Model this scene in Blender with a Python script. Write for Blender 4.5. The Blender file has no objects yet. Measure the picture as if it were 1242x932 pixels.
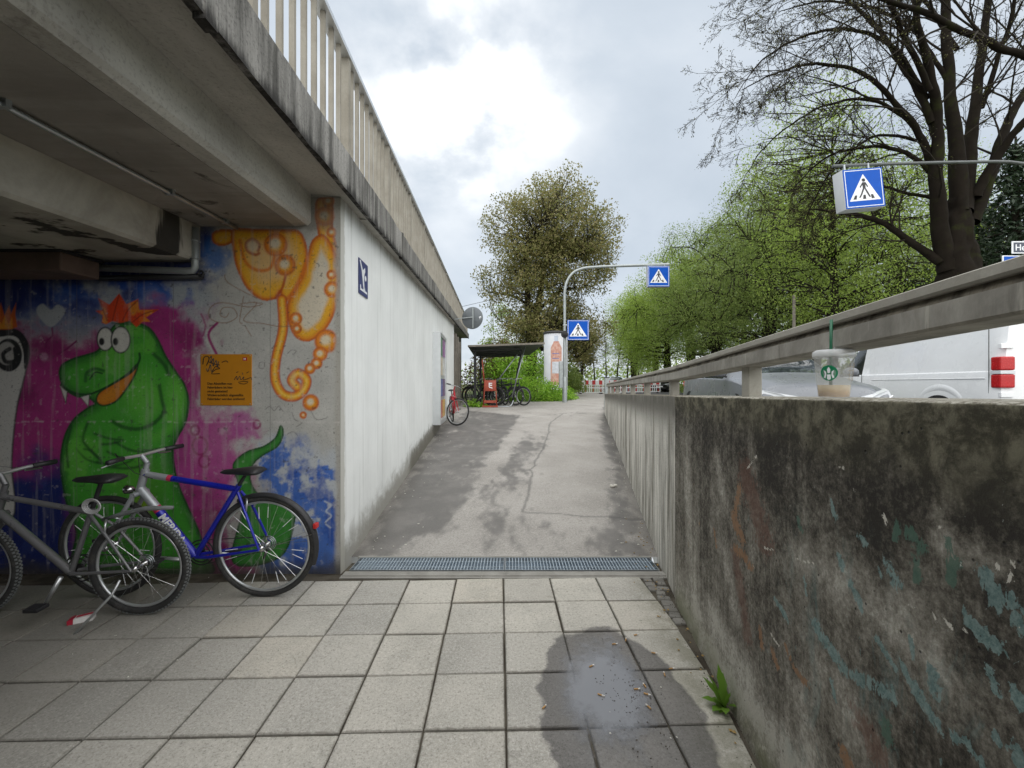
import bpy, bmesh, math, random
import numpy as np
from mathutils import Vector, Matrix

# ------------------------------------------------------------------ camera, world, sun, exposure
SC = bpy.context.scene
COL = SC.collection
R = math.radians
PI = math.pi
F, U0, V0, CH = 515.0, 621.0, 466.0, 1.466      # focal length in photo pixels, principal point, eye height

cam = bpy.data.cameras.new('camera')
cam.sensor_width = 36.0
cam.lens = 36.0 * F / 1242.0
cam.clip_start = 0.02
cam.clip_end = 3000
cam_o = bpy.data.objects.new('camera', cam)
COL.objects.link(cam_o)
cam_o.location = (0, 0, CH)
cam_o.rotation_euler = (R(90), 0, 0)
SC.camera = cam_o

SUN_EL, SUN_AZ = 62.0, 172.0                      # azimuth measured from +Y towards +X
world = bpy.data.worlds.new('World')
SC.world = world
world.use_nodes = True
wn, wl = world.node_tree.nodes, world.node_tree.links
wn.clear()
w_out = wn.new('ShaderNodeOutputWorld')
sky = wn.new('ShaderNodeTexSky')
sky.sky_type = 'NISHITA'
sky.sun_disc = False
sky.sun_elevation = R(SUN_EL)
sky.sun_rotation = R(SUN_AZ)
sky.air_density = 1.0
sky.dust_density = 3.0
bg_sky = wn.new('ShaderNodeBackground')
bg_sky.inputs[1].default_value = 0.06
wl.new(sky.outputs[0], bg_sky.inputs[0])
# overcast cloud layer over the sky
tc = wn.new('ShaderNodeTexCoord')
sep = wn.new('ShaderNodeSeparateXYZ')
wl.new(tc.outputs['Generated'], sep.inputs[0])
def wmath(op, a, b=None, c=None, clamp=False):
    n = wn.new('ShaderNodeMath'); n.operation = op; n.use_clamp = clamp
    for i, x in enumerate((a, b, c)):
        if x is None: continue
        if isinstance(x, (int, float)): n.inputs[i].default_value = x
        else: wl.new(x, n.inputs[i])
    return n.outputs[0]
zc = wmath('ADD', wmath('MAXIMUM', sep.outputs[2], 0.0), 0.28)
comb = wn.new('ShaderNodeCombineXYZ')
wl.new(wmath('DIVIDE', sep.outputs[0], zc), comb.inputs[0])
wl.new(wmath('DIVIDE', sep.outputs[1], zc), comb.inputs[1])
n1 = wn.new('ShaderNodeTexNoise'); n1.inputs['Scale'].default_value = 1.15; n1.inputs['Detail'].default_value = 7; n1.inputs['Roughness'].default_value = 0.52
n1.inputs['Distortion'].default_value = 0.25
wl.new(comb.outputs[0], n1.inputs['Vector'])
n2 = wn.new('ShaderNodeTexNoise'); n2.inputs['Scale'].default_value = 2.6; n2.inputs['Detail'].default_value = 6; n2.inputs['Roughness'].default_value = 0.55
wl.new(comb.outputs[0], n2.inputs['Vector'])
# the thin bright place in the cloud cover
def patch(dx, dz, sharp):
    d = Vector((dx, 1.0, dz)).normalized()
    vd = wn.new('ShaderNodeVectorMath'); vd.operation = 'DOT_PRODUCT'
    wl.new(tc.outputs['Generated'], vd.inputs[0]); vd.inputs[1].default_value = d
    return wmath('POWER', wmath('MAXIMUM', vd.outputs['Value'], 0.0), sharp)
pb = wmath('ADD', patch((600-U0)/F, (V0-92)/F, 70), wmath('MULTIPLY', patch((505-U0)/F, (V0-88)/F, 55), 0.8))
pb = wmath('ADD', pb, wmath('MULTIPLY', patch((532-U0)/F, (V0-170)/F, 120), 0.6))
pb = wmath('MULTIPLY', pb, wmath('MAXIMUM', wmath('ADD', wmath('MULTIPLY', n2.outputs[0], 4.2), -1.45), 0.0))
cl = wmath('ADD', wmath('MULTIPLY', n1.outputs[0], 0.95), wmath('MULTIPLY', pb, 0.40))
hor = wmath('POWER', wmath('SUBTRACT', 1.0, wmath('MAXIMUM', sep.outputs[2], 0.0)), 4.0)
cl = wmath('ADD', cl, wmath('MULTIPLY', hor, 0.16))
ramp = wn.new('ShaderNodeValToRGB')
e = ramp.color_ramp.elements
e[0].position = 0.30; e[0].color = (0.40, 0.46, 0.525, 1)
e[1].position = 0.92; e[1].color = (1.10, 1.11, 1.12, 1)
m_ = ramp.color_ramp.elements.new(0.52); m_.color = (0.535, 0.59, 0.65, 1)
m_ = ramp.color_ramp.elements.new(0.68); m_.color = (0.685, 0.725, 0.765, 1)
wl.new(cl, ramp.inputs[0])
bg_cl = wn.new('ShaderNodeBackground')
bg_cl.inputs[1].default_value = 0.475
wl.new(ramp.outputs[0], bg_cl.inputs[0])
mixw = wn.new('ShaderNodeMixShader')
mixw.inputs[0].default_value = 0.90
wl.new(bg_sky.outputs[0], mixw.inputs[1]); wl.new(bg_cl.outputs[0], mixw.inputs[2])
wl.new(mixw.outputs[0], w_out.inputs[0])

sun = bpy.data.lights.new('sun', 'SUN')
sun.energy = 1.5
sun.angle = R(130)
sun.color = (1.0, 0.965, 0.905)
sun_o = bpy.data.objects.new('sun', sun)
COL.objects.link(sun_o)
sd = Vector((math.sin(R(SUN_AZ)) * math.cos(R(SUN_EL)), math.cos(R(SUN_AZ)) * math.cos(R(SUN_EL)), math.sin(R(SUN_EL))))
sun_o.rotation_euler = (-sd).to_track_quat('-Z', 'Y').to_euler()

SC.view_settings.view_transform = 'Standard'
SC.view_settings.look = 'None'
SC.view_settings.exposure = 1.5
SC.view_settings.gamma = 1
SC.view_settings.use_curve_mapping = False
SC.render.engine = 'CYCLES'
SC.cycles.use_denoising = True
SC.cycles.use_adaptive_sampling = True
SC.cycles.adaptive_threshold = 0.012
SC.cycles.max_bounces = 6
SC.cycles.diffuse_bounces = 3
SC.cycles.transparent_max_bounces = 8

# ------------------------------------------------------------------ helpers
def S(r, g, b):
    f = lambda c: (c/255/12.92) if c/255 <= 0.04045 else ((c/255+0.055)/1.055)**2.4
    return (f(r), f(g), f(b))
def G(u, v, Y):
    return Vector(((u-U0)/F*Y, Y, CH+(V0-v)/F*Y))
def lin(x, x0, y0, x1, y1):
    return y0+(y1-y0)*(x-x0)/(x1-x0)
def sstep(a, b, x):
    t = np.clip((x-a)/(b-a), 0, 1)
    return t*t*(3-2*t)

def setp(o, label=None, cat=None, group=None, kind=None):
    if label: o['label'] = label
    if cat: o['category'] = cat
    if group: o['group'] = group
    if kind: o['kind'] = kind
    return o
def empty(name, loc=(0, 0, 0), rz=0.0, label=None, cat=None, group=None):
    o = bpy.data.objects.new(name, None)
    COL.objects.link(o)
    o.location = loc
    o.rotation_euler = (0, 0, rz)
    o.empty_display_size = 0.1
    return setp(o, label, cat, group)
def copy_tree(o, parent=None):
    c = o.copy(); COL.objects.link(c); c.parent = parent
    for ch in list(o.children): copy_tree(ch, c)
    return c

def adopt(o, par, inv): o.parent = par; o.matrix_parent_inverse = inv; return o

class MB:
    def __init__(s): s.v = []; s.f = []; s.c = []
    def add(s, vs, fs):
        b = len(s.v)
        s.v.extend([tuple(p) for p in vs])
        s.f.extend([tuple(b+i for i in f) for f in fs])
        return s
    def box(s, c, d, rot=None):
        hx, hy, hz = d[0]/2, d[1]/2, d[2]/2
        vs = [Vector((x*hx, y*hy, z*hz)) for x in (-1, 1) for y in (-1, 1) for z in (-1, 1)]
        if rot is not None: vs = [rot @ p for p in vs]
        c = Vector(c)
        return s.add([p+c for p in vs], [(0, 1, 3, 2), (4, 6, 7, 5), (0, 4, 5, 1), (2, 3, 7, 6), (0, 2, 6, 4), (1, 5, 7, 3)])
    def hexa(s, p):   # 8 points: bottom 4 ccw, top 4 ccw
        return s.add(p, [(3, 2, 1, 0), (4, 5, 6, 7), (0, 1, 5, 4), (1, 2, 6, 5), (2, 3, 7, 6), (3, 0, 4, 7)])
    def bevbox(s, c, d, b, rot=None):
        bm = bmesh.new()
        bmesh.ops.create_cube(bm, size=1)
        bmesh.ops.scale(bm, vec=d, verts=bm.verts)
        bmesh.ops.bevel(bm, geom=bm.edges[:], offset=b, segments=2, affect='EDGES', profile=0.5)
        c = Vector(c)
        vs = [((rot @ v.co) if rot is not None else v.co)+c for v in bm.verts]
        bm.verts.index_update()
        fs = [[v.index for v in f.verts] for f in bm.faces]
        bm.free()
        return s.add(vs, fs)
    def tube(s, pts, r, n=8, cap=True, closed=False):
        pts = [Vector(p) for p in pts]
        m = len(pts)
        if isinstance(r, (int, float)): r = [r]*m
        rings = []
        prev = None
        for i, p in enumerate(pts):
            if closed: t = pts[(i+1) % m]-pts[i-1]
            else: t = pts[min(i+1, m-1)]-pts[max(i-1, 0)]
            if t.length < 1e-9: t = Vector((0, 0, 1))
            t.normalize()
            if prev is None:
                a = Vector((0, 0, 1)) if abs(t.z) < 0.9 else Vector((1, 0, 0))
                x = t.cross(a).normalized()
            else:
                x = prev-t*prev.dot(t)
                if x.length < 1e-6: x = t.orthogonal()
                x.normalize()
            prev = x
            y = t.cross(x)
            rings.append([p+(x*math.cos(2*PI*k/n)+y*math.sin(2*PI*k/n))*r[i] for k in range(n)])
        vs = [q for g in rings for q in g]
        fs = []
        for i in range(m if closed else m-1):
            j = (i+1) % m
            for k in range(n):
                k2 = (k+1) % n
                fs.append((i*n+k, i*n+k2, j*n+k2, j*n+k))
        if cap and not closed:
            fs.append(tuple(range(n-1, -1, -1))); fs.append(tuple((m-1)*n+k for k in range(n)))
        return s.add(vs, fs)
    def ring(s, c, axis, R_, r, n=40, m=8, sq=1.0):
        c = Vector(c); ax = Vector(axis).normalized(); x = ax.orthogonal().normalized(); y = ax.cross(x)
        vs = []
        for i in range(n):
            d = x*math.cos(2*PI*i/n)+y*math.sin(2*PI*i/n)
            for k in range(m):
                a = 2*PI*k/m
                vs.append(c+d*(R_+r*math.cos(a))+ax*(r*sq*math.sin(a)))
        fs = [(i*m+k, ((i+1) % n)*m+k, ((i+1) % n)*m+(k+1) % m, i*m+(k+1) % m) for i in range(n) for k in range(m)]
        return s.add(vs, fs)
    def lathe(s, prof, n=24, c=(0, 0, 0), axis=(0, 0, 1)):
        c = Vector(c); ax = Vector(axis).normalized(); x = ax.orthogonal().normalized(); y = ax.cross(x)
        vs = []
        for (r, h) in prof:
            for k in range(n):
                a = 2*PI*k/n
                vs.append(c+ax*h+(x*math.cos(a)+y*math.sin(a))*r)
        fs = []
        for i in range(len(prof)-1):
            for k in range(n):
                k2 = (k+1) % n
                fs.append((i*n+k, i*n+k2, (i+1)*n+k2, (i+1)*n+k))
        if prof[0][0] > 1e-6: fs.append(tuple(range(n-1, -1, -1)))
        if prof[-1][0] > 1e-6: fs.append(tuple((len(prof)-1)*n+k for k in range(n)))
        return s.add(vs, fs)
    def prism(s, poly, o, ex, ey, ez):     # poly in (a,b) plane ex,ey at origin o, thickness vector ez
        o, ex, ey, ez = Vector(o), Vector(ex), Vector(ey), Vector(ez)
        n = len(poly)
        lo = [o+ex*a+ey*b for a, b in poly]
        vs = lo+[p+ez for p in lo]
        fs = [tuple(range(n-1, -1, -1)), tuple(range(n, 2*n))]+[(i, (i+1) % n, n+(i+1) % n, n+i) for i in range(n)]
        return s.add(vs, fs)
    def ball(s, c, r, n=10, m=6):
        if isinstance(r, (int, float)): r = (r, r, r)
        c = Vector(c)
        vs = [c+Vector((0, 0, -r[2]))]
        for i in range(1, m):
            a = -PI/2+PI*i/m
            for k in range(n):
                b = 2*PI*k/n
                vs.append(c+Vector((r[0]*math.cos(a)*math.cos(b), r[1]*math.cos(a)*math.sin(b), r[2]*math.sin(a))))
        vs.append(c+Vector((0, 0, r[2])))
        fs = [(0, 1+(k+1) % n, 1+k) for k in range(n)]
        for i in range(m-2):
            for k in range(n):
                k2 = (k+1) % n
                fs.append((1+i*n+k, 1+i*n+k2, 1+(i+1)*n+k2, 1+(i+1)*n+k))
        t = len(vs)-1
        fs += [(t, 1+(m-2)*n+k, 1+(m-2)*n+(k+1) % n) for k in range(n)]
        return s.add(vs, fs)
    def build(s, name, mat, parent=None, smooth=False, mtx=None):
        me = bpy.data.meshes.new(name)
        me.from_pydata(s.v, [], s.f)
        if mtx is not None: me.transform(mtx)
        if s.c:
            at = me.color_attributes.new('col', 'FLOAT_COLOR', 'POINT')
            at.data.foreach_set('color', np.array(s.c, dtype=np.float32).ravel())
        bm = bmesh.new(); bm.from_mesh(me)
        bmesh.ops.recalc_face_normals(bm, faces=bm.faces)
        bm.to_mesh(me); bm.free()
        if smooth is True:
            me.polygons.foreach_set('use_smooth', [True]*len(me.polygons))
        elif smooth:
            me.polygons.foreach_set('use_smooth', [True]*len(me.polygons))
            try: me.set_sharp_from_angle(angle=R(smooth))
            except Exception: pass
        me.materials.append(mat)
        me.update()
        o = bpy.data.objects.new(name, me)
        COL.objects.link(o)
        o.parent = parent
        return o

def np_mesh(name, verts, faces, mat, parent=None, smooth=False, attrs=None):
    """verts (n,3), faces (m,k) numpy arrays; attrs: dict name -> (n,) floats or (n,4) colours"""
    verts = np.asarray(verts, dtype=np.float32); faces = np.asarray(faces, dtype=np.int32)
    me = bpy.data.meshes.new(name)
    n, (m, k) = len(verts), faces.shape
    me.vertices.add(n); me.vertices.foreach_set('co', verts.ravel())
    me.loops.add(m*k); me.loops.foreach_set('vertex_index', faces.ravel())
    me.polygons.add(m); me.polygons.foreach_set('loop_start', np.arange(0, m*k, k, dtype=np.int32))
    me.update(calc_edges=True)
    for an, av in (attrs or {}).items():
        av = np.asarray(av, dtype=np.float32)
        if av.ndim == 1:
            a = me.attributes.new(an, 'FLOAT', 'POINT'); a.data.foreach_set('value', av)
        else:
            a = me.color_attributes.new(an, 'FLOAT_COLOR', 'POINT'); a.data.foreach_set('color', av.ravel())
    if smooth: me.polygons.foreach_set('use_smooth', [True]*m)
    me.materials.append(mat)
    me.validate(); me.update()
    o = bpy.data.objects.new(name, me)
    COL.objects.link(o)
    o.parent = parent
    return o
def grid_faces(nr, nc):
    i = np.arange(nr*nc).reshape(nr, nc)
    return np.stack([i[:-1, :-1].ravel(), i[:-1, 1:].ravel(), i[1:, 1:].ravel(), i[1:, :-1].ravel()], 1)

def vnoise(x, y, seed=0):
    xi, yi = np.floor(x).astype(np.int64), np.floor(y).astype(np.int64)
    xf, yf = x-xi, y-yi
    def h(a, b):
        n = (a*374761393+b*668265263+seed*974634777) & 0xffffffff
        n = ((n ^ (n >> 13))*1274126177) & 0xffffffff
        n = n ^ (n >> 16)
        return (n & 0xffffff)/float(0xffffff)
    sx, sy = xf*xf*(3-2*xf), yf*yf*(3-2*yf)
    return (h(xi, yi)*(1-sx)+h(xi+1, yi)*sx)*(1-sy)+(h(xi, yi+1)*(1-sx)+h(xi+1, yi+1)*sx)*sy
def fbm(x, y, seed=0, oct=5, gain=0.5):
    t = 0; a = 1; s = 0
    for k in range(oct):
        t = t+a*vnoise(x*2**k, y*2**k, seed+k*17); s += a; a *= gain
    return t/s

# ------------------------------------------------------------------ materials
class NT:
    """short-hand node builder"""
    def __init__(s, name):
        s.m = bpy.data.materials.new(name); s.m.use_nodes = True
        s.t = s.m.node_tree; s.n = s.t.nodes; s.l = s.t.links
        s.b = s.n['Principled BSDF']; s.out = s.n['Material Output']
    def put(s, sock, x):
        if isinstance(x, (int, float)): sock.default_value = x
        elif isinstance(x, (tuple, list)): sock.default_value = tuple(x) if len(x) == len(sock.default_value) else tuple(x)+(1,)
        else: s.l.new(x, sock)
    def math(s, op, a, b=None, c=None, clamp=False):
        n = s.n.new('ShaderNodeMath'); n.operation = op; n.use_clamp = clamp
        for i, x in enumerate((a, b, c)):
            if x is not None: s.put(n.inputs[i], x)
        return n.outputs[0]
    def mix(s, f, a, b, mode='MIX'):
        n = s.n.new('ShaderNodeMix'); n.data_type = 'RGBA'; n.blend_type = mode; n.clamp_factor = True
        s.put(n.inputs[0], f); s.put(n.inputs[6], a); s.put(n.inputs[7], b)
        return n.outputs[2]
    def coord(s, kind='Object'):
        if kind == 'Position': return s.n.new('ShaderNodeNewGeometry').outputs['Position']
        return s.n.new('ShaderNodeTexCoord').outputs[kind]
    def mapping(s, vec, scale=(1, 1, 1), loc=(0, 0, 0), rot=(0, 0, 0)):
        n = s.n.new('ShaderNodeMapping'); n.inputs['Scale'].default_value = scale; n.inputs['Location'].default_value = loc; n.inputs['Rotation'].default_value = rot
        s.l.new(vec, n.inputs[0]); return n.outputs[0]
    def noise(s, vec, scale, detail=5, rough=0.55, dist=0.0):
        n = s.n.new('ShaderNodeTexNoise'); n.inputs['Scale'].default_value = scale; n.inputs['Detail'].default_value = detail
        n.inputs['Roughness'].default_value = rough; n.inputs['Distortion'].default_value = dist
        if vec is not None: s.l.new(vec, n.inputs['Vector'])
        return n.outputs[0]
    def voro(s, vec, scale, feat='F1'):
        n = s.n.new('ShaderNodeTexVoronoi'); n.inputs['Scale'].default_value = scale; n.feature = feat
        if vec is not None: s.l.new(vec, n.inputs['Vector'])
        return n
    def step(s, x, a, b):
        n = s.n.new('ShaderNodeMapRange'); n.interpolation_type = 'SMOOTHSTEP'
        s.put(n.inputs[0], x); n.inputs[1].default_value = a; n.inputs[2].default_value = b
        n.inputs[3].default_value = 0; n.inputs[4].default_value = 1
        return n.outputs[0]
    def attr(s, name, fac=True):
        n = s.n.new('ShaderNodeAttribute'); n.attribute_name = name
        return n.outputs['Fac'] if fac else n.outputs['Color']
    def rand(s): return s.n.new('ShaderNodeObjectInfo').outputs['Random']
    def xyz(s, vec):
        n = s.n.new('ShaderNodeSeparateXYZ'); s.l.new(vec, n.inputs[0]); return n.outputs
    def bump(s, h, strength=0.3, dist=0.01):
        n = s.n.new('ShaderNodeBump'); n.inputs['Strength'].default_value = strength; n.inputs['Distance'].default_value = dist
        s.put(n.inputs['Height'], h); s.l.new(n.outputs[0], s.b.inputs['Normal']); return n
    def fin(s, col, rough=0.7, metal=0.0, spec=0.5):
        s.put(s.b.inputs['Base Color'], col); s.put(s.b.inputs['Roughness'], rough); s.put(s.b.inputs['Metallic'], metal)
        s.put(s.b.inputs['Specular IOR Level'], spec)
        return s.m

def pm(name, col, rough=0.5, metal=0.0, var=0.18, scale=9.0, bump=0.0, bscale=90.0, dirt=0.0, dirtcol=(0.05, 0.045, 0.035), spec=0.5, coat=0.0, rvar=0.15):
    """plain painted / metal / plastic surface with uneven tone, some dirt and fine relief"""
    t = NT(name); p = t.coord('Object')
    n = t.noise(p, scale, 6, 0.6)
    k = t.math('ADD', t.math('MULTIPLY', t.math('SUBTRACT', n, 0.5), var*2.2), 1.0)
    vm = t.n.new('ShaderNodeVectorMath'); vm.operation = 'SCALE'; vm.inputs[0].default_value = col; t.l.new(k, vm.inputs['Scale'])
    c = vm.outputs[0]
    if dirt > 0:
        d = t.step(t.noise(p, scale*0.6, 8, 0.7, 0.4), 0.5, 0.72)
        c = t.mix(t.math('MULTIPLY', d, dirt), c, dirtcol)
    r = t.math('ADD', rough, t.math('MULTIPLY', t.math('SUBTRACT', t.noise(p, scale*1.7, 5), 0.5), rvar*2), clamp=True)
    if bump > 0: t.bump(t.noise(p, bscale, 4), bump, 0.004)
    t.fin(c, r, metal, spec)
    if coat: t.b.inputs['Coat Weight'].default_value = coat; t.b.inputs['Coat Roughness'].default_value = 0.08
    return t.m

def concrete(name, base, dark, light, streak=0.3, scale=1.6, stain=0.3, bump=0.35, top=None, grain=0.12):
    t = NT(name); p = t.coord('Position')
    n1 = t.noise(p, scale, 8, 0.62, 0.3)
    c = t.mix(t.step(n1, 0.3, 0.72), dark, light)
    c = t.mix(0.55, c, base)
    st = t.noise(t.mapping(p, (7, 7, 0.35)), 1.0, 6, 0.6)
    c = t.mix(t.math('MULTIPLY', t.step(st, 0.5, 0.78), streak), c, dark)
    bl = t.step(t.noise(p, scale*0.7, 7, 0.7, 1.2), 0.56, 0.7)
    c = t.mix(t.math('MULTIPLY', bl, stain), c, tuple(x*0.35 for x in dark))
    g = t.noise(p, 130, 3, 0.7)
    c = t.mix(t.math('MULTIPLY', t.math('SUBTRACT', 1.0, g), grain*2), c, (0.02, 0.02, 0.02))
    pit = t.step(t.voro(p, 34).outputs['Distance'], 0.0, 0.16)
    h = t.math('ADD', t.math('MULTIPLY', t.noise(p, 55, 6, 0.7), 0.7), t.math('MULTIPLY', pit, 0.5))
    t.bump(h, bump, 0.006)
    return t.fin(c, 0.9, 0, 0.3)

M = {}
M['steel'] = pm('galvanised_steel', (0.42, 0.45, 0.47), 0.42, 0.85, 0.2, 14, 0.08)
M['pole'] = pm('pole_grey', (0.36, 0.39, 0.39), 0.5, 0.5, 0.15, 7, 0.05, dirt=0.25)
M['alu'] = pm('aluminium', (0.62, 0.64, 0.65), 0.35, 0.75, 0.12, 10)
M['chrome'] = pm('bright_metal', (0.62, 0.62, 0.62), 0.22, 1.0, 0.12, 20)
M['rubber'] = pm('rubber', (0.028, 0.028, 0.028), 0.8, 0, 0.4, 25, 0.3, 160, dirt=0.5, dirtcol=(0.11, 0.10, 0.085))
M['rubber_grey'] = pm('worn_grey_rubber', (0.16, 0.17, 0.17), 0.85, 0, 0.3, 18, 0.3, 160, dirt=0.4, dirtcol=(0.06, 0.055, 0.05))
M['black'] = pm('black_plastic', (0.022, 0.022, 0.024), 0.5, 0, 0.3, 20, 0.1)
M['black_dark'] = pm('matt_black', (0.012, 0.012, 0.013), 0.7, 0, 0.2, 20)
M['white'] = pm('white_paint', (0.74, 0.75, 0.75), 0.4, 0, 0.06, 6, dirt=0.12)
M['sign_white'] = pm('sign_white', (0.80, 0.82, 0.84), 0.35, 0, 0.04, 6)
M['sign_blue'] = pm('sign_blue', (0.003, 0.085, 0.46), 0.45, 0, 0.1, 6, spec=0.15)
M['red'] = pm('red_paint', (0.45, 0.02, 0.02), 0.45, 0, 0.12, 8, dirt=0.1)
# ------------------------------------------------------------------ the lie of the land
def ramp_z(Y):
    Y = np.asarray(Y, dtype=float)
    z = np.clip(Y-3.62, 0, None)*0.0555
    return np.where(z > 0.58, 0.58+0.10*(1-np.exp(-(z-0.58)/0.10)), z)
def road_z(Y): return 0.47+0.0058*np.clip(np.asarray(Y, dtype=float), 0, 60)+0.085*sstep(11, 18, np.asarray(Y, dtype=float))
def XL(Y): return -1.137-0.062*Y                  # foot of the white wall
def XR(Y): return np.where(np.asarray(Y) < 2.89, 0.765+0.118*np.asarray(Y, dtype=float), 0.612+0.171*np.asarray(Y, dtype=float))
def wall_top(Y): return float(np.interp(Y, (-6, 0.6, 2.89, 13.1), (1.47, 1.437, 1.384, 1.165)))
def rail_top(Y): return float(np.interp(Y, (-6, 0.84, 3.08, 13.0), (1.93, 1.694, 1.602, 1.482)))

# ground sheet to the horizon
def m_ground():
    t = NT('grass_and_soil'); p = t.coord('Position')
    c = t.mix(t.step(t.noise(p, 0.5, 8, 0.6), 0.4, 0.6), (0.045, 0.075, 0.02), (0.085, 0.11, 0.035))
    c = t.mix(t.step(t.noise(p, 0.16, 6, 0.6, 0.5), 0.52, 0.62), c, (0.15, 0.11, 0.075))
    t.bump(t.noise(p, 9, 6), 0.5, 0.05)
    return t.fin(c, 0.95, 0, 0.2)
ys = [-60, -20, 0, 2.89, 6, 10, 11.5, 13, 14, 15, 16.5, 18.5]
gv, gf = [], []
for y in ys:
    x0 = float(XR(y))+0.2
    for x in (x0, x0+4, x0+12, x0+40, 700): gv.append((x, y, float(road_z(y))))
for i in range(len(ys)-1):
    for k in range(4): gf.append((i*5+k, i*5+k+1, (i+1)*5+k+1, (i+1)*5+k))
b = len(gv)
ys2 = [18.5, 20, 24, 32, 45, 60, 120, 900]
for y in ys2:
    for x in (-900, -60, -12, float(XR(18.5))+0.2, 40, 900): gv.append((x, y, float(road_z(y))))
for i in range(len(ys2)-1):
    for k in range(5): gf.append((b+i*6+k, b+i*6+k+1, b+(i+1)*6+k+1, b+(i+1)*6+k))
mb = MB(); mb.v = gv; mb.f = gf
setp(mb.build('ground', m_ground()), kind='structure')

# road beyond the wall
def m_asphalt(name, base, lite):
    t = NT(name); p = t.coord('Position')
    c = t.mix(t.step(t.noise(p, 0.8, 8, 0.65), 0.35, 0.65), base, lite)
    g = t.noise(p, 160, 3, 0.8)
    c = t.mix(t.step(g, 0.55, 0.75), c, tuple(x*1.8 for x in lite))
    t.bump(g, 0.4, 0.004)
    return t.fin(c, 0.82, 0, 0.4)
ma = m_asphalt('road_asphalt', (0.05, 0.05, 0.052), (0.085, 0.085, 0.085))
mb = MB()
yy = [-20, 0, 3, 8, 14, 20, 30, 45, 60, 90]
for y in yy:
    x0 = 0.612+0.171*y
    mb.v += [(x0+1.15, y, float(road_z(y))+0.006), (x0+8.6, y, float(road_z(y))+0.006)]
mb.f = [(2*i, 2*i+1, 2*i+3, 2*i+2) for i in range(len(yy)-1)]
setp(mb.build('road', ma), kind='structure')
M['kerb'] = concrete('kerb_stone', (0.3, 0.3, 0.29), (0.16, 0.16, 0.15), (0.38, 0.38, 0.36), 0.2, 3)
for side, off in (('near', 1.03), ('far', 8.6)):
    mb = MB()
    for y in yy:
        x0 = 0.612+0.171*y+off; z = float(road_z(y))
        mb.v += [(x0, y, z-0.1), (x0+0.12, y, z-0.1), (x0+0.12, y, z+0.115), (x0, y, z+0.115)]
    for i in range(len(yy)-1):
        for k in range(4): mb.f.append((4*i+k, 4*i+(k+1) % 4, 4*i+4+(k+1) % 4, 4*i+4+k))
    mb.f += [(0, 1, 2, 3), (4*len(yy)-1, 4*len(yy)-2, 4*len(yy)-3, 4*len(yy)-4)]
    setp(mb.build('kerb', M['kerb']), kind='structure')

# ------------------------------------------------------------------ ramp of patched, part-wet asphalt
def to_ramp(u, v):
    """photo pixel -> point on the ramp surface (X, Y)"""
    lo, hi = 2.5, 40.0
    for _ in range(50):
        m = (lo+hi)/2
        if CH-(v-V0)/F*m > float(ramp_z(m)): lo = m
        else: hi = m
    return ((u-U0)/F*lo, lo)
def pline_dist(X, Y, pts, sy=1.0):
    d = np.full(X.shape, 1e9)
    for (x0, y0), (x1, y1) in zip(pts[:-1], pts[1:]):
        dx, dy = x1-x0, (y1-y0)*sy
        t = np.clip(((X-x0)*dx+(Y-y0)*sy*dy)/(dx*dx+dy*dy+1e-12), 0, 1)
        d = np.minimum(d, np.hypot(X-x0-t*dx, (Y-y0)*sy-t*dy))
    return d
def inside(X, Y, poly):
    r = np.zeros(X.shape, bool)
    n = len(poly)
    for i in range(n):
        x0, y0 = poly[i]; x1, y1 = poly[(i+1) % n]
        c = ((y0 > Y) != (y1 > Y)) & (X < (x1-x0)*(Y-y0)/(y1-y0+1e-12)+x0)
        r ^= c
    return r
yr = np.concatenate([np.arange(3.60, 7.5, 0.03), np.arange(7.5, 13, 0.05), np.arange(13, 33.5, 0.14)])
nx = 170
yr2 = yr[:, None]; tt = np.linspace(0, 1, nx)[None, :]
xl = XL(np.minimum(yr2, 15))-0.05-np.clip(yr2-14.5, 0, 4)*0.6+np.interp(yr2, (17.6, 19.6, 33), (0, 7.1, 8.9))
xr = XR(np.minimum(yr2, 13.1))+0.05+np.clip(yr2-13.1, 0, 30)*0.30
RX = xl+(xr-xl)*tt; RY = yr2+0*tt
def poly_px(pts): return [to_ramp(*p) for p in pts]
def soft(poly, s):
    ins = inside(RX, RY, poly); d = pline_dist(RX, RY, poly+[poly[0]])
    return sstep(-s, s, np.where(ins, d, -d))
nz = fbm(RX*2.2+7, RY*1.1, 3, 6, 0.6)-0.5
nz2 = fbm(RX*9, RY*4, 11, 4, 0.6)-0.5
w = 0*RX
w = np.maximum(w, soft(poly_px([(424, 690), (536, 520), (566, 498), (632, 504), (607, 545), (572, 590), (565, 612), (545, 640), (500, 655), (478, 672), (455, 678)]), 0.22))
w = np.maximum(w, 0.62*soft(poly_px([(560, 600), (600, 560), (640, 520), (668, 530), (648, 575), (640, 640), (600, 672), (570, 640)]), 0.3))
w = np.maximum(w, 0.9*soft(poly_px([(735, 480), (728, 530), (740, 575), (733, 610), (740, 628), (690, 672), (793, 680), (778, 640), (738, 505)]), 0.16))
w = np.maximum(w, 0.50*soft(poly_px([(600, 600), (690, 630), (720, 650), (700, 672), (610, 670)]), 0.3))
wet = 0.8*sstep(0.30, 0.84, w*0.92+nz*0.9+nz2*1.25)
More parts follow.
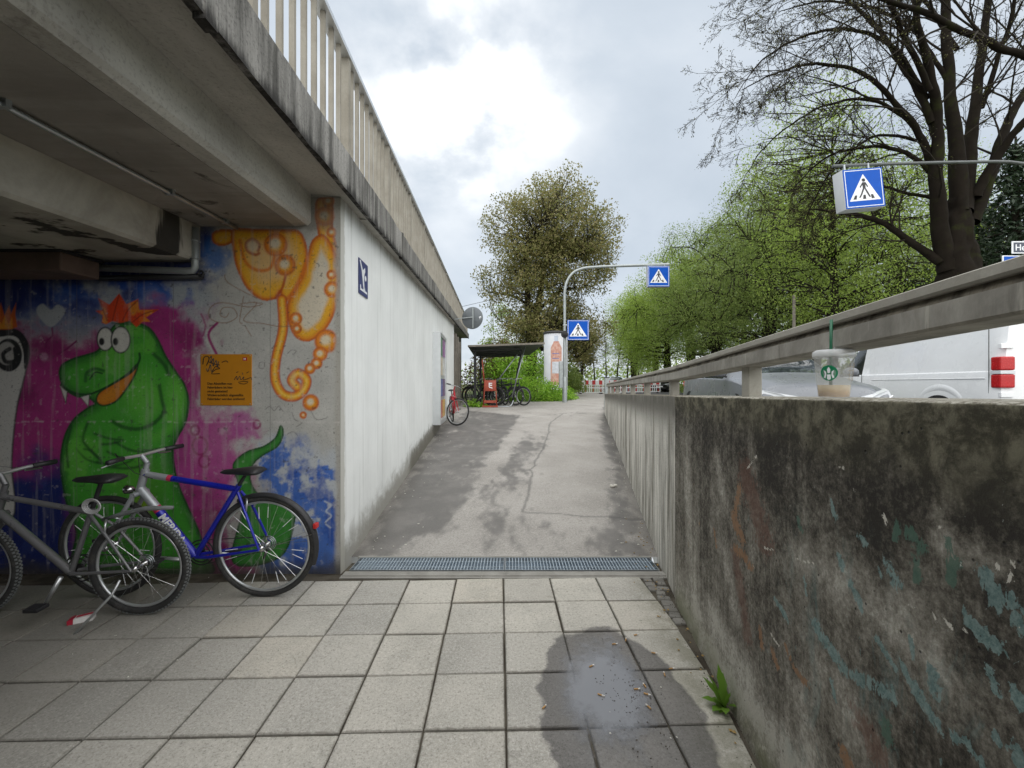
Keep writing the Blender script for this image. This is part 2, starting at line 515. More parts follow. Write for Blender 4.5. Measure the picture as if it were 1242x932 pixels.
# pale strip and tar seams of the repairs
strip = [to_ramp(*p) for p in ((634, 507), (612, 545), (596, 570), (585, 585))]
dist = pline_dist(RX, RY, strip)
wet *= 1-0.8*sstep(0.13, 0.07, dist+nz2*0.08)
seam1 = [to_ramp(*p) for p in ((684, 501), (668, 512), (661, 540), (646, 566), (641, 600), (634, 621))]
seam2 = [to_ramp(*p) for p in ((634, 621), (680, 624), (735, 628), (783, 630))]
seam3 = [to_ramp(*p) for p in ((684, 501), (735, 502))]
seam4 = [to_ramp(*p) for p in ((575, 500), (632, 507), (700, 500))]
wob = (fbm(RX*4, RY*4, 5)-0.5)*0.10
sm = np.maximum.reduce([sstep(0.028, 0.008, pline_dist(RX+wob*k, RY+wob, q)) for q, k in ((seam1, 1.0), (seam2, 0.3), (seam3, 0.3), (seam4, 0.4))])
dirt = np.maximum(sstep(0.35, 0.0, RX-xl), sstep(0.30, 0.0, xr-RX))*(0.4+0.6*fbm(RX*6, RY*3, 21))
ledge = sstep(0.10, 0.03, RX-xl)
RZ = ramp_z(RY)+(fbm(RX*1.2, RY*1.2, 9)-0.5)*0.012*sstep(3.6, 4.2, RY)-0.006*sm
RZ = np.maximum(RZ, np.where(RY > 14.5, road_z(RY)+0.012, -9))
t = NT('ramp_asphalt'); p = t.coord('Position')
dry = t.mix(t.step(t.noise(p, 1.3, 8, 0.62), 0.3, 0.7), (0.285, 0.268, 0.245), (0.375, 0.355, 0.328))
grit = t.math('ADD', t.math('MULTIPLY', t.noise(p, 130, 3, 0.8), 0.5), t.math('MULTIPLY', t.noise(p, 55, 3, 0.8), 0.5))
dry = t.mix(t.math('MULTIPLY', t.step(grit, 0.51, 0.62), 0.6), dry, (0.50, 0.48, 0.45))
dry = t.mix(t.math('MULTIPLY', t.step(grit, 0.48, 0.38), 0.6), dry, (0.10, 0.095, 0.09))
wetc = t.mix(t.step(t.noise(p, 3, 6), 0.4, 0.65), (0.092, 0.088, 0.083), (0.14, 0.132, 0.124))
dry = t.mix(t.math('MULTIPLY', t.step(t.noise(p, 38, 6, 0.75), 0.54, 0.66), 0.35), dry, (0.17, 0.16, 0.145))
wetc = t.mix(t.math('MULTIPLY', t.step(grit, 0.55, 0.75), 0.35), wetc, (0.22, 0.21, 0.2))
wt = t.attr('wet')
c = t.mix(wt, dry, wetc)
c = t.mix(t.math('MULTIPLY', t.attr('dirt'), 0.75), c, (0.05, 0.045, 0.035))
c = t.mix(t.math('MULTIPLY', t.attr('seam'), 0.5), c, (0.05, 0.05, 0.05))
t.bump(grit, 0.35, 0.005)
mramp = t.fin(c, t.math('SUBTRACT', 0.85, t.math('MULTIPLY', wt, 0.28)), 0, 0.4)
o = np_mesh('path', np.stack([RX, RY, RZ], 2).reshape(-1, 3), grid_faces(len(yr), nx), mramp, None, True,
            {'wet': wet.ravel(), 'dirt': dirt.ravel(), 'seam': sm.ravel()})
setp(o, kind='structure')

# ------------------------------------------------------------------ pavement of square slabs
TP = 0.35
t = NT('paving_slab_concrete'); p = t.coord('Position')
rnd = t.rand()
base = t.mix(rnd, (0.385, 0.37, 0.335), (0.49, 0.465, 0.41))
base = t.mix(t.step(t.math('FRACT', t.math('MULTIPLY', rnd, 17.3)), 0.78, 0.95), base, (0.50, 0.465, 0.40))
base = t.mix(t.math('MULTIPLY', t.step(t.noise(p, 2.3, 7, 0.65, 0.4), 0.42, 0.68), 0.42), base, (0.27, 0.265, 0.235))
base = t.mix(t.math('MULTIPLY', t.step(t.noise(p, 0.9, 7, 0.7, 0.8), 0.5, 0.66), 0.35), base, (0.24, 0.23, 0.205))
gr = t.math('ADD', t.math('MULTIPLY', t.noise(p, 150, 3, 0.85), 0.5), t.math('MULTIPLY', t.noise(p, 70, 3, 0.8), 0.5))
base = t.mix(t.math('MULTIPLY', t.step(gr, 0.51, 0.62), 0.6), base, (0.62, 0.60, 0.555))
base = t.mix(t.math('MULTIPLY', t.step(gr, 0.48, 0.38), 0.65), base, (0.17, 0.165, 0.145))
sx = t.xyz(p)
# gum spots and drips
gum = t.step(t.voro(t.mapping(p, (1, 1, 0)), 2.3).outputs['Distance'], 0.055, 0.03)
base = t.mix(t.math('MULTIPLY', gum, 0.55), base, (0.5, 0.48, 0.44))
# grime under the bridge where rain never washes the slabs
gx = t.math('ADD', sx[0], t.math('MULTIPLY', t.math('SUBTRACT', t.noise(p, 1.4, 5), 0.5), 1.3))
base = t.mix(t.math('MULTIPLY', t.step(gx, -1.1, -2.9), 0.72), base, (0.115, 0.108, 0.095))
lx = t.xyz(t.coord('Object'))
edm = t.math('MINIMUM', t.math('MINIMUM', lx[0], lx[1]), t.math('MINIMUM', t.math('SUBTRACT', TP-0.009, lx[0]), t.math('SUBTRACT', TP-0.009, lx[1])))
edm = t.math('ADD', edm, t.math('MULTIPLY', t.math('SUBTRACT', t.noise(p, 28, 6, 0.7), 0.5), 0.035))
base = t.mix(t.math('MULTIPLY', t.step(edm, 0.011, 0.0), 0.42), base, (0.10, 0.09, 0.07))
base = t.mix(t.math('MULTIPLY', t.step(t.noise(p, 9, 7, 0.72, 0.6), 0.60, 0.70), 0.35), base, (0.14, 0.13, 0.105))
# damp patch round the puddle
def ell(cx, cy, rx, ry, nscale, namp):
    a = t.math('DIVIDE', t.math('SUBTRACT', sx[0], cx), rx); bq = t.math('DIVIDE', t.math('SUBTRACT', sx[1], cy), ry)
    d = t.math('SQRT', t.math('ADD', t.math('MULTIPLY', a, a), t.math('MULTIPLY', bq, bq)))
    return t.math('ADD', d, t.math('MULTIPLY', t.math('SUBTRACT', t.noise(p, nscale, 5, 0.6), 0.5), namp))
d1 = ell(0.485, 1.92, 0.36, 0.64, 6.0, 0.42)
damp = t.step(d1, 1.025, 0.955)
wetf = t.step(d1, 1.0, 0.55)
moss = t.math('MULTIPLY', t.step(t.math('SUBTRACT', sx[0], t.math('MULTIPLY', sx[1], 0.118)), 0.42, 0.70), t.step(t.noise(p, 6, 6, 0.7), 0.32, 0.6))
base = t.mix(t.math('MULTIPLY', moss, 0.55), base, (0.115, 0.115, 0.065))
dk = t.n.new('ShaderNodeVectorMath'); dk.operation = 'MULTIPLY'; t.l.new(base, dk.inputs[0]); dk.inputs[1].default_value = (0.40, 0.40, 0.42)
base = t.mix(damp, base, dk.outputs[0])
rough = t.math('SUBTRACT', 0.88, t.math('MULTIPLY', wetf, 0.38))
t.bump(t.math('ADD', gr, t.math('MULTIPLY', t.noise(p, 30, 5), 0.6)), 0.35, 0.004)
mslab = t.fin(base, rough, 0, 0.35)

TA = -math.atan(15/F)                              # the slab courses run a touch left of the view
ca, sa = math.cos(TA), math.sin(TA)
OX, OY = (611-U0)/F*3.21, 3.21                       # a slab corner on the last full course
def tile_xy(i, j): return (OX+(i*ca+j*sa)*TP, OY+(-i*sa+j*ca)*TP)
mb = MB()
mb.add([(-25, -8, -0.014), (2.2, -8, -0.014), (2.2, 3.25, -0.014), (-25, 3.25, -0.014), (2.2, 3.62, -0.06), (-25, 3.62, -0.06)], [(0, 1, 2, 3), (3, 2, 4, 5)])
t = NT('joint_sand'); p = t.coord('Position')
c = t.mix(t.step(t.noise(p, 5, 6), 0.4, 0.6), (0.05, 0.042, 0.032), (0.10, 0.088, 0.068))
t.bump(t.noise(p, 120, 4), 0.6, 0.006)
msand = t.fin(c, 0.95, 0, 0.2)
pav = mb.build('pavement', msand)
setp(pav, kind='structure')
rng = random.Random(4)
def slab_mesh(name, w, poly=None):
    bm = bmesh.new()
    if poly is None: poly = [(0, 0), (w, 0), (w, w), (0, w)]
    vs = [bm.verts.new((x, y, 0)) for x, y in poly]
    f = bm.faces.new(vs)
    r = bmesh.ops.extrude_face_region(bm, geom=[f])
    top = [g for g in r['geom'] if isinstance(g, bmesh.types.BMVert)]
    bmesh.ops.translate(bm, vec=(0, 0, -0.04), verts=vs)
    bmesh.ops.recalc_face_normals(bm, faces=bm.faces)
    ed = [e_ for e_ in bm.edges if all(abs(v.co.z) < 1e-5 for v in e_.verts)]
    bmesh.ops.bevel(bm, geom=ed, offset=0.004, segments=1, affect='EDGES')
    me = bpy.data.meshes.new(name); bm.to_mesh(me); bm.free()
    me.materials.append(mslab)
    return me
GAP = 0.009
slab_me = slab_mesh('paving_slab', TP-GAP)
def clip(poly, a, b_, c_):     # keep a*x+b*y<=c
    out = []
    for i in range(len(poly)):
        p0, p1 = poly[i], poly[(i+1) % len(poly)]
        d0, d1_ = a*p0[0]+b_*p0[1]-c_, a*p1[0]+b_*p1[1]-c_
        if d0 <= 0: out.append(p0)
        if (d0 < 0) != (d1_ < 0):
            q = d0/(d0-d1_); out.append((p0[0]+(p1[0]-p0[0])*q, p0[1]+(p1[1]-p0[1])*q))
    return out
def area(poly): return 0.5*abs(sum(poly[i][0]*poly[(i+1) % len(poly)][1]-poly[(i+1) % len(poly)][0]*poly[i][1] for i in range(len(poly))))
def slab_limit(y): return 0.765+0.118*y-0.02-max(0.0, (y-2.3))*0.17       # inner edge of the sett gutter
nslab = 0
for j in range(-9, 1):
    for i in range(-16, 6):
        x0, y0 = tile_xy(i, j-1); xm, ym = tile_xy(i+0.5, j-0.5)
        if ym < 0.55 or xm < -1.45*ym-0.5 or xm < -4.9: continue
        cs = [tile_xy(i+a, j-1+b_) for a, b_ in ((0, 0), (1, 0), (1, 1), (0, 1))]
        if min(c_[0]-slab_limit(c_[1]) for c_ in cs) > -0.05: continue
        cut = any(c_[0] > slab_limit(c_[1]) for c_ in cs)
        o = bpy.data.objects.new('paving_slab', slab_me)
        if cut:
            # clip in the slab's own frame
            loc = []
            for a, b_ in ((0, 0), (TP-GAP, 0), (TP-GAP, TP-GAP), (0, TP-GAP)):
                loc.append((a, b_))
            ya, yb = y0-0.1, y0+0.5
            def tl(x, y): dx, dy = x-x0, y-y0; return (dx*ca-dy*sa, dx*sa+dy*ca)
            pa, pb_ = tl(slab_limit(ya), ya), tl(slab_limit(yb), yb)
            nx_, ny_ = (pb_[1]-pa[1]), -(pb_[0]-pa[0])
            loc = clip(loc, nx_, ny_, nx_*pa[0]+ny_*pa[1])
            if len(loc) < 3 or area(loc) < 0.004: continue
            o = bpy.data.objects.new('paving_slab', slab_mesh('paving_slab_cut', 0, loc))
        COL.objects.link(o)
        o.parent = pav
        o.location = (x0+rng.uniform(-0.002, 0.002), y0+rng.uniform(-0.002, 0.002), rng.uniform(-0.004, 0.002))
        o.rotation_euler = (rng.uniform(-0.006, 0.006), rng.uniform(-0.006, 0.006), -TA+rng.uniform(-0.004, 0.004))
        nslab += 1
# sett gutter between slabs and wall
M['sett'] = concrete('sett_stone', (0.22, 0.21, 0.19), (0.12, 0.115, 0.10), (0.31, 0.30, 0.27), 0.1, 9)
sett_me = []
for k in range(4):
    q = MB(); q.bevbox((0, 0, 0), (0.062+0.008*k, 0.056+0.006*((k*7) % 3), 0.05), 0.009)
    ob = q.build('sett', M['sett'], None, True); sett_me.append(ob.data); bpy.data.objects.remove(ob)
y = 3.20
while y > 0.75:
    x0, x1 = slab_limit(y)+0.012, float(XR(y))-0.012
    n = int((x1-x0)/0.066)
    if n == 0 and y > 1.2 and x1-x0 > 0.045: n = 1
    for k in range(n):
        o = bpy.data.objects.new('sett', sett_me[rng.randrange(4)]); COL.objects.link(o); o.parent = pav
        o.location = (x0+(k+0.5)*(x1-x0)/n+rng.uniform(-0.004, 0.004), y+rng.uniform(-0.005, 0.005), -0.026+rng.uniform(-0.004, 0.003))
        o.rotation_euler = (rng.uniform(-0.05, 0.05), rng.uniform(-0.05, 0.05), rng.uniform(-0.12, 0.12)-0.1)
    y -= 0.070

# drainage grating across the foot of the ramp
gx0, gx1, gy0, gy1 = -1.285, 1.165, 3.335, 3.585
m_zinc = pm('zinc_bars', (0.40, 0.47, 0.53), 0.45, 0.2, 0.2, 12, dirt=0.15)
gr_o = empty('drain_grating', (0, 0, 0), 0, 'long galvanised drainage grating across the foot of the asphalt ramp', 'drain grating')
mb = MB(); mb.box(((gx0+gx1)/2, (gy0+gy1)/2, -0.045), (gx1-gx0, gy1-gy0, 0.02)); mb.build('channel_floor', pm('zinc_channel', (0.17, 0.22, 0.27), 0.5, 0.3, 0.3, 8, dirt=0.3), gr_o)
M['conc_edge'] = concrete('channel_concrete', (0.33, 0.32, 0.29), (0.2, 0.19, 0.17), (0.42, 0.41, 0.38), 0.1, 5)
for yc, d in ((gy0-0.05, 0.075), (gy1+0.022, 0.028)):
    mb = MB(); mb.bevbox(((gx0+gx1)/2, yc, -0.03), (gx1-gx0+0.04, d, 0.066), 0.006); mb.build('channel_edge', M['conc_edge'], gr_o)
for (a, b_) in ((gx0+0.004, -0.062), (-0.056, gx1-0.004)):
    pan = MB()
    for yc in (gy0+0.006, gy1-0.006): pan.box(((a+b_)/2, yc, -0.012), (b_-a, 0.006, 0.032))
    for xc in (a+0.003, b_-0.003): pan.box((xc, (gy0+gy1)/2, -0.0125), (0.006, gy1-gy0-0.02, 0.0305))
    po = pan.build('grate_panel', M['steel'], gr_o)
    bars = MB(); x = a+0.034
    while x < b_-0.02:
        bars.box((x, (gy0+gy1)/2, -0.013), (0.0055, gy1-gy0-0.019, 0.029)); x += 0.0255
    for k in (2, 5):
        bars.box(((a+b_)/2, gy0+k*(gy1-gy0)/7, -0.004), (b_-a-0.013, 0.003, 0.009))
    setp(bars.build('bars', m_zinc, po), kind='stuff')
# soil-dusted strip between grating and slabs
mb = MB(); mb.box(((gx0+gx1)/2, 3.245, -0.020), (gx1-gx0+0.05, 0.05, 0.03)); mb.build('mortar_strip', M['conc_edge'], pav)

# ------------------------------------------------------------------ right retaining wall
WT = 0.22                                          # thickness
def wall_panel(name, y0, y1, off, mat, parent, step_=0.05):
    n = max(2, int((y1-y0)/step_)); mb = MB(); rows = 14
    ysn = np.linspace(y0, y1, n)
    for y in ysn:
        x = float(XR(y))+off; zt = wall_top(y); zb = float(ramp_z(y))-0.15
        prof = [(0.0, zb+(zt-0.02-zb)*k/rows) for k in range(rows+1)]
        prof[-1] = (0.0, zt-0.010)
        prof += [(0.004, zt-0.002), (0.012, zt), (WT-0.03, zt+0.004), (WT, zt-0.02), (WT, zb)]
        for k, (dx, z) in enumerate(prof):
            jx = (vnoise(np.array(y*9.0), np.array(z*9.0), 4)-0.5)*0.006
            jz = (vnoise(np.array(y*16.0), np.array(k*3.0), 7)-0.5)*(0.005 if k > rows-1 and k < rows+3 else 0)
            mb.v.append((x+dx+float(jx), float(y), z+float(jz)))
    m = rows+6
    for i in range(n-1):
        for k in range(m-1): mb.f.append((i*m+k, i*m+k+1, (i+1)*m+k+1, (i+1)*m+k))
    mb.f.append(tuple(range(m))); mb.f.append(tuple((n-1)*m+k for k in range(m)))
    return mb.build(name, mat, parent, 35)

# remains of old paint on the near panel, laid out in the wall's own (length, height) coordinates
def to_wall(x, y):
    u, v = 740+x/1.974, 460+y/1.974
    Y = 0.765/((u-U0)/F-0.118); return (Y, CH+(V0-v)/F*Y)
wy_ = np.concatenate([np.linspace(-5.0, 0.4, 20)[:-1], np.linspace(0.4, 2.875, 400)]); wr_ = 210
wztop = np.array([wall_top(y_) for y_ in wy_])
WS = np.linspace(0, 1, wr_)[:, None]
WYg = wy_[None, :]+0*WS; WZg = -0.15+(wztop[None, :]-0.006+0.15)*WS
def wst(masks, pts, wd, soft=0.5, amp=1.0):
    """pts on the drawing sheet; wd stroke width there"""
    Pw = [to_wall(*p_) for p_ in pts]; mid_ = Pw[len(Pw)//2]
    wm = wd/1.974*mid_[0]/F                                   # stroke width in metres
    d = pline_dist(WYg, WZg, Pw if len(Pw) > 1 else [Pw[0], (Pw[0][0]+1e-4, Pw[0][1])])
    masks[:] = np.maximum(masks, amp*sstep(wm*(0.5+soft), wm*max(0.5-soft, 0.0), d))
teal = 0*WYg; whit = 0*WYg; rust = 0*WYg; pale = 0*WYg; dark = 0*WYg; grn = 0*WYg; red = 0*WYg
for pts, wd in (([(530, 295), (540, 330)], 14), ([(600, 378), (608, 392)], 16), ([(548, 430), (556, 452)], 18), ([(575, 490), (595, 525)], 17), ([(395, 530), (425, 575)], 13), ([(490, 585), (512, 625), (550, 680)], 22), ([(555, 690), (600, 722), (655, 745)], 24), ([(668, 450), (685, 480)], 26), ([(640, 625), (680, 690)], 16), ([(700, 690), (738, 760), (785, 825)], 20), ([(675, 740), (680, 770)], 12), ([(600, 545), (606, 560)], 12), ([(465, 480), (468, 515)], 9), ([(770, 700), (780, 755)], 26), ([(900, 470), (930, 530)], 34), ([(962, 525), (985, 600)], 26), ([(880, 600), (930, 640)], 30), ([(965, 740), (990, 790)], 24), ([(820, 850), (832, 866)], 18), ([(975, 880), (985, 935)], 22), ([(642, 450), (648, 470)], 10), ([(530, 720), (540, 770)], 10), ([(718, 620), (730, 680)], 14), ([(850, 560), (860, 585)], 20), ([(905, 700), (925, 745)], 20), ([(860, 880), (885, 920)], 26), ([(735, 735), (750, 755)], 14), ([(490, 580), (495, 605)], 16), ([(930, 860), (945, 880)], 18)): wst(teal, pts, wd*0.85, 1.2, 0.80)
for pts, wd in (([(655, 325), (660, 345)], 13), ([(795, 355)], 12), ([(770, 560), (780, 575)], 9), ([(800, 575), (815, 590)], 10), ([(845, 598), (855, 606)], 11), ([(958, 465), (964, 482)], 16), ([(930, 448)], 14), ([(385, 610), (395, 628), (405, 640)], 6), ([(445, 428), (465, 438), (490, 440)], 4), ([(328, 215), (350, 185)], 4), ([(548, 212), (558, 212)], 7), ([(585, 265)], 7), ([(370, 405), (390, 408)], 5), ([(965, 440), (970, 450)], 9), ([(715, 540)], 9), ([(505, 250)], 6), ([(980, 600)], 10), ([(355, 880), (375, 885)], 8)): wst(whit, pts, wd*0.9, 0.9, 0.80)
for pts, wd in (([(300, 405), (322, 425), (335, 450)], 16), ([(250, 365), (255, 400)], 9), ([(295, 330), (315, 380)], 24), ([(388, 650), (400, 690)], 15), ([(438, 690), (470, 732)], 14), ([(358, 600), (363, 640)], 12), ([(310, 260), (300, 320)], 20), ([(420, 640), (430, 670)], 10), ([(560, 900), (570, 930)], 30)): wst(rust, pts, wd*1.0, 1.1, 0.80)
for pts, wd in (([(325, 230), (345, 300), (370, 380)], 66), ([(300, 420), (330, 620)], 40), ([(600, 820), (640, 900)], 60)): wst(red, pts, wd, 0.9, 0.8)
for pts, wd in (([(180, 150), (190, 330), (205, 560)], 46), ([(255, 180), (275, 300)], 26), ([(275, 420), (300, 560)], 44), ([(170, 560), (270, 700), (400, 870), (470, 960)], 66), ([(450, 760), (480, 940)], 50), ([(550, 480), (700, 560)], 120), ([(640, 560), (770, 650)], 90), ([(330, 130), (345, 210)], 26), ([(240, 560), (330, 720)], 60), ([(800, 380), (930, 430)], 70), ([(520, 720), (620, 860)], 90), ([(450, 420), (540, 470)], 60)): wst(pale, pts, wd, 0.9, 0.9)
for pts, wd in (([(350, 110), (600, 130), (990, 200)], 120), ([(780, 180), (990, 330)], 200), ([(370, 180), (420, 330)], 70), ([(600, 200), (650, 420)], 90), ([(230, 130), (225, 420)], 30), ([(640, 280), (900, 330)], 120), ([(820, 640), (990, 700)], 90), ([(640, 880), (850, 930)], 120)): wst(dark, pts, wd, 0.9, 0.9)
for pts, wd in (([(720, 370), (742, 402)], 30), ([(690, 345), (684, 382)], 16), ([(808, 385), (815, 412)], 18), ([(730, 440), (735, 475)], 26), ([(452, 335), (458, 360)], 14), ([(820, 430), (815, 480)], 26), ([(660, 820), (665, 860)], 30)): wst(grn, pts, wd*0.9, 1.0, 0.78)
t = NT('old_painted_concrete'); p = t.coord('Position'); q = t.xyz(p); yy_, zz_ = q[1], q[2]
n1 = t.noise(p, 3.0, 9, 0.68, 0.5); n2 = t.noise(p, 16, 9, 0.74, 0.3); n3 = t.noise(p, 62, 7, 0.8)
stv = t.noise(t.mapping(p, (13, 13, 0.6)), 1.2, 8, 0.72)
lum = t.math('ADD', 0.41, t.math('MULTIPLY', t.math('SUBTRACT', n1, 0.5), 0.50))
lum = t.math('ADD', lum, t.math('MULTIPLY', t.math('SUBTRACT', n2, 0.5), 1.15))
lum = t.math('ADD', lum, t.math('MULTIPLY', t.math('SUBTRACT', n3, 0.5), 1.5))
lum = t.math('ADD', lum, t.math('MULTIPLY', t.math('SUBTRACT', stv, 0.5), 0.95))
lum = t.math('ADD', lum, t.math('MULTIPLY', t.attr('pale'), 0.34))
lum = t.math('SUBTRACT', lum, t.math('MULTIPLY', t.attr('dark'), 0.20))
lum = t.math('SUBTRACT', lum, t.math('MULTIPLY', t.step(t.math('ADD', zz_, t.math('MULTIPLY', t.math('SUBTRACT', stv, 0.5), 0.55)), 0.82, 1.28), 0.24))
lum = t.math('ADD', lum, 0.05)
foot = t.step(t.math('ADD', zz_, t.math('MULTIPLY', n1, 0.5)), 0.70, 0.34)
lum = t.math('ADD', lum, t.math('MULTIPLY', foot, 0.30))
cr_ = t.n.new('ShaderNodeValToRGB'); t.l.new(lum, cr_.inputs[0]); ce_ = cr_.color_ramp.elements
ce_[0].position = 0.05; ce_[0].color = (0.030, 0.027, 0.022, 1); ce_[1].position = 1.0; ce_[1].color = (0.47, 0.455, 0.40, 1)
for ps_, cc_ in ((0.28, (0.085, 0.077, 0.062, 1)), (0.55, (0.195, 0.182, 0.152, 1)), (0.78, (0.31, 0.295, 0.255, 1))):
    ee_ = ce_.new(ps_); ee_.color = cc_
c = cr_.outputs[0]
fk = t.noise(t.mapping(p, (1, 1.3, 0.75), (6, 2, 9)), 38, 7, 0.68, 1.2)
brk = t.math('ADD', t.math('MULTIPLY', t.math('SUBTRACT', fk, 0.5), 2.6), t.math('MULTIPLY', t.math('SUBTRACT', n3, 0.5), 0.5))
def flake(att, lo, hi): return t.step(t.math('ADD', t.attr(att), brk), lo, hi)
c = t.mix(t.math('MULTIPLY', flake('red', 0.40, 0.62), 0.55), c, (0.16, 0.082, 0.06))
c = t.mix(t.math('MULTIPLY', flake('rust', 0.50, 0.56), 0.85), c, (0.27, 0.155, 0.085))
c = t.mix(t.math('MULTIPLY', flake('green', 0.48, 0.56), 0.8), c, (0.075, 0.145, 0.11))
tcol = t.mix(t.step(n3, 0.38, 0.62), (0.105, 0.18, 0.175), (0.22, 0.31, 0.295))
# faint turquoise veil over the low near part, crisp flakes on top
veil = t.math('MULTIPLY', t.math('MULTIPLY', t.step(yy_, 1.7, 1.1), t.step(zz_, 1.15, 0.85)), t.step(t.noise(t.mapping(p, (4, 6, 2.2)), 1.6, 9, 0.74, 0.7), 0.52, 0.66))
c = t.mix(t.math('MULTIPLY', veil, 0.5), c, (0.125, 0.205, 0.20))
fl = flake('teal', 0.47, 0.53)
c = t.mix(t.math('MULTIPLY', fl, 0.9), c, tcol)
fl2 = t.math('MULTIPLY', t.step(t.noise(t.mapping(p, (1, 1.5, 0.7), (2, 5, 1)), 15, 7, 0.7, 0.6), 0.66, 0.68), t.step(zz_, 1.2, 0.9))
c = t.mix(t.math('MULTIPLY', fl2, 0.7), c, t.mix(t.step(yy_, 1.7, 2.1), tcol, (0.36, 0.24, 0.14)))
wf = flake('white', 0.52, 0.58)
c = t.mix(t.math('MULTIPLY', wf, 0.9), c, (0.62, 0.60, 0.53))
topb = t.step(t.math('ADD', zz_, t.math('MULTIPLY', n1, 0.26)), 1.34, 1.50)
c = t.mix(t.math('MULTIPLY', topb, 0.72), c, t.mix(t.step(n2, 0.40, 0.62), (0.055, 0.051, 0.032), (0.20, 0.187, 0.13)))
c = t.mix(t.math('MULTIPLY', t.step(zz_, 0.22, 0.0), t.math('MULTIPLY', t.step(n1, 0.35, 0.6), 0.7)), c, (0.13, 0.14, 0.065))
nrm = t.n.new('ShaderNodeNewGeometry').outputs['Normal']
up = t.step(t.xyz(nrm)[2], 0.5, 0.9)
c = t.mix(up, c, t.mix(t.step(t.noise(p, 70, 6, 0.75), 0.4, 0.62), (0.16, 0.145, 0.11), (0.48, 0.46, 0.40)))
pit = t.step(t.voro(p, 21).outputs['Distance'], 0.03, 0.10)
c = t.mix(t.math('MULTIPLY', t.math('SUBTRACT', 1.0, pit), 0.85), c, (0.012, 0.012, 0.012))
hgt = t.math('ADD', t.math('MULTIPLY', n3, 0.6), t.math('ADD', t.math('MULTIPLY', pit, 0.7), t.math('MULTIPLY', fl, 0.12)))
t.bump(hgt, 0.7, 0.008)
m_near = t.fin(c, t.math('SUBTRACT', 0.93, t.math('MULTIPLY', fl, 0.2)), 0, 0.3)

t = NT('streaked_concrete'); p = t.coord('Position'); q = t.xyz(p)
st = t.noise(t.mapping(p, (4.5, 4.5, 0.5)), 1.3, 9, 0.74, 0.3)
st2 = t.noise(t.mapping(p, (15, 15, 1.1)), 1.0, 7, 0.75)
c = t.mix(t.step(st, 0.34, 0.62), (0.17, 0.16, 0.13), (0.72, 0.70, 0.64))
c = t.mix(t.math('MULTIPLY', t.step(st2, 0.5, 0.7), 0.4), c, (0.10, 0.09, 0.07))
hz = t.math('ADD', t.math('SUBTRACT', q[2], t.math('MULTIPLY', q[1], -0.021)), t.math('MULTIPLY', st, 0.5))
c = t.mix(t.math('MULTIPLY', t.step(hz, 1.38, 1.66), 0.85), c, (0.055, 0.05, 0.036))
nrm = t.n.new('ShaderNodeNewGeometry').outputs['Normal']
c = t.mix(t.step(t.xyz(nrm)[2], 0.5, 0.9), c, (0.20, 0.18, 0.14))
fine = t.noise(p, 80, 5, 0.7)
c = t.mix(t.math('MULTIPLY', t.step(fine, 0.5, 0.34), 0.35), c, (0.02, 0.02, 0.02))
t.bump(fine, 0.45, 0.006)
m_far = t.fin(c, 0.92, 0, 0.3)

rw = empty('retaining_wall', (float(XR(2.89)), 2.89, 0), 0, 'weathered concrete retaining wall with flaking turquoise paint between pavement and road', 'retaining wall')
rw_w = Matrix.Translation((-float(XR(2.89)), -2.89, 0))
wx_ = np.array([float(XR(y_)) for y_ in wy_])[None, :]+(fbm(WYg*8, WZg*8, 4, 3)-0.5)*0.006
extra = [(0.004, -0.002), (0.012, 0.0), (WT-0.03, 0.004), (WT, -0.02), (WT, -1.5)]
ez = [(fbm(wy_*14, 0*wy_+k_, 8, 3)-0.5)*0.006 if k_ < 2 else 0*wy_ for k_ in range(5)]
VX = np.concatenate([wx_]+[np.array([float(XR(y_)) for y_ in wy_])[None, :]+dx for dx, dz in extra]); VY = np.concatenate([WYg]+[wy_[None, :]]*5); VZ = np.concatenate([WZg]+[(wztop+dz+ez[k_])[None, :] for k_, (dx, dz) in enumerate(extra)])
pad = lambda A: np.concatenate([A]+[0*wy_[None, :]]*5).ravel()
gf_ = grid_faces(wr_+5, len(wy_))
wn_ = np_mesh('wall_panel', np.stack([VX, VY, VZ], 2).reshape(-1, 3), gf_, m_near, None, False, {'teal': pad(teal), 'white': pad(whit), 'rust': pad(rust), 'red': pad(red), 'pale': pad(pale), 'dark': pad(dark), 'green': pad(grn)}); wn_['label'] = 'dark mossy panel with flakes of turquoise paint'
wf_ = wall_panel('wall_panel', 2.90, 13.1, 0.012, m_far, None, 0.08); wf_['label'] = 'pale panel with dark vertical streaks'
for o in (wn_, wf_):
    o.parent = rw; o.matrix_parent_inverse = rw_w

# guard rail on top of it
M['rail'] = concrete('weathered_rail', (0.36, 0.345, 0.30), (0.22, 0.205, 0.17), (0.46, 0.445, 0.39), 0.35, 4, 0.35, 0.15)
t = NT('dirty_rail_flank'); p = t.coord('Position')
c = t.mix(t.step(t.noise(t.mapping(p, (9, 9, 2.5)), 1.0, 8, 0.7, 0.4), 0.36, 0.6), (0.045, 0.037, 0.026), (0.215, 0.19, 0.145))
c = t.mix(t.math('MULTIPLY', t.step(t.noise(t.mapping(p, (24, 24, 2)), 1.0, 5, 0.6), 0.62, 0.72), 0.6), c, (0.42, 0.40, 0.34))
t.bump(t.noise(p, 70, 5), 0.2, 0.004)
m_dirty = t.fin(c, 0.75, 0, 0.35)
t = NT('rail_flank'); p = t.coord('Position')
c = t.mix(t.step(t.noise(t.mapping(p, (5, 5, 3)), 1.0, 8, 0.7, 0.4), 0.34, 0.66), (0.20, 0.19, 0.165), (0.35, 0.335, 0.295))
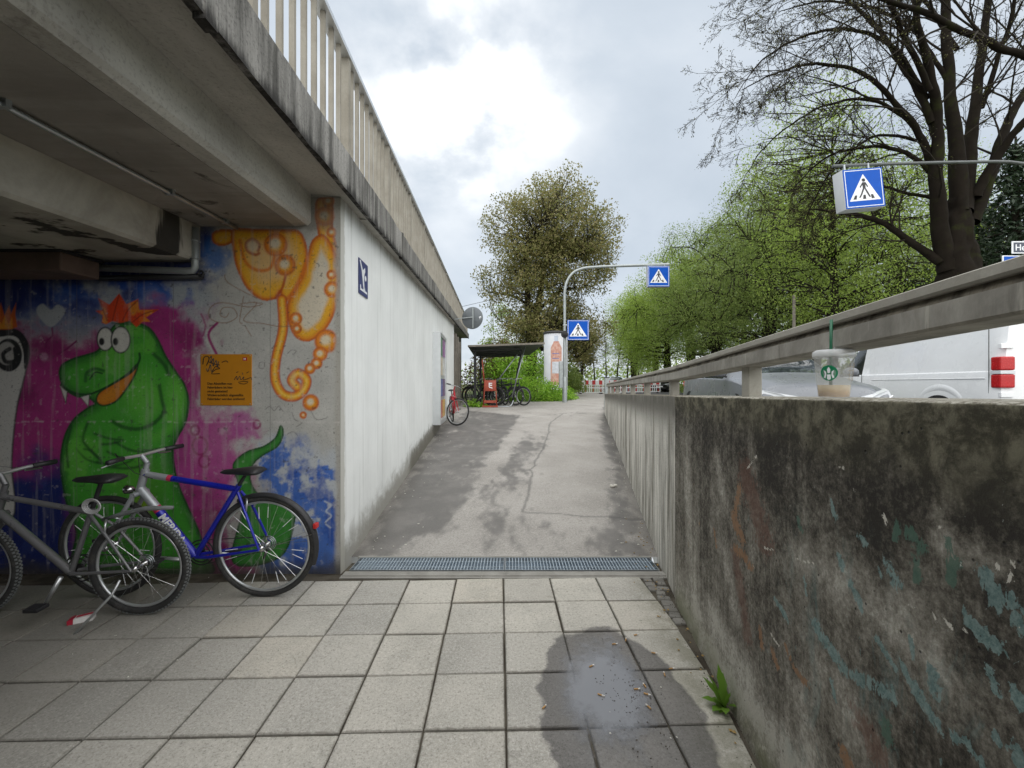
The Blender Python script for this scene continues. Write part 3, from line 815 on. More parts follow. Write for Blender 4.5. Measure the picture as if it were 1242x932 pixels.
c = t.mix(t.math('MULTIPLY', t.step(t.noise(t.mapping(p, (30, 30, 3)), 1.0, 5, 0.6), 0.62, 0.70), 0.55), c, (0.46, 0.44, 0.38))
c = t.mix(t.math('MULTIPLY', t.step(t.noise(t.mapping(p, (12, 12, 1.5)), 1.0, 6, 0.65), 0.58, 0.72), 0.6), c, (0.07, 0.06, 0.045))
t.bump(t.noise(p, 70, 5), 0.2, 0.004)
m_low = t.fin(c, 0.7, 0, 0.4)
mb = MB(); yj = 2.874; xj = float(XR(yj)); mb.add([(xj, yj, -0.15), (xj+WT, yj, -0.15), (xj+WT, yj, wall_top(yj)-0.02), (xj, yj, wall_top(yj)-0.01)], [(0, 1, 2, 3)]); adopt(mb.build('joint_face', M['black_dark']), rw, rw_w)
gd = empty('guard_rail', (float(XR(2.89))+0.11, 2.89, wall_top(2.89)), 0, 'weathered grey-beige guard rail on short posts along the retaining wall top', 'guard rail')
gi = Matrix.Translation(gd.location).inverted()
def rail_line(name, prof, mat, y0=-4.0, y1=13.0):
    mb = MB(); n = 60; m = len(prof)
    for i in range(n):
        y = y0+(y1-y0)*i/(n-1); x = float(XR(y))+0.11; z = rail_top(y)
        for dx, dz in prof: mb.v.append((x+dx, y, z+dz))
    for i in range(n-1):
        for k in range(m): mb.f.append((i*m+k, i*m+(k+1) % m, (i+1)*m+(k+1) % m, (i+1)*m+k))
    mb.f.append(tuple(range(m))); mb.f.append(tuple((n-1)*m+k for k in range(m)))
    return adopt(mb.build(name, mat, None, 30), gd, gi)
rail_line('top_rail', [(-0.060, -0.004), (-0.052, 0.0), (0.06, 0.0), (0.066, -0.008), (0.066, -0.030), (-0.058, -0.030), (-0.062, -0.024)], M['rail'])
rail_line('groove', [(-0.044, -0.0305), (0.045, -0.0305), (0.045, -0.0485), (-0.052, -0.0485)], m_dirty)
rail_line('lower_rail', [(-0.062, -0.050), (-0.057, -0.049), (0.05, -0.049), (0.05, -0.106), (-0.054, -0.106), (-0.062, -0.100)], m_low)
for y in (-1.6, 0.12, 1.96, 3.42, 4.9, 6.35, 7.8, 9.3, 10.9, 12.6):
    x = float(XR(y))+0.11; z0, z1 = wall_top(y)-0.01, rail_top(y)-0.10
    mb = MB(); mb.bevbox((x, y, (z0+z1)/2), (0.062, 0.062, z1-z0), 0.005)
    adopt(mb.build('post', M['rail']), gd, gi)
# ------------------------------------------------------------------ bridge deck, girders, parapet
YA = 3.33                                          # plane of the painted abutment
SL, RI = -0.062, 0.058                             # the bridge edge drifts left and rises along +Y
def bp(x_at_A, z_at_A, Y): return (x_at_A+SL*(Y-YA), Y, z_at_A+RI*(Y-YA))
def bprism(mb, prof, y0, y1):
    """profile (x,z at the abutment plane) swept along the bridge direction"""
    n = len(prof)
    mb.add([bp(x, z, y0) for x, z in prof]+[bp(x, z, y1) for x, z in prof],
           [tuple(range(n)), tuple(range(2*n-1, n-1, -1))]+[(i, (i+1) % n, n+(i+1) % n, n+i) for i in range(n)])
    return mb
t = NT('bridge_concrete'); p = t.coord('Position')
n1 = t.noise(p, 1.5, 8, 0.62, 0.3)
c = t.mix(t.step(n1, 0.3, 0.7), (0.37, 0.355, 0.32), (0.54, 0.525, 0.475))
bd = t.noise(t.mapping(p, (10, 0.5, 10)), 1.0, 4, 0.6)        # board marks of the formwork
c = t.mix(t.math('MULTIPLY', t.step(bd, 0.48, 0.62), 0.30), c, (0.29, 0.275, 0.24))
bl = t.step(t.noise(p, 1.1, 8, 0.7, 0.9), 0.57, 0.68)
c = t.mix(t.math('MULTIPLY', bl, 0.5), c, (0.10, 0.09, 0.075))
fine = t.noise(p, 60, 6, 0.7)
c = t.mix(t.math('MULTIPLY', t.step(fine, 0.5, 0.33), 0.3), c, (0.06, 0.055, 0.05))
t.bump(t.math('ADD', fine, t.math('MULTIPLY', bd, 1.2)), 0.4, 0.006)
m_bridge = t.fin(c, 0.92, 0, 0.25)
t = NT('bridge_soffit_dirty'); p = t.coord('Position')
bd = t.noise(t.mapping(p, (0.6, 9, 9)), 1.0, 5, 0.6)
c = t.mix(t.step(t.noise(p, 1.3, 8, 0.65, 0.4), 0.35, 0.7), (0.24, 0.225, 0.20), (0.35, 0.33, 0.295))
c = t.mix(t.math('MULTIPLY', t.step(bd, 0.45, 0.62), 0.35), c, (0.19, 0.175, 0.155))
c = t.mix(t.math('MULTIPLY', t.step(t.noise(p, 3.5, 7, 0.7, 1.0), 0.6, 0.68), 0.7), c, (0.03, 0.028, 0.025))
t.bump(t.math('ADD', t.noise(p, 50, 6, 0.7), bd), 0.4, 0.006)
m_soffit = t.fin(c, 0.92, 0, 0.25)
t = NT('stained_beam'); p = t.coord('Position')
c = t.mix(t.step(t.noise(p, 2.0, 8, 0.65, 0.4), 0.35, 0.7), (0.29, 0.275, 0.235), (0.48, 0.46, 0.40))
dr = t.noise(t.mapping(p, (2.2, 2.6, 0.35)), 1.0, 5, 0.62, 0.2)
c = t.mix(t.math('MULTIPLY', t.step(dr, 0.555, 0.60), 0.93), c, (0.022, 0.02, 0.018))
t.bump(t.noise(p, 55, 6, 0.7), 0.4, 0.006)
m_beam2 = t.fin(c, 0.9, 0, 0.25)
t = NT('wet_stained_fascia'); p = t.coord('Position'); q = t.xyz(p)
st = t.noise(t.mapping(p, (8, 8, 0.8)), 1.2, 7, 0.68)
c = t.mix(t.step(st, 0.34, 0.66), (0.085, 0.082, 0.074), (0.30, 0.29, 0.27))
h = t.math('SUBTRACT', q[2], t.math('MULTIPLY', q[1], RI))
c = t.mix(t.step(t.math('ADD', h, t.math('MULTIPLY', st, 0.22)), 2.88, 2.80), c, (0.028, 0.026, 0.024))
c = t.mix(t.math('MULTIPLY', t.step(t.noise(p, 60, 6, 0.75), 0.5, 0.35), 0.5), c, (0.02, 0.02, 0.018))
t.bump(t.noise(p, 45, 6, 0.7), 0.6, 0.008)
m_fascia = t.fin(c, 0.9, 0, 0.3)

XF = -1.017+SL*YA                                  # fascia plane at the abutment
ZF = 2.694+RI*YA                                   # its lower edge there
br = empty('road_bridge', (XF, YA, 0), 0, 'grey concrete road bridge overhead with stained edge and girders', 'bridge')
bi = Matrix.Translation(br.location).inverted()
YB0, YB1 = -6.5, YA                                # span behind and over the camera
# cantilever slab and deck
mb = bprism(MB(), [(XF-0.042, ZF+0.032), (XF-0.10, ZF+0.045), (-1.57, 2.955), (-24, 2.955), (-24, 3.20), (XF-0.042, 3.14)], YB0, YB1+0.5); adopt(mb.build('deck_slab', m_bridge), br, bi)
mb = bprism(MB(), [(-1.575, 2.953), (-1.575, 2.73), (-1.60, 2.705), (-1.70, 2.702), (-1.70, 2.953)], YB0, YB1-0.004); o = adopt(mb.build('edge_girder', m_bridge), br, bi)
mb = bprism(MB(), [(-1.703, 2.952), (-1.703, 2.70), (-24, 2.70), (-24, 2.952)], YB0, YB1-0.004); adopt(mb.build('deck_soffit', m_soffit), br, bi)
mb = bprism(MB(), [(-2.44, 2.698), (-2.44, 2.44), (-2.46, 2.42), (-3.9, 2.42), (-3.9, 2.698)], YB0, YB1-0.006); adopt(mb.build('girder', m_beam2), br, bi)
mb = bprism(MB(), [(-5.6, 2.698), (-5.6, 2.42), (-7.0, 2.42), (-7.0, 2.698)], YB0, YB1-0.006); adopt(mb.build('girder', m_beam2), br, bi)
# edge fascia in cast lengths, on over the white wall
ends = [YB0, -2.0, 1.55, 5.15, 8.6, 12.2, 16, 20, 25.5]
for a, b_ in zip(ends[:-1], ends[1:]):
    mb = MB(); n = max(3, int((b_-a)/0.12)); prof = [(0.0, 0.02), (0.012, 0.0), (0.012, 0.285), (0.0, 0.297), (-0.24, 0.305), (-0.24, 0.20), (-0.036, 0.20), (-0.036, 0.015)]
    m = len(prof)
    for i in range(n):
        y = a+0.006+(b_-a-0.012)*i/(n-1)
        for k, (dx, dz) in enumerate(prof):
            j = float(vnoise(np.array(y*5.0), np.array(k*2.0), 3)-0.5)*0.016 if k in (0, 1, 2, 3) else 0
            P = bp(XF+dx, ZF+dz+j, y); mb.v.append(P)
    for i in range(n-1):
        for k in range(m): mb.f.append((i*m+k, i*m+(k+1) % m, (i+1)*m+(k+1) % m, (i+1)*m+k))
    mb.f.append(tuple(range(m))); mb.f.append(tuple((n-1)*m+k for k in range(m)))
    adopt(mb.build('fascia', m_fascia, None, 40), br, bi)
mb = bprism(MB(), [(XF-0.043, ZF+0.033), (XF-0.043, ZF+0.19), (XF-0.45, ZF+0.19), (XF-0.45, ZF+0.033)], YA+0.505, 25.4); adopt(mb.build('coping', m_bridge), br, bi)
for y_ in ends[2:-1]:
    mb = bprism(MB(), [(XF+0.018, ZF-0.010), (XF+0.018, ZF+0.30), (XF-0.03, ZF+0.31), (XF-0.03, ZF-0.010)], y_-0.035, y_+0.035); adopt(mb.build('joint_cover', m_fascia), br, bi)
# railing of flat upright bars
M['bar'] = concrete('painted_railing_bar', (0.36, 0.335, 0.28), (0.24, 0.215, 0.175), (0.44, 0.415, 0.36), 0.25, 5, 0.15, 0.1)
pr = empty('bridge_railing', bp(XF-0.09, ZF+0.30, 3.0), 0, 'beige bridge railing of flat upright bars along the edge overhead', 'railing')
pi_ = Matrix.Translation(pr.location).inverted()
ZT = 2.37+CH+RI*YA                                 # top of railing at the abutment
xb = XF-0.075
def barmesh(wx, wy, h): return MB().box((0, 0, h/2), (wx, wy, h)).build('bar', M['bar'])
hbar = ZT-ZF-0.30-0.03
bar0 = barmesh(0.032, 0.020, hbar); bar_me = bar0.data; bpy.data.objects.remove(bar0)
post0 = barmesh(0.07, 0.04, hbar); post_me = post0.data; bpy.data.objects.remove(post0)
y = 0.6; k = 0
while y < 25.2:
    o = bpy.data.objects.new('post' if k % 9 == 0 else 'bar', post_me if k % 9 == 0 else bar_me)
    COL.objects.link(o)
    P = bp(xb, ZF+0.30, y); o.location = P
    adopt(o, pr, pi_)
    y += 0.15; k += 1
mb = bprism(MB(), [(xb-0.05, ZT-0.035), (xb+0.045, ZT-0.035), (xb+0.045, ZT), (xb+0.03, ZT+0.012), (xb-0.05, ZT+0.012)], 0.3, 25.3); adopt(mb.build('handrail', M['alu']), pr, pi_)
mb = bprism(MB(), [(xb-0.02, ZF+0.345), (xb+0.02, ZF+0.345), (xb+0.02, ZF+0.375), (xb-0.02, ZF+0.375)], 0.3, 25.3); adopt(mb.build('lower_rail', M['bar']), pr, pi_)

# embankment behind the white wall (filled ground carrying the road)
mb = MB()
mb.v = [(float(XL(YA+0.3))-0.35, YA+0.3, -0.1), (float(XL(26))-0.35, 26, -0.1), (-60, 26, -0.1), (-60, YA+0.3, -0.1)]
mb.v += [(x, y, 3.05+RI*(y-YA)) for x, y, z in mb.v]
mb.f = [(0, 1, 2, 3), (7, 6, 5, 4), (0, 4, 5, 1), (1, 5, 6, 2), (2, 6, 7, 3), (3, 7, 4, 0)]
setp(mb.build('embankment', m_asphalt('embankment_top', (0.09, 0.085, 0.08), (0.13, 0.125, 0.12))), kind='structure')

# opposite abutment (unseen behind the camera, set close to darken the underpass)
mb = MB(); mb.box((-12.7, -4.2, 1.25), (22.6, 0.5, 2.68))
o = mb.build('abutment_wall', m_bridge); setp(o, 'plain grey abutment wall behind the camera, unseen, placed to darken the underpass', 'wall')

# ------------------------------------------------------------------ white wall along the ramp
t = NT('white_wall_paint'); p = t.coord('Position'); q = t.xyz(p)
n1 = t.noise(p, 1.1, 7, 0.6, 0.3)
c = t.mix(t.step(n1, 0.3, 0.7), (0.73, 0.745, 0.73), (0.83, 0.845, 0.83))
br_ = t.noise(t.mapping(p, (14, 14, 0.5)), 1.0, 6, 0.7)
c = t.mix(t.math('MULTIPLY', t.step(br_, 0.5, 0.70), 0.38), c, (0.47, 0.48, 0.46))
rl = t.noise(t.mapping(p, (1.2, 1.2, 9)), 1.0, 5, 0.7)
c = t.mix(t.math('MULTIPLY', t.step(rl, 0.55, 0.75), 0.15), c, (0.82, 0.84, 0.84))
hgt_ = t.math('SUBTRACT', q[2], t.math('MAXIMUM', t.math('MULTIPLY', t.math('SUBTRACT', q[1], 3.62), 0.0555), 0.0))
low = t.math('ADD', hgt_, t.math('MULTIPLY', t.noise(p, 5, 7, 0.7, 0.5), -0.5))
c = t.mix(t.math('MULTIPLY', t.step(low, 0.10, -0.18), 0.8), c, (0.22, 0.205, 0.17))
fr = t.math('MULTIPLY', t.step(q[1], 6.1, 6.6), t.step(low, 0.16, -0.06))
c = t.mix(t.math('MULTIPLY', fr, 0.8), c, (0.12, 0.11, 0.085))
tp = t.math('ADD', t.math('SUBTRACT', q[2], t.math('MULTIPLY', q[1], RI)), t.math('MULTIPLY', t.noise(p, 4, 6, 0.7), 0.35))
c = t.mix(t.math('MULTIPLY', t.step(t.math('ADD', tp, t.math('MULTIPLY', br_, 0.5)), 3.0, 3.25), 0.6), c, (0.30, 0.28, 0.24))
ce = t.math('ADD', q[1], t.math('MULTIPLY', t.math('SUBTRACT', t.noise(p, 7, 6, 0.7), 0.5), 0.10))
c = t.mix(t.math('MULTIPLY', t.step(ce, 3.44, 3.41), 0.75), c, (0.40, 0.385, 0.34))
sp = t.step(t.noise(p, 60, 4, 0.6), 0.72, 0.76)
c = t.mix(t.math('MULTIPLY', sp, 0.5), c, (0.3, 0.29, 0.27))
t.bump(t.math('ADD', t.noise(p, 45, 6, 0.7), t.math('MULTIPLY', br_, 0.6)), 0.35, 0.006)
m_white = t.fin(c, 0.72, 0, 0.35)
ww = empty('side_wall', (float(XL(YA)), YA, 0), 0, 'long white-painted concrete wall beside the ramp under the bridge edge', 'wall')
wi = Matrix.Translation(ww.location).inverted()
joints = [YA, 6.16, 9.05, 12.0, 15.2]
for a, b_ in zip(joints[:-1], joints[1:]):
    mb = MB(); a2, b2 = a+(0.0 if a == YA else 0.005), b_-0.005
    P = []
    for y, dx in ((a2, 0), (b2, 0), (b2, -0.30), (a2, -0.30)): P.append((float(XL(y))+dx, y, -0.12))
    Q = [(x, y, 2.893+0.04+RI*(y-YA)) for x, y, z in P]
    mb.hexa(P+Q); adopt(mb.build('wall_panel', m_white), ww, wi)
mb = MB(); P = [(float(XL(y))-0.02+dx, y, -0.12) for y, dx in ((YA+0.01, 0), (15.19, 0), (15.19, -0.25), (YA+0.01, -0.25))]
mb.hexa(P+[(x, y, 2.90+RI*(y-YA)) for x, y, z in P]); adopt(mb.build('joint_filler', M['black_dark']), ww, wi)
# darker ribbed end pier of old boards
M['oldwood'] = pm('weathered_boards', (0.20, 0.18, 0.15), 0.85, 0, 0.5, 6, 0.4, 60)
pier = empty('timber_post', (float(XL(15.4)), 15.4, 0.55), 0, 'weathered dark timber post at the far end of the white wall', 'post')
mb = MB(); mb.box((0.02, 0.05, 1.35), (0.12, 0.14, 2.8)); mb.build('upright', M['oldwood'], pier)
mb = MB(); mb.box((0.09, 0.30, 1.30), (0.05, 0.22, 2.7)); mb.build('board', M['oldwood'], pier)
mb = MB(); mb.box((0.12, 0.62, 1.22), (0.05, 0.20, 2.55)); mb.build('board', M['oldwood'], pier)
# ------------------------------------------------------------------ painted abutment wall
ab = empty('abutment_wall', (-2.6, YA, 0), 0, 'concrete underpass wall with colourful mural of a green dragon', 'wall')
ai = Matrix.Translation(ab.location).inverted()
mb = MB()
xr_ = float(XL(YA))
mb.hexa([(-24, YA, -0.1), (xr_-0.004, YA, -0.1), (xr_-0.30, YA+0.6, -0.1), (-24, YA+0.6, -0.1), (-24, YA, 2.95), (xr_-0.004, YA, 2.95), (xr_-0.30, YA+0.6, 2.95), (-24, YA+0.6, 2.95)])
adopt(mb.build('wall', m_bridge), ab, ai)

# the mural is sprayed in the wall's own flat coordinates, one sample every 6.5 mm
MU0, MU1, MV0, MV1 = -70, 413, 240, 696
uu, vv = np.meshgrid(np.arange(MU0, MU1+1, dtype=float), np.arange(MV0, MV1+1, dtype=float))
nzA = fbm(uu/46, vv/46, 31, 6, 0.58); nzB = fbm(uu/18, vv/18, 53, 5, 0.6); nzC = fbm(uu/5, vv/5, 77, 3); nzD = fbm(uu/80+9, vv/60, 91, 5, 0.55)
col = np.zeros(uu.shape+(3,)); col[:] = (0.40, 0.395, 0.365)
col *= (0.80+0.4*nzB)[..., None]
def put(mask, c, a=1.0):
    m = np.clip(mask*a, 0, 1)[..., None]
    col[:] = col*(1-m)+np.array(c)*m
def spline(pts, closed=False, k=6):
    P = [np.array(p, float) for p in pts]; n = len(P); out = []
    rng_ = range(n if closed else n-1)
    for i in rng_:
        g = (lambda q: P[q % n]) if closed else (lambda q: P[min(max(q, 0), n-1)])
        p0, p1, p2, p3 = g(i-1), g(i), g(i+1), g(i+2)
        for s_ in range(k):
            x = s_/k
            out.append(0.5*((2*p1)+(-p0+p2)*x+(2*p0-5*p1+4*p2-p3)*x*x+(-p0+3*p1-3*p2+p3)*x**3))
    if not closed: out.append(P[-1])
    return [tuple(o_) for o_ in out]
def window(pts, pad):
    xs = [p[0] for p in pts]; ys_ = [p[1] for p in pts]
    a, b_ = int(max(min(xs)-pad-MU0, 0)), int(min(max(xs)+pad-MU0+1, uu.shape[1]))
    c_, d_ = int(max(min(ys_)-pad-MV0, 0)), int(min(max(ys_)+pad-MV0+1, uu.shape[0]))
    return slice(c_, max(d_, c_)), slice(a, max(b_, a))
def sdf(pts):
    """signed distance (inside positive) of a polygon, far away -99"""
    r = np.full(uu.shape, -99.0); w_ = window(pts, 40); X, Y = uu[w_], vv[w_]
    if X.size == 0: return r
    d = pline_dist(X, Y, pts+[pts[0]]); r[w_] = np.where(inside(X, Y, pts), d, -d); return r
def stroke(pts, wd, s_=0.8, c=(0, 0, 0), a=1.0, sp_=True):
    if sp_: pts = spline(pts)
    w_ = window(pts, wd+6); X, Y = uu[w_], vv[w_]
    if X.size == 0: return
    m = np.zeros(uu.shape); m[w_] = sstep(wd/2+s_, wd/2-s_, pline_dist(X, Y, pts)); put(m, c, a)
def disc(x, y, rx, ry, c, s_=0.8, a=1.0):
    d = np.hypot((uu-x)/rx, (vv-y)/ry); put(sstep(1+s_/min(rx, ry), 1-s_/min(rx, ry), d), c, a)
K3 = lambda L: [(x/3.2125, 330+y/3.2125) for x, y in L]        # three drawing sheets at their own scales
K2 = lambda L: [(x/2.823, 300+y/2.823) for x, y in L]
K1 = lambda L: [(x/2.823, y/2.823) for x, y in L]
BLUE, DBLUE, MAG, DMAG = (0.025, 0.11, 0.42), (0.008, 0.018, 0.13), (0.33, 0.028, 0.17), (0.17, 0.012, 0.085)
# clouds of blue and magenta
top = sstep(425, 350, vv+(nzA-0.5)*110)*sstep(262, 235, uu+(nzB-0.5)*40)
put(top, (0.30, 0.33, 0.36), 0.9)
put(top*sstep(0.38, 0.54, nzA), (0.022, 0.085, 0.36))
put(top*sstep(0.46, 0.60, nzD), DBLUE)
put(top*sstep(355, 333, vv+(nzB-0.5)*18), DBLUE, 0.9)
mg = sstep(395, 420, vv+(nzA-0.5)*85-np.clip(uu-130, 0, 80)*(-0.5))*sstep(262, 225, uu+(nzB-0.5)*70+np.clip(vv-520, 0, 200)*-0.30)
put(mg, MAG); put(mg*sstep(0.42, 0.66, nzD), DMAG, 0.8)
mg2 = sstep(62, 20, np.hypot((uu-250)*0.9, (vv-545)*0.75)+(nzB-0.5)*70); put(mg2, (0.36, 0.05, 0.22), 0.9)
mg3 = sstep(22, 6, np.hypot((uu-296), (vv-515)*0.9)+(nzB-0.5)*34); put(mg3, (0.36, 0.07, 0.25), 0.75)
bl_ = sstep(545, 585, vv+(nzA-0.5)*80)*sstep(110, 70, uu+(nzB-0.5)*20); put(bl_, DBLUE); put(bl_*sstep(0.55, 0.7, nzB), (0.03, 0.05, 0.2), 0.5)
rb = sstep(300, 330, uu+(nzB-0.5)*60)*sstep(525, 560, vv+(nzA-0.5)*70+np.clip(360-uu, 0, 60)*0.3)
put(rb, (0.42, 0.46, 0.50), 0.7); put(rb*sstep(0.42, 0.58, nzB+0.10*(vv-600)/60), BLUE, 0.92); put(rb*sstep(0.55, 0.7, nzA), (0.012, 0.06, 0.30), 0.8)
put(sstep(26, 8, np.hypot((uu-262)*1.1, vv-312)+(nzB-0.5)*22), (0.03, 0.13, 0.40), 0.85)
# pale heart and its drips
hp = K3([(200, 215), (150, 170), (147, 140), (170, 125), (200, 148), (225, 128), (252, 142), (250, 170)])
put(sstep(-1.2, 1.2, sdf(spline(hp, True))), (0.40, 0.42, 0.42), 0.85)
for q_ in (K3([(205, 220), (205, 250), (185, 270), (180, 295)]), K3([(300, 270), (262, 300), (225, 322)])): stroke(q_, 2.2, 0.8, DMAG)
disc(54, 433, 5, 5, (0.45, 0.25, 0.36), 1.5, 0.6)
# pale figure with a ring eye and flames at the left
wp = sdf(spline(K3([(-120, 220), (40, 225), (95, 265), (115, 320), (95, 420), (70, 520), (55, 640), (48, 760), (50, 960), (-120, 960)]), True))
put(sstep(-0.8, 0.8, wp), (0.50, 0.49, 0.46)); put(sstep(2.2, 0.2, np.abs(wp)), (0.02, 0.02, 0.02), 0.8)
put(sstep(-0.5, 0.5, sdf(spline(K3([(-60, 225), (60, 222), (110, 270), (118, 330), (98, 380), (90, 300), (55, 250), (-60, 262)]), True))), (0.015, 0.015, 0.018))
disc(11, 431, 16.5, 20, (0.012, 0.012, 0.014)); disc(9, 429, 11.5, 14, (0.35, 0.34, 0.32)); stroke(K3([(60, 300), (62, 345), (25, 350), (15, 320), (40, 300)]), 5, 0.8, (0.012, 0.012, 0.014))
for q_, cc in ((K3([(-40, 225), (-40, 150), (-10, 190), (5, 118), (20, 170), (38, 130), (45, 165), (66, 118), (62, 165), (70, 215), (40, 225)]), (0.52, 0.10, 0.015)), (K3([(-20, 222), (-5, 180), (8, 205), (22, 170), (36, 205), (50, 175), (52, 222)]), (0.62, 0.24, 0.02))):
    put(sstep(-0.7, 0.7, sdf(q_)), cc)
# dragon
GR, GRD, GRL, GRK = (0.055, 0.31, 0.028), (0.02, 0.125, 0.018), (0.13, 0.45, 0.05), (0.006, 0.045, 0.010)
body = spline(K3([(235, 405), (243, 365), (290, 338), (345, 322), (385, 305), (420, 250), (455, 205), (520, 196), (580, 218), (615, 262), (648, 330), (690, 395), (722, 445), (736, 510), (724, 585), (695, 640), (676, 690), (682, 770), (705, 850), (740, 930), (775, 1010), (800, 1100), (800, 1180), (320, 1180), (300, 1010), (262, 900), (243, 800), (240, 720), (255, 640), (290, 575), (345, 530), (372, 515), (350, 492), (300, 484), (255, 455)]), True)
bd_ = sdf(body)
put(sstep(-0.8, 0.8, bd_), GR)
put(sstep(14, 0, bd_)*(bd_ > -1), GRD, 0.85)
put(sstep(0.5, 0.62, nzA)*(bd_ > 4), GRL, 0.55)
put(sstep(34, 5, np.hypot(uu-172, (vv-478)*0.8))*(bd_ > 0), GRL, 0.65)
put(sstep(30, 6, np.hypot((uu-214)*1.5, (vv-480)*0.6))*(bd_ > 0), GRL, 0.6)
put(sstep(46, 8, np.hypot(uu-170, (vv-585)))*(bd_ > 0), (0.10, 0.34, 0.03), 0.6)
put(sstep(20, 4, np.hypot(uu-176, vv-612))*(bd_ > 0), (0.30, 0.36, 0.02), 0.55)
put(sstep(2.0, 0.5, np.abs(bd_)), GRK, 0.9)
# tail behind the bicycle
tail = sdf(spline(K2([(800, 745), (845, 702), (905, 682), (945, 652), (962, 612), (970, 640), (950, 682), (900, 712), (868, 742), (856, 785), (872, 830), (905, 855), (1000, 870), (1010, 930), (960, 1060), (800, 1080), (830, 900), (815, 800)]), True))
put(sstep(-0.8, 0.8, tail), (0.04, 0.22, 0.03)); put(sstep(6, 0, tail)*(tail > -1), GRD, 0.8); put(sstep(1.6, 0.4, np.abs(tail)), GRK, 0.8)
# mouth, teeth, nostril, eyes, hair
mth = sdf(spline(K3([(378, 492), (395, 465), (455, 428), (505, 392), (537, 360), (528, 400), (495, 455), (455, 503), (410, 521), (383, 512)]), True))
put(sstep(-0.7, 0.7, mth), (0.50, 0.15, 0.012)); put(sstep(9, 2, np.abs(mth-9)), (0.60, 0.27, 0.02), 0.5); put(sstep(1.8, 0.5, np.abs(mth)), GRK, 0.95)
stroke(K3([(240, 440), (285, 470), (340, 478), (390, 462), (460, 425), (520, 385), (545, 345), (545, 318)]), 2.6, 0.7, GRK)
stroke(K3([(335, 425), (340, 395), (370, 378), (405, 385)]), 4.0, 1.4, GRD); stroke(K3([(352, 418), (372, 392), (400, 396)]), 2.0, 0.8, GRK)
for q_ in (K3([(236, 444), (263, 466), (259, 512)]), K3([(315, 487), (350, 478), (347, 526)])):
    put(sstep(-0.6, 0.6, sdf(q_)), (0.52, 0.51, 0.47)); stroke(q_+[q_[0]], 1.0, 0.5, GRK, 0.8, False)
for x, y, rx, ry, px_, py_ in ((412, 262, 30, 43, 398, 272), (472, 265, 35, 49, 452, 272)):
    X, Y = x/3.2125, 330+y/3.2125
    disc(X, Y, rx/3.2+1.3, ry/3.2+1.3, (0.008, 0.012, 0.008)); disc(X, Y, rx/3.2-0.4, ry/3.2-0.4, (0.56, 0.55, 0.50)); disc(px_/3.2125, 330+py_/3.2125, 3.3, 4.6, (0.01, 0.01, 0.01))
hair = K3([(398, 198), (402, 170), (374, 152), (402, 150), (384, 102), (428, 128), (466, 84), (494, 126), (540, 106), (545, 148), (622, 146), (572, 178), (590, 195), (556, 196), (533, 216), (508, 190), (470, 200), (440, 192), (415, 205)])
hs = sdf(hair); put(sstep(-0.7, 0.7, hs), (0.60, 0.055, 0.012)); put(sstep(0.50, 0.63, nzB)*(hs > 0.5), (0.62, 0.24, 0.02), 0.8)
for q_ in (K3([(440, 190), (452, 140), (466, 90)]), K3([(480, 190), (500, 150), (538, 112)]), K3([(520, 195), (560, 165), (612, 150)]), K3([(420, 190), (408, 160), (390, 110)])): stroke(q_, 1.5, 0.6, (0.26, 0.02, 0.008), 0.8)
# arm and folds
for q_, wd in ((K3([(622, 445), (632, 500), (640, 545), (600, 590), (540, 612), (480, 604), (440, 582)]), 4.5), (K3([(636, 545), (650, 548)]), 3), (K3([(345, 585), (325, 650), (350, 690), (390, 730)]), 3.4), (K3([(370, 630), (430, 650), (480, 655), (440, 668), (400, 672)]), 2.8), (K3([(300, 690), (340, 730), (400, 745), (360, 700), (330, 690)]), 2.4), (K3([(380, 740), (450, 755), (520, 730), (470, 722), (420, 700)]), 2.8), (K3([(455, 665), (500, 690), (555, 700), (620, 690)]), 3.2), (K3([(550, 720), (560, 750), (500, 765), (420, 760)]), 3), (K3([(600, 320), (640, 360), (660, 400)]), 4.5), (K3([(440, 200), (500, 205)]), 2.2), (K3([(280, 600), (262, 680), (268, 760)]), 3)):
    stroke(q_, wd, 1.5, GRK, 0.75)
for q_ in (K3([(600, 460), (604, 530), (560, 580)]), K3([(690, 440), (700, 530), (670, 600), (600, 650)]), K3([(310, 620), (300, 700), (330, 780)])): stroke(q_, 9, 5, GRL, 0.4)
# magenta bubbles and runs
for x, y, r_ in ((243, 541, 9), (248, 560, 6), (237, 522, 5), (312, 515, 4)):
    d = np.hypot(uu-x, (vv-y)*0.85); put(sstep(2.0, 0.5, np.abs(d-r_)), (0.22, 0.012, 0.09), 0.8)
stroke(K2([(745, 260), (715, 300), (742, 365)]), 3.2, 0.8, (0.25, 0.02, 0.12)); stroke(K2([(690, 230), (705, 270), (690, 320)]), 2.4, 0.8, (0.24, 0.02, 0.12), 0.7)
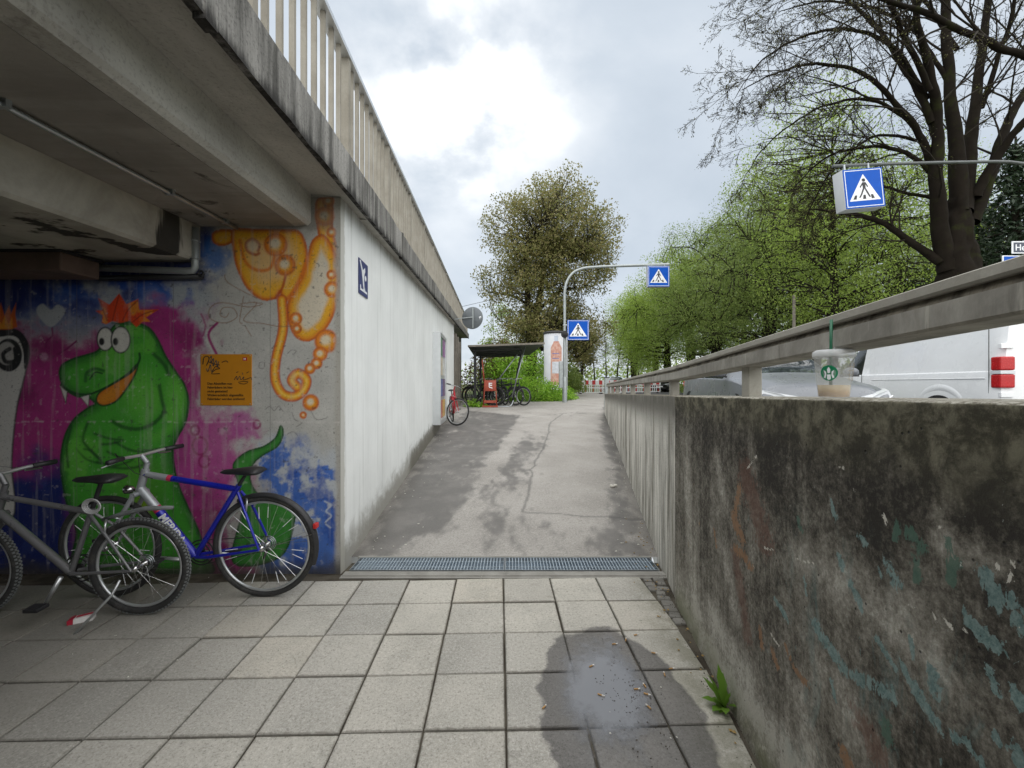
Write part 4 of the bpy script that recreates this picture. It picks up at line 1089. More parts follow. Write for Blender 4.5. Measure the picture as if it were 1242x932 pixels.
# yellow bubble creature
YEL, ORG, DOR, LYE = (0.66, 0.34, 0.02), (0.58, 0.15, 0.012), (0.36, 0.055, 0.01), (0.74, 0.52, 0.10)
def blob(pts, e_=7.0, pale_=0.5, wd=9.0):
    d = sdf(spline(pts, True)); put(sstep(-0.8, 0.8, d), YEL); put(sstep(e_+1, e_+wd, d+(nzB-0.5)*6), (0.56, 0.53, 0.44), pale_); put(sstep(e_, 0.5, d)*(d > -1), ORG, 0.85); put(sstep(2.2, 0.6, np.abs(d)), DOR, 0.5)
def bub(x, y, r_):
    d = np.hypot(uu-x, vv-y); put(sstep(r_+0.8, r_-0.8, d), YEL); put(sstep(r_*0.75, r_*0.25, np.hypot(uu-x+r_*0.1, vv-y+r_*0.15)), (0.60, 0.56, 0.44), 0.85); put(sstep(r_*0.38+1, 0.5, np.abs(d-r_*0.85)), ORG, 0.85); put(sstep(1.7, 0.5, np.abs(d-r_)), DOR, 0.45)
K4 = lambda L: [(240+x/3.216, 230+y/3.216) for x, y in L]
blob(K4([(60, 175), (90, 160), (140, 165), (138, 200), (100, 218), (66, 208)]), 4, 0.2)
blob(K4([(138, 160), (220, 158), (330, 160), (400, 170), (428, 260), (408, 335), (372, 408), (335, 432), (322, 400), (300, 425), (250, 428), (195, 385), (155, 305), (140, 230)]), 6, 0.35, 18)
blob(K4([(462, 60), (480, 36), (520, 40), (528, 90), (525, 150), (548, 270), (500, 260), (470, 160)]), 5, 0.3)
blob(K4([(430, 262), (450, 200), (490, 180), (525, 225), (545, 290), (552, 380), (532, 480), (490, 552), (432, 590), (382, 572), (356, 512), (354, 445), (380, 392), (410, 335)]), 7.5, 0.9, 8)
stroke(K4([(345, 330), (330, 385), (305, 425)]), 3.2, 1.2, DOR, 0.9); stroke(K4([(428, 265), (405, 340), (372, 400), (340, 440)]), 4.0, 1.4, ORG, 0.9)
stroke(K4([(240, 250), (225, 255), (195, 240), (190, 210), (215, 195), (240, 215), (236, 240)]), 3.5, 1.0, DOR, 0.8)
stroke(K4([(165, 200), (185, 280), (230, 315), (280, 310), (300, 265)]), 4.0, 1.4, ORG, 0.85); put(sstep(11, 3, np.hypot(uu-(240+215/3.216), vv-(230+220/3.216))), (0.56, 0.53, 0.44), 0.6)
stalk = K2([(966, 180), (970, 280), (947, 380), (943, 450), (966, 500), (1005, 512), (1038, 492), (1050, 455), (1022, 432), (1000, 455), (1018, 478)])
stroke(stalk, 12.5, 0.8, DOR, 0.9); stroke(stalk, 10.0, 0.9, ORG); stroke(stalk, 6.0, 1.6, YEL); stroke(stalk, 2.0, 1.2, LYE, 0.7)
for x, y, r_ in ((1118, 322, 37), (1097, 366, 22), (1085, 398, 17), (1062, 416, 16), (1065, 532, 25), (1039, 575, 10), (1014, 245, 19), (1018, 280, 14), (1138, 145, 25), (1135, 95, 14), (977, 62, 33), (945, -8, 37)): bub(x/2.823, 300+y/2.823, r_/2.823)
for x, y, r_ in ((1112, 742, 30), (1136, 797, 15), (1125, 690, 18)): bub(x/2.823, y/2.823, r_/2.823)
# thin tags and scribbles
for q_ in (K2([(870, 190), (900, 195), (850, 205), (760, 190), (720, 210), (722, 245), (770, 260), (812, 240), (800, 210), (765, 208), (755, 232), (775, 240), (785, 225)]), K2([(835, 170), (822, 250), (830, 262)]), K2([(825, 195), (880, 192), (835, 250), (900, 262), (960, 272), (1000, 270)]), K2([(770, 95), (780, 120), (830, 150), (880, 175)]), K2([(840, 270), (862, 305)])): stroke(q_, 1.0, 0.5, (0.20, 0.10, 0.05), 0.85)
for q_ in (K2([(985, 365), (1000, 352), (1015, 356), (1005, 368)]), K2([(890, 395), (905, 395), (903, 415), (888, 412), (890, 395)]), K2([(910, 555), (925, 545), (940, 560), (955, 545), (970, 562)]), K2([(1000, 565), (1010, 590), (1035, 600), (1015, 615)]), K2([(985, 640), (1005, 632), (1020, 645)]), K2([(1065, 560), (1085, 590), (1120, 585)])): stroke(q_, 0.9, 0.5, (0.10, 0.09, 0.09), 0.7)
stroke([(394, 608), (401, 613), (396, 620), (402, 626), (395, 634), (401, 640)], 2.0, 0.6, (0.5, 0.55, 0.58), 0.7); disc(400, 613, 3, 3, (0.45, 0.5, 0.54), 1, 0.6)
# bare unpainted strip at the corner, scratches, pits, splash at the foot
put(sstep(404, 410, uu+(nzB-0.5)*7), (0.34, 0.325, 0.285), 0.9)
put(sstep(1.6, 0.4, np.abs(vv-512-(nzB-0.5)*3))*sstep(0.42, 0.6, nzC), (0.55, 0.52, 0.50), 0.45)
put(sstep(0.74, 0.80, nzC), (0.5, 0.48, 0.45), 0.3); put(sstep(0.24, 0.17, nzC), (0.04, 0.04, 0.04), 0.6)
vs_ = fbm(uu/4.5, vv/90, 13, 4); put(sstep(0.58, 0.75, vs_), (0.42, 0.41, 0.39), 0.22)
put(sstep(672, 694, vv+(nzB-0.5)*26), (0.055, 0.05, 0.042), 0.85)
put(sstep(286, 272, vv+(nzB-0.5)*14)*(uu < 405), (0.14, 0.13, 0.11), 0.55)

t = NT('mural_paint'); p = t.coord('Position')
c = t.attr('paint', False)
f_ = t.noise(p, 75, 6, 0.75)
c = t.mix(t.math('MULTIPLY', t.step(f_, 0.48, 0.32), 0.38), c, (0.05, 0.048, 0.045))
c = t.mix(t.math('MULTIPLY', t.step(f_, 0.58, 0.70), 0.16), c, (0.46, 0.45, 0.42))
fd_ = t.noise(t.mapping(p, (1, 1, 0.6)), 7, 9, 0.75, 0.5)
c = t.mix(t.math('MULTIPLY', t.step(fd_, 0.54, 0.70), 0.16), c, (0.40, 0.39, 0.36))
gpos = t.xyz(p)
brd = t.math('ABSOLUTE', t.math('SUBTRACT', t.math('FRACT', t.math('MULTIPLY', gpos[0], 1.32)), 0.5))
c = t.mix(t.math('MULTIPLY', t.step(brd, 0.006, 0.002), 0.5), c, (0.16, 0.155, 0.14))
vp = t.voro(p, 30).outputs['Distance']
c = t.mix(t.math('MULTIPLY', t.step(vp, 0.10, 0.04), 0.75), c, (0.03, 0.03, 0.028))
t.bump(t.math('ADD', f_, t.math('MULTIPLY', t.noise(t.mapping(p, (9, 9, 0.6)), 1, 4), 1.2)), 0.35, 0.006)
m_mural = t.fin(c, 0.62, 0, 0.4)
rows, cols_ = uu.shape
mv = np.stack([(uu-U0)/F*YA, np.full(uu.shape, YA-0.004), CH+(V0-vv)/F*YA], 2).reshape(-1, 3)
ca4 = np.concatenate([np.clip(col*1.15, 0.004, 0.85), np.ones(uu.shape+(1,))], 2).reshape(-1, 4)
o = np_mesh('mural', mv, grid_faces(rows, cols_)[:, ::-1], m_mural, None, True, {'paint': ca4})
adopt(o, ab, ai); o['label'] = 'spray-painted green dragon on magenta and blue with yellow bubble creature'

# pipes and ducts under the soffit
cd = empty('cable_conduit', bp(-2.14, 2.66, 2.0), 0, 'thin grey cable conduit running along the dark bridge soffit', 'conduit')
ci = Matrix.Translation(cd.location).inverted()
mb = MB(); mb.tube([bp(-2.14, 2.678, y) for y in (-4, -1, 1, 2, 3, 3.30)], 0.013, 8); adopt(mb.build('pipe', M['steel'], None, True), cd, ci)
for y in (-0.2, 0.75, 1.7, 2.6, 3.15):
    mb = MB(); mb.box(bp(-2.14, 2.684, y), (0.05, 0.022, 0.034)); adopt(mb.build('clip', M['steel']), cd, ci)
dp = empty('drain_pipe', (-2.47, 3.24, 2.2), 0, 'dark vertical drain pipe with elbow in the corner below the girder', 'pipe')
di = Matrix.Translation(dp.location).inverted()
mb = MB(); mb.tube([(-2.425, 3.25, 2.66), (-2.425, 3.25, 2.36), (-2.44, 3.25, 2.335), (-2.50, 3.25, 2.33), (-3.30, 3.25, 2.36)], 0.026, 10); adopt(mb.build('pipe', M['pole'], None, True), dp, di)
mb = MB(); mb.tube([(-2.40, 3.29, 2.30), (-3.2, 3.29, 2.285)], 0.022, 8); mb.ring((-2.395, 3.27, 2.315), (0, 1, 0), 0.02, 0.008, 14, 6); adopt(mb.build('lower_pipe', M['black'], None, True), dp, di)
for z in (2.42, 2.56):
    mb = MB(); mb.ring((-2.425, 3.25, z), (0, 0, 1), 0.030, 0.006, 16, 6); adopt(mb.build('clamp', M['steel']), dp, di)
lb = empty('duct_box', (-3.65, 3.08, 2.26), 0, 'dusty brown box housing fixed below the bridge at the far left', 'housing')  # end of a rectangular duct, no lamp inside
M['brownbox'] = pm('dusty_brown_sheet', (0.13, 0.085, 0.065), 0.7, 0, 0.3, 6, 0.1, dirt=0.4)
mb = MB(); mb.bevbox((-0.05, 0, 0.06), (1.15, 0.28, 0.13), 0.01); mb.build('case', M['brownbox'], lb)
mb = MB(); mb.bevbox((-0.05, 0, 0.131), (1.19, 0.32, 0.016), 0.004); mb.build('lid', M['black'], lb)

# ------------------------------------------------------------------ text helper, small signs on the walls
def text(name, s_, size, mat, parent, mtx, bold=0.0, extrude=0.0006, align='LEFT', shear=0.0, spacing=1.0):
    cu = bpy.data.curves.new(name, 'FONT'); cu.body = s_; cu.size = size; cu.extrude = extrude; cu.offset = bold*size; cu.align_x = align; cu.shear = shear
    cu.space_line = spacing; cu.resolution_u = 3
    tmp = bpy.data.objects.new('tmp', cu); COL.objects.link(tmp)
    dg = bpy.context.evaluated_depsgraph_get(); dg.update()
    me = bpy.data.meshes.new_from_object(tmp.evaluated_get(dg)); me.name = name
    bpy.data.objects.remove(tmp); bpy.data.curves.remove(cu)
    me.transform(mtx); me.materials.clear(); me.materials.append(mat)
    o = bpy.data.objects.new(name, me); COL.objects.link(o); o.parent = parent
    return o
FRONT = Matrix(((1, 0, 0, 0), (0, 0, -1, 0), (0, 1, 0, 0), (0, 0, 0, 1)))      # text in the XZ plane, facing -Y
T = Matrix.Translation
M['orange'] = pm('orange_plate', (0.52, 0.215, 0.012), 0.45, 0, 0.12, 7, dirt=0.15)
M['ink'] = pm('black_ink', (0.012, 0.011, 0.012), 0.5, 0, 0.1)
k_ = YA/F
sg = empty('notice_plate', G(274.5, 492, YA-0.008), 0, 'square orange notice plate with black text on the mural wall', 'sign')
W_ = 62*k_; H_ = 62*k_
mb = MB(); mb.bevbox((0, 0, H_/2), (W_, 0.006, H_), 0.002); mb.build('plate', M['orange'], sg)
lines = ['Das Abstellen von', 'Fahrr\u00e4dern ist hier', 'nicht gestattet!', 'Widerrechtlich abgestellte', 'Fahrr\u00e4der werden entfernt!']
for i, s_ in enumerate(lines):
    text('lettering', s_, 0.0262, M['ink'], sg, T((-W_/2+0.055, -0.0036, H_*(0.405-0.075*i)))@FRONT, 0.015)
mb = MB(); mb.box((W_*0.37, -0.0040, H_*0.905), (0.034, 0.002, 0.026)); lg = mb.build('logo', M['red'], sg)
text('logo_letters', 'M', 0.022, M['sign_white'], lg, T((W_*0.37-0.010, -0.0056, H_*0.905-0.008))@FRONT, 0.02)
mb = MB()
scr = [[(0.05, 0.80), (0.07, 0.93), (0.14, 0.96), (0.17, 0.90), (0.12, 0.78)], [(0.18, 0.92), (0.22, 0.96), (0.20, 0.82), (0.26, 0.92), (0.25, 0.76), (0.31, 0.88), (0.33, 0.74), (0.36, 0.86)], [(0.12, 0.72), (0.15, 0.66), (0.20, 0.80), (0.22, 0.66), (0.30, 0.76), (0.38, 0.72), (0.30, 0.70), (0.22, 0.62), (0.38, 0.62)], [(0.42, 0.84), (0.5, 0.87), (0.54, 0.84)], [(0.66, 0.50), (0.71, 0.57), (0.72, 0.50), (0.77, 0.57), (0.79, 0.50), (0.85, 0.56), (0.84, 0.50), (0.92, 0.52), (0.99, 0.545), (1.0, 0.50)], [(0.74, 0.45), (0.84, 0.47), (0.93, 0.46), (0.86, 0.42), (0.76, 0.43)], [(0.70, 0.64), (0.74, 0.66)], [(0.82, 0.64), (0.83, 0.60)], [(0.90, 0.63), (0.95, 0.66)], [(0.16, 0.85), (0.30, 0.80), (0.38, 0.79)]]
for q_ in scr: mb.tube([(-W_/2+a*W_, -0.004, b_*H_) for a, b_ in spline(q_, False, 4)], 0.0032 if q_[0][0] < 0.6 else 0.0026, 5)
setp(mb.build('scribble', M['ink'], sg), kind='stuff')
for dx, dz in ((-1, 1), (1, 1), (-1, -1), (1, -1)):
    mb = MB(); mb.ball((dx*(W_/2-0.012), -0.0035, H_/2+dz*(H_/2-0.012)), 0.004, 8, 4); mb.build('screw', M['steel'], sg)

# blue pictogram plate on the white wall
def wall_frame(y, z, off=0.004):      # local x runs along the wall towards the camera's right-hand reading direction, y = up
    d = Vector((SL, 1, 0)).normalized(); n_ = Vector((1, -SL, 0)).normalized()
    P = Vector((float(XL(y)), y, z))+n_*off
    return P, d, n_
P, d_, nn = wall_frame(3.78, 2.28)
bs = empty('pictogram_sign', P, 0, 'small blue sign with white figure pictogram high on the white wall', 'sign')
up_ = Vector((0, 0, 1)); w_, h_ = 0.29, 0.315
def onwall(mbx, poly, off, th): return mbx.prism(poly, nn*off, d_, up_, nn*th)
M['navy'] = pm('navy_enamel', (0.035, 0.045, 0.16), 0.35, 0, 0.1, 6)
mb = MB(); onwall(mb, [(0, 0), (w_, 0), (w_, h_), (0, h_)], 0, 0.004); mb.build('plate', M['navy'], bs)
mb = MB(); onwall(mb, [(0.02, 0.30), (0.05, 0.305), (0.12, 0.23), (0.19, 0.27), (0.20, 0.235), (0.17, 0.20), (0.16, 0.13), (0.18, 0.06), (0.14, 0.06), (0.12, 0.13), (0.10, 0.18), (0.085, 0.22)], 0.0041, 0.001); mb.build('figure', M['sign_white'], bs)
mb = MB(); onwall(mb, [(0.21+0.024*math.cos(a), 0.175+0.026*math.sin(a)) for a in np.linspace(0, 2*PI, 12, endpoint=False)], 0.0041, 0.001); mb.build('figure_head', M['sign_white'], bs)
mb = MB(); onwall(mb, [(0.04, 0.035), (0.26, 0.035), (0.26, 0.055), (0.20, 0.055), (0.16, 0.10), (0.13, 0.055), (0.07, 0.055), (0.06, 0.085), (0.04, 0.085)], 0.0041, 0.001); mb.build('step_mark', M['sign_white'], bs)

# display case on the white wall
P, d_, nn = wall_frame(9.1, float(ramp_z(9.1))+0.28, 0.0)
dc = empty('display_case', P, 0, 'tall glazed display case of aluminium with colourful posters on the white wall', 'display case')
Wc, Hc, Dc = 1.35, 2.0, 0.17
def wallbox(mbx, a0, a1, z0, z1, n0, n1_): return mbx.prism([(a0, z0), (a1, z0), (a1, z1), (a0, z1)], nn*n0, d_, up_, nn*(n1_-n0))
mb = MB(); wallbox(mb, 0, Wc, 0, Hc, 0.002, Dc-0.03); mb.build('case', M['alu'], dc)
for a0, a1, z0, z1 in ((0, 0.07, 0, Hc), (Wc-0.07, Wc, 0, Hc), (0.07, Wc-0.07, 0, 0.08), (0.07, Wc-0.07, Hc-0.08, Hc)):
    mb = MB(); wallbox(mb, a0, a1, z0, z1, Dc-0.029, Dc); mb.build('door_frame', M['alu'], dc)
pcs = [(0.40, 0.08, 0.05), (0.08, 0.12, 0.35), (0.55, 0.45, 0.35), (0.08, 0.25, 0.12), (0.5, 0.3, 0.05), (0.12, 0.05, 0.15), (0.6, 0.6, 0.58), (0.3, 0.1, 0.3)]
k = 0
for a0 in (0.09, 0.68):
    for z0 in (0.12, 0.60, 1.08, 1.52):
        mb = MB(); wallbox(mb, a0, a0+0.56, z0, z0+0.40, Dc-0.028, Dc-0.024)
        mb.build('poster', pm('poster_print', pcs[k % 8], 0.5, 0, 0.9, 4+k % 3), dc); k += 1
t = NT('case_glass'); t.fin((0.9, 0.95, 0.95), 0.03, 0, 0.5); t.b.inputs['Transmission Weight'].default_value = 0.0; t.b.inputs['Alpha'].default_value = 0.07
m_pane = t.m
mb = MB(); wallbox(mb, 0.07, Wc-0.07, 0.08, Hc-0.08, Dc-0.014, Dc-0.010); mb.build('glass', m_pane, dc)
# ------------------------------------------------------------------ bicycles
def tube_obj(name, pts, r, mat, par, n=8): return MB().tube(pts, r, n).build(name, mat, par, 50)
def ipt(a, b_, f): return tuple(a[i]+(b_[i]-a[i])*f for i in range(3))
def make_bike(name, loc, heading, label, frame_col, accent_col, cfg, group=None):
    """bicycle rolling along local +x, wheels on z=0, built at its rear contact point"""
    c = dict(r=0.345, wb=1.05, bb=(0.45, 0.285), seat=(0.26, 0.86), head=(0.86, 0.86), headb=(0.90, 0.72), tyre=0.021, knob=False, rear_guard=True, front_guard=False,
             reflect=False, tube=1.0, saddle_h=0.10, steer=0.0, lean=0.0, detail=True, spokes=28, kick=False, fork=None, rubber='rubber', stem=0.10, bar_w=0.56, lamp=False, rack=False)
    c.update(cfg)
    fm = pm(name+'_frame_paint', frame_col, 0.32, 0.15, 0.12, 12, 0, dirt=0.15, coat=0.3)
    am = pm(name+'_second_paint', accent_col, 0.35, 0.4, 0.12, 12, 0, dirt=0.15)
    root = empty(name, loc, heading, label, 'bicycle', group)
    root.rotation_euler = (c['lean'], 0, heading)
    r = c['r']
    RA, FA = Vector((0, 0, r)), Vector((c['wb'], 0, r))
    BB = Vector((c['bb'][0], 0, c['bb'][1])); ST = Vector((c['seat'][0], 0, c['seat'][1]-c['saddle_h'])); HT = Vector((c['head'][0], 0, c['head'][1])); HB = Vector((c['headb'][0], 0, c['headb'][1]))
    axis = (HT-HB).normalized()
    def steer(p):
        p = Vector(p); k = (p-HB).dot(axis); foot = HB+axis*k
        return foot+Matrix.Rotation(c['steer'], 3, axis) @ (p-foot)
    fork_m = am if c['fork'] is None else c['fork']
    # frame
    tube_obj('top_tube', [ST+(HT-ST)*0.02+Vector((0, 0, -0.03)), HT+Vector((0.0, 0, -0.035))], 0.021*c['tube'], fm, root)
    dtube = tube_obj('down_tube', [BB, HB+axis*0.02], 0.027*c['tube'], fm, root)
    tube_obj('seat_tube', [BB, ST], 0.019*c['tube'], fm, root)
    tube_obj('head_tube', [HB, HT], 0.024, am, root)
    for s_ in (-1, 1):
        tube_obj('chain_stay', [BB+Vector((-0.02, s_*0.025, 0)), BB+Vector((-0.12, s_*0.045, 0.01)), RA+Vector((0, s_*0.065, 0))], [0.012, 0.011, 0.008], fm, root)
        tube_obj('seat_stay', [ST+Vector((0, s_*0.016, -0.045)), ST+(RA-ST)*0.35+Vector((0, s_*0.045, 0)), RA+Vector((0, s_*0.065, 0))], [0.010, 0.010, 0.007], fm, root)
        tube_obj('fork_leg', [steer(HB+Vector((0, s_*0.05, -0.015))), steer(HB+(FA-HB)*0.4+Vector((-0.005, s_*0.055, 0))), steer(FA+Vector((0, s_*0.055, 0)))], [0.015, 0.014, 0.009], fork_m, root)
    MB().tube([steer(HB+Vector((0, -0.06, -0.015))), steer(HB+Vector((0, 0.06, -0.015)))], 0.018, 8).build('fork_crown', fork_m, root, 50)
    # wheels
    def wheel(ctr, st, rear):
        f = steer if st else (lambda p: Vector(p))
        ax = (Matrix.Rotation(c['steer'], 3, axis) @ Vector((0, 1, 0))) if st else Vector((0, 1, 0))
        ctr = Vector(ctr); cc = f(ctr)
        rt = c['tyre']
        w = MB().ring(cc, ax, r-rt, rt, 64, 10, 0.95).build('wheel', M[c['rubber']], root, True)
        w['label'] = 'rear wheel' if rear else 'front wheel'
        if c['knob']:
            mb = MB(); x = ax.orthogonal().normalized(); y = ax.cross(x)
            for i in range(84):
                a = 2*PI*i/84; d = x*math.cos(a)+y*math.sin(a); tg = ax.cross(d)
                for o_ in ((-0.012, 0.0), (0.0, 0.5), (0.012, 0.0)):
                    a2 = a+o_[1]*2*PI/84; d2 = x*math.cos(a2)+y*math.sin(a2); tg2 = ax.cross(d2)
                    m3 = Matrix((d2, tg2, ax)).transposed()
                    mb.box(cc+d2*(r-0.002+(-0.005 if o_[0] else 0))+ax*o_[0], (0.010, 0.012, 0.009), m3)
            setp(mb.build('tread_knobs', M['rubber_grey'], w), kind='stuff')
        MB().ring(cc, ax, r-2*rt-0.006, 0.010, 56, 6, 0.9).build('rim', M['alu'] if c.get('rim_alu', True) else M['black'], w, True)
        MB().lathe([(0.012, -0.055), (0.022, -0.045), (0.022, -0.035), (0.013, -0.03), (0.013, 0.03), (0.022, 0.035), (0.022, 0.045), (0.012, 0.055)], 12, cc, ax).build('hub', M['chrome'], w, True)
        sp = MB(); rf = MB(); x = ax.orthogonal().normalized(); y = ax.cross(x); n_ = c['spokes']
        for i in range(n_):
            a = 2*PI*i/n_; a2 = a+(0.35 if i % 4 < 2 else -0.35); sd_ = 0.034*(1 if i % 2 else -1)
            p0 = cc+(x*math.cos(a2)+y*math.sin(a2))*0.021+ax*sd_; p1 = cc+(x*math.cos(a)+y*math.sin(a))*(r-2*rt-0.012)
            sp.tube([p0, p1], 0.0010, 4, False)
            if c['reflect'] and i % 1 == 0 and (i // 2) % 2 == 0: rf.tube([ipt(p0, p1, 0.62), ipt(p0, p1, 0.9)], 0.0022, 5)
        setp(sp.build('spokes', M['chrome'], w), kind='stuff')
        if rf.v: setp(rf.build('spoke_reflectors', M['sign_white'], w), kind='stuff')
        return cc, ax
    wheel(RA, False, True); wheel(FA, True, False)
    # mudguards
    def guard(ctr, st, a0, a1, mat, nm):
        f = steer if st else (lambda p: Vector(p)); mb = MB(); ctr = Vector(ctr); n_ = 18; prof = [(-0.026, -0.012), (-0.015, 0.003), (0, 0.008), (0.015, 0.003), (0.026, -0.012)]
        for i in range(n_):
            a = a0+(a1-a0)*i/(n_-1)
            for px_, pz_ in prof:
                rr = r+0.014+pz_; mb.v.append(tuple(f(ctr+Vector((math.cos(a)*rr, px_, math.sin(a)*rr)))))
            for px_, pz_ in prof[::-1]:
                rr = r+0.012+pz_; mb.v.append(tuple(f(ctr+Vector((math.cos(a)*rr, px_, math.sin(a)*rr)))))
        m = 10
        for i in range(n_-1):
            for k in range(m): mb.f.append((i*m+k, i*m+(k+1) % m, (i+1)*m+(k+1) % m, (i+1)*m+k))
        mb.f += [tuple(range(m)), tuple((n_-1)*m+k for k in range(m))]
        return mb.build(nm, mat, root, 50)
    if c['rear_guard']:
        guard(RA, False, R(62), R(200), c.get('guard_mat', M['black']), 'mudguard')
        MB().tube([RA+Vector((0, 0.06, 0)), RA+Vector((math.cos(R(165))*(r+0.01), 0.02, math.sin(R(165))*(r+0.01)))], 0.0022, 5).build('mudguard_stay', M['chrome'], root)
        mb = MB(); mb.bevbox(RA+Vector((math.cos(R(158))*(r+0.032), 0, math.sin(R(158))*(r+0.032))), (0.026, 0.045, 0.035), 0.006); mb.build('tail_light', M['red'], root)
    if c['front_guard']: guard(FA, True, R(25), R(150), c.get('guard_mat', M['black']), 'mudguard')
    # saddle
    SP = ST+(ST-BB).normalized()*c['saddle_h']
    tube_obj('seat_post', [ST+(BB-ST).normalized()*0.05, SP], 0.0125, M['alu'] if c.get('post_alu') else M['black'], root)
    mb = MB(); prof = [(-0.13, 0.070, 0.012), (-0.11, 0.078, 0.03), (-0.06, 0.074, 0.034), (0.0, 0.045, 0.030), (0.06, 0.025, 0.024), (0.12, 0.019, 0.02), (0.145, 0.012, 0.008)]
    for x, hw, h in prof:
        for k in range(10):
            a = 2*PI*k/10; mb.v.append(tuple(SP+Vector((x+0.02, hw*math.cos(a), 0.02+x*-0.03+(h if math.sin(a) > 0 else h*0.7)*math.sin(a)))))
    for i in range(len(prof)-1):
        for k in range(10): mb.f.append((i*10+k, i*10+(k+1) % 10, (i+1)*10+(k+1) % 10, (i+1)*10+k))
    mb.f += [tuple(range(10)), tuple((len(prof)-1)*10+k for k in range(10))]
    mb.build('saddle', M['black'], root, True)
    # stem and handlebar
    H2 = HT+axis*0.045; SE = H2+axis*(c['stem'])+Vector((0.055, 0, 0.0))
    MB().tube([steer(HT), steer(H2)], 0.016, 8).tube([steer(H2), steer(SE)], 0.015, 8).build('stem', am, root, 50)
    w_ = c['bar_w']/2
    hb = MB().tube([steer(SE+Vector((-0.05, -w_, 0.012))), steer(SE+Vector((-0.015, -w_*0.5, 0.01))), steer(SE), steer(SE+Vector((-0.015, w_*0.5, 0.01))), steer(SE+Vector((-0.05, w_, 0.012)))], 0.0115, 8).build('handlebar', M['alu'], root, True)
    for s_ in (-1, 1):
        MB().tube([steer(SE+Vector((-0.025, s_*w_*0.58, 0.0115))), steer(SE+Vector((-0.052, s_*(w_+0.005), 0.012)))], 0.0165, 8).build('grip', M['black'], hb, True)
        MB().tube([steer(SE+Vector((0.0, s_*w_*0.50, 0.0))), steer(SE+Vector((0.03, s_*w_*0.6, -0.02))), steer(SE+Vector((0.015, s_*w_*0.92, -0.025)))], 0.005, 6).build('brake_lever', M['alu'], hb, True)
        if c['detail']:
            MB().tube([steer(SE+Vector((0.02, s_*w_*0.5, 0.0))), steer(SE+Vector((0.10, s_*w_*0.3, 0.03))), steer(HT+Vector((0.06, s_*0.02, -0.02))), HT+(ST-HT)*0.1+Vector((0, s_*0.02, -0.05))], 0.0026, 5).build('cable', M['black'], root, True)
    # drivetrain
    for s_ in (-1, 1):
        a = c.get('crank', 0.6)+(PI if s_ < 0 else 0)
        e_ = BB+Vector((math.cos(a)*0.17, s_*0.085, math.sin(a)*0.17))
        cr = MB().tube([BB+Vector((0, s_*0.065, 0)), e_], [0.014, 0.010], 8).build('crank', M['alu'], root, True)
        mb = MB(); mb.bevbox(e_+Vector((0, s_*0.055, 0)), (0.085, 0.075, 0.022), 0.005); mb.build('pedal', M['black'], cr)
    MB().ring(BB+Vector((0, -0.052, 0)), (0, 1, 0), 0.088, 0.005, 36, 6).ring(BB+Vector((0, -0.046, 0)), (0, 1, 0), 0.065, 0.005, 30, 6).lathe([(0.03, -0.006), (0.03, 0.006)], 12, BB+Vector((0, -0.05, 0)), (0, 1, 0)).build('chainring', M['black'], root)
    mb = MB()
    for rr, dy in ((0.05, -0.052), (0.042, -0.047), (0.034, -0.042)): mb.ring(RA+Vector((0, dy, 0)), (0, 1, 0), rr, 0.003, 28, 5)
    mb.build('sprockets', M['steel'], root)
    mb = MB()
    for dz, r1 in ((0.088, 0.048), (-0.088, -0.048)): mb.tube([BB+Vector((0, -0.052, dz)), RA+Vector((0, -0.05, r1))], 0.0035, 5)
    mb.build('chain', M['black'], root)
    MB().tube([RA+Vector((0, -0.05, -0.01)), RA+Vector((0.02, -0.055, -0.06)), RA+Vector((0.035, -0.05, -0.11))], [0.011, 0.010, 0.008], 6).build('derailleur', M['black'], root, True)
    if c['detail']:
        for base, f in ((ST+(RA-ST)*0.32, lambda p: Vector(p)), (HB+Vector((0.03, 0, -0.05)), steer)):
            for s_ in (-1, 1): MB().tube([f(base+Vector((-0.02, s_*0.045, -0.03))), f(base+Vector((-0.03, s_*0.05, 0.03))), f(base+Vector((-0.01, s_*0.02, 0.05)))], 0.006, 6).build('brake_arm', M['alu'], root, True)
    if c['kick']:
        MB().tube([BB+Vector((-0.36, 0.075, -0.02)), BB+Vector((-0.33, 0.10, -0.10)), BB+Vector((-0.21, 0.22, -c['bb'][1]+0.008))], 0.008, 6).build('kickstand', M['alu'], root, True)
    if c['lamp']:
        P = steer(HB+Vector((0.07, 0, 0.01)))
        mb = MB(); mb.lathe([(0.012, -0.03), (0.028, -0.01), (0.032, 0.02), (0.0, 0.026)], 14, P, (1, 0, 0.1)); mb.build('head_lamp', M['chrome'], root, True)
        MB().tube([P, P+Vector((-0.06, 0, 0.0))], 0.005, 6).build('lamp_bracket', M['black'], root)
    if c['rack']:
        mb = MB()
        for s_ in (-1, 1): mb.tube([RA+Vector((0, s_*0.07, 0)), RA+Vector((-0.04, s_*0.06, r+0.05)), RA+Vector((-0.2, s_*0.06, r+0.06)), RA+Vector((0.2, s_*0.05, r+0.06))], 0.005, 6)
        mb.build('carrier', M['black'], root)
    return root, dict(BB=BB, ST=ST, HT=HT, HB=HB, RA=RA, FA=FA, SP=SP, down=dtube)

BLU, SILV = (0.012, 0.018, 0.36), (0.42, 0.44, 0.46)
# blue trekking bicycle against the mural: faces left, so heading = pi
YB_ = 2.93
bx = (322-U0)/F*YB_
root, q = make_bike('blue_bicycle', (bx, YB_, 0), PI, 'blue and silver bicycle leaning by the painted wall, nearest the corner', BLU, SILV,
    dict(r=0.352, wb=1.06, bb=(0.475, 0.285), seat=(0.165, 0.86), head=(0.80, 0.885), headb=(0.845, 0.735), reflect=True, saddle_h=0.085, lamp=True, crank=0.15, tyre=0.019, stem=0.055, bar_w=0.58, lean=R(-2.0), front_guard=False))
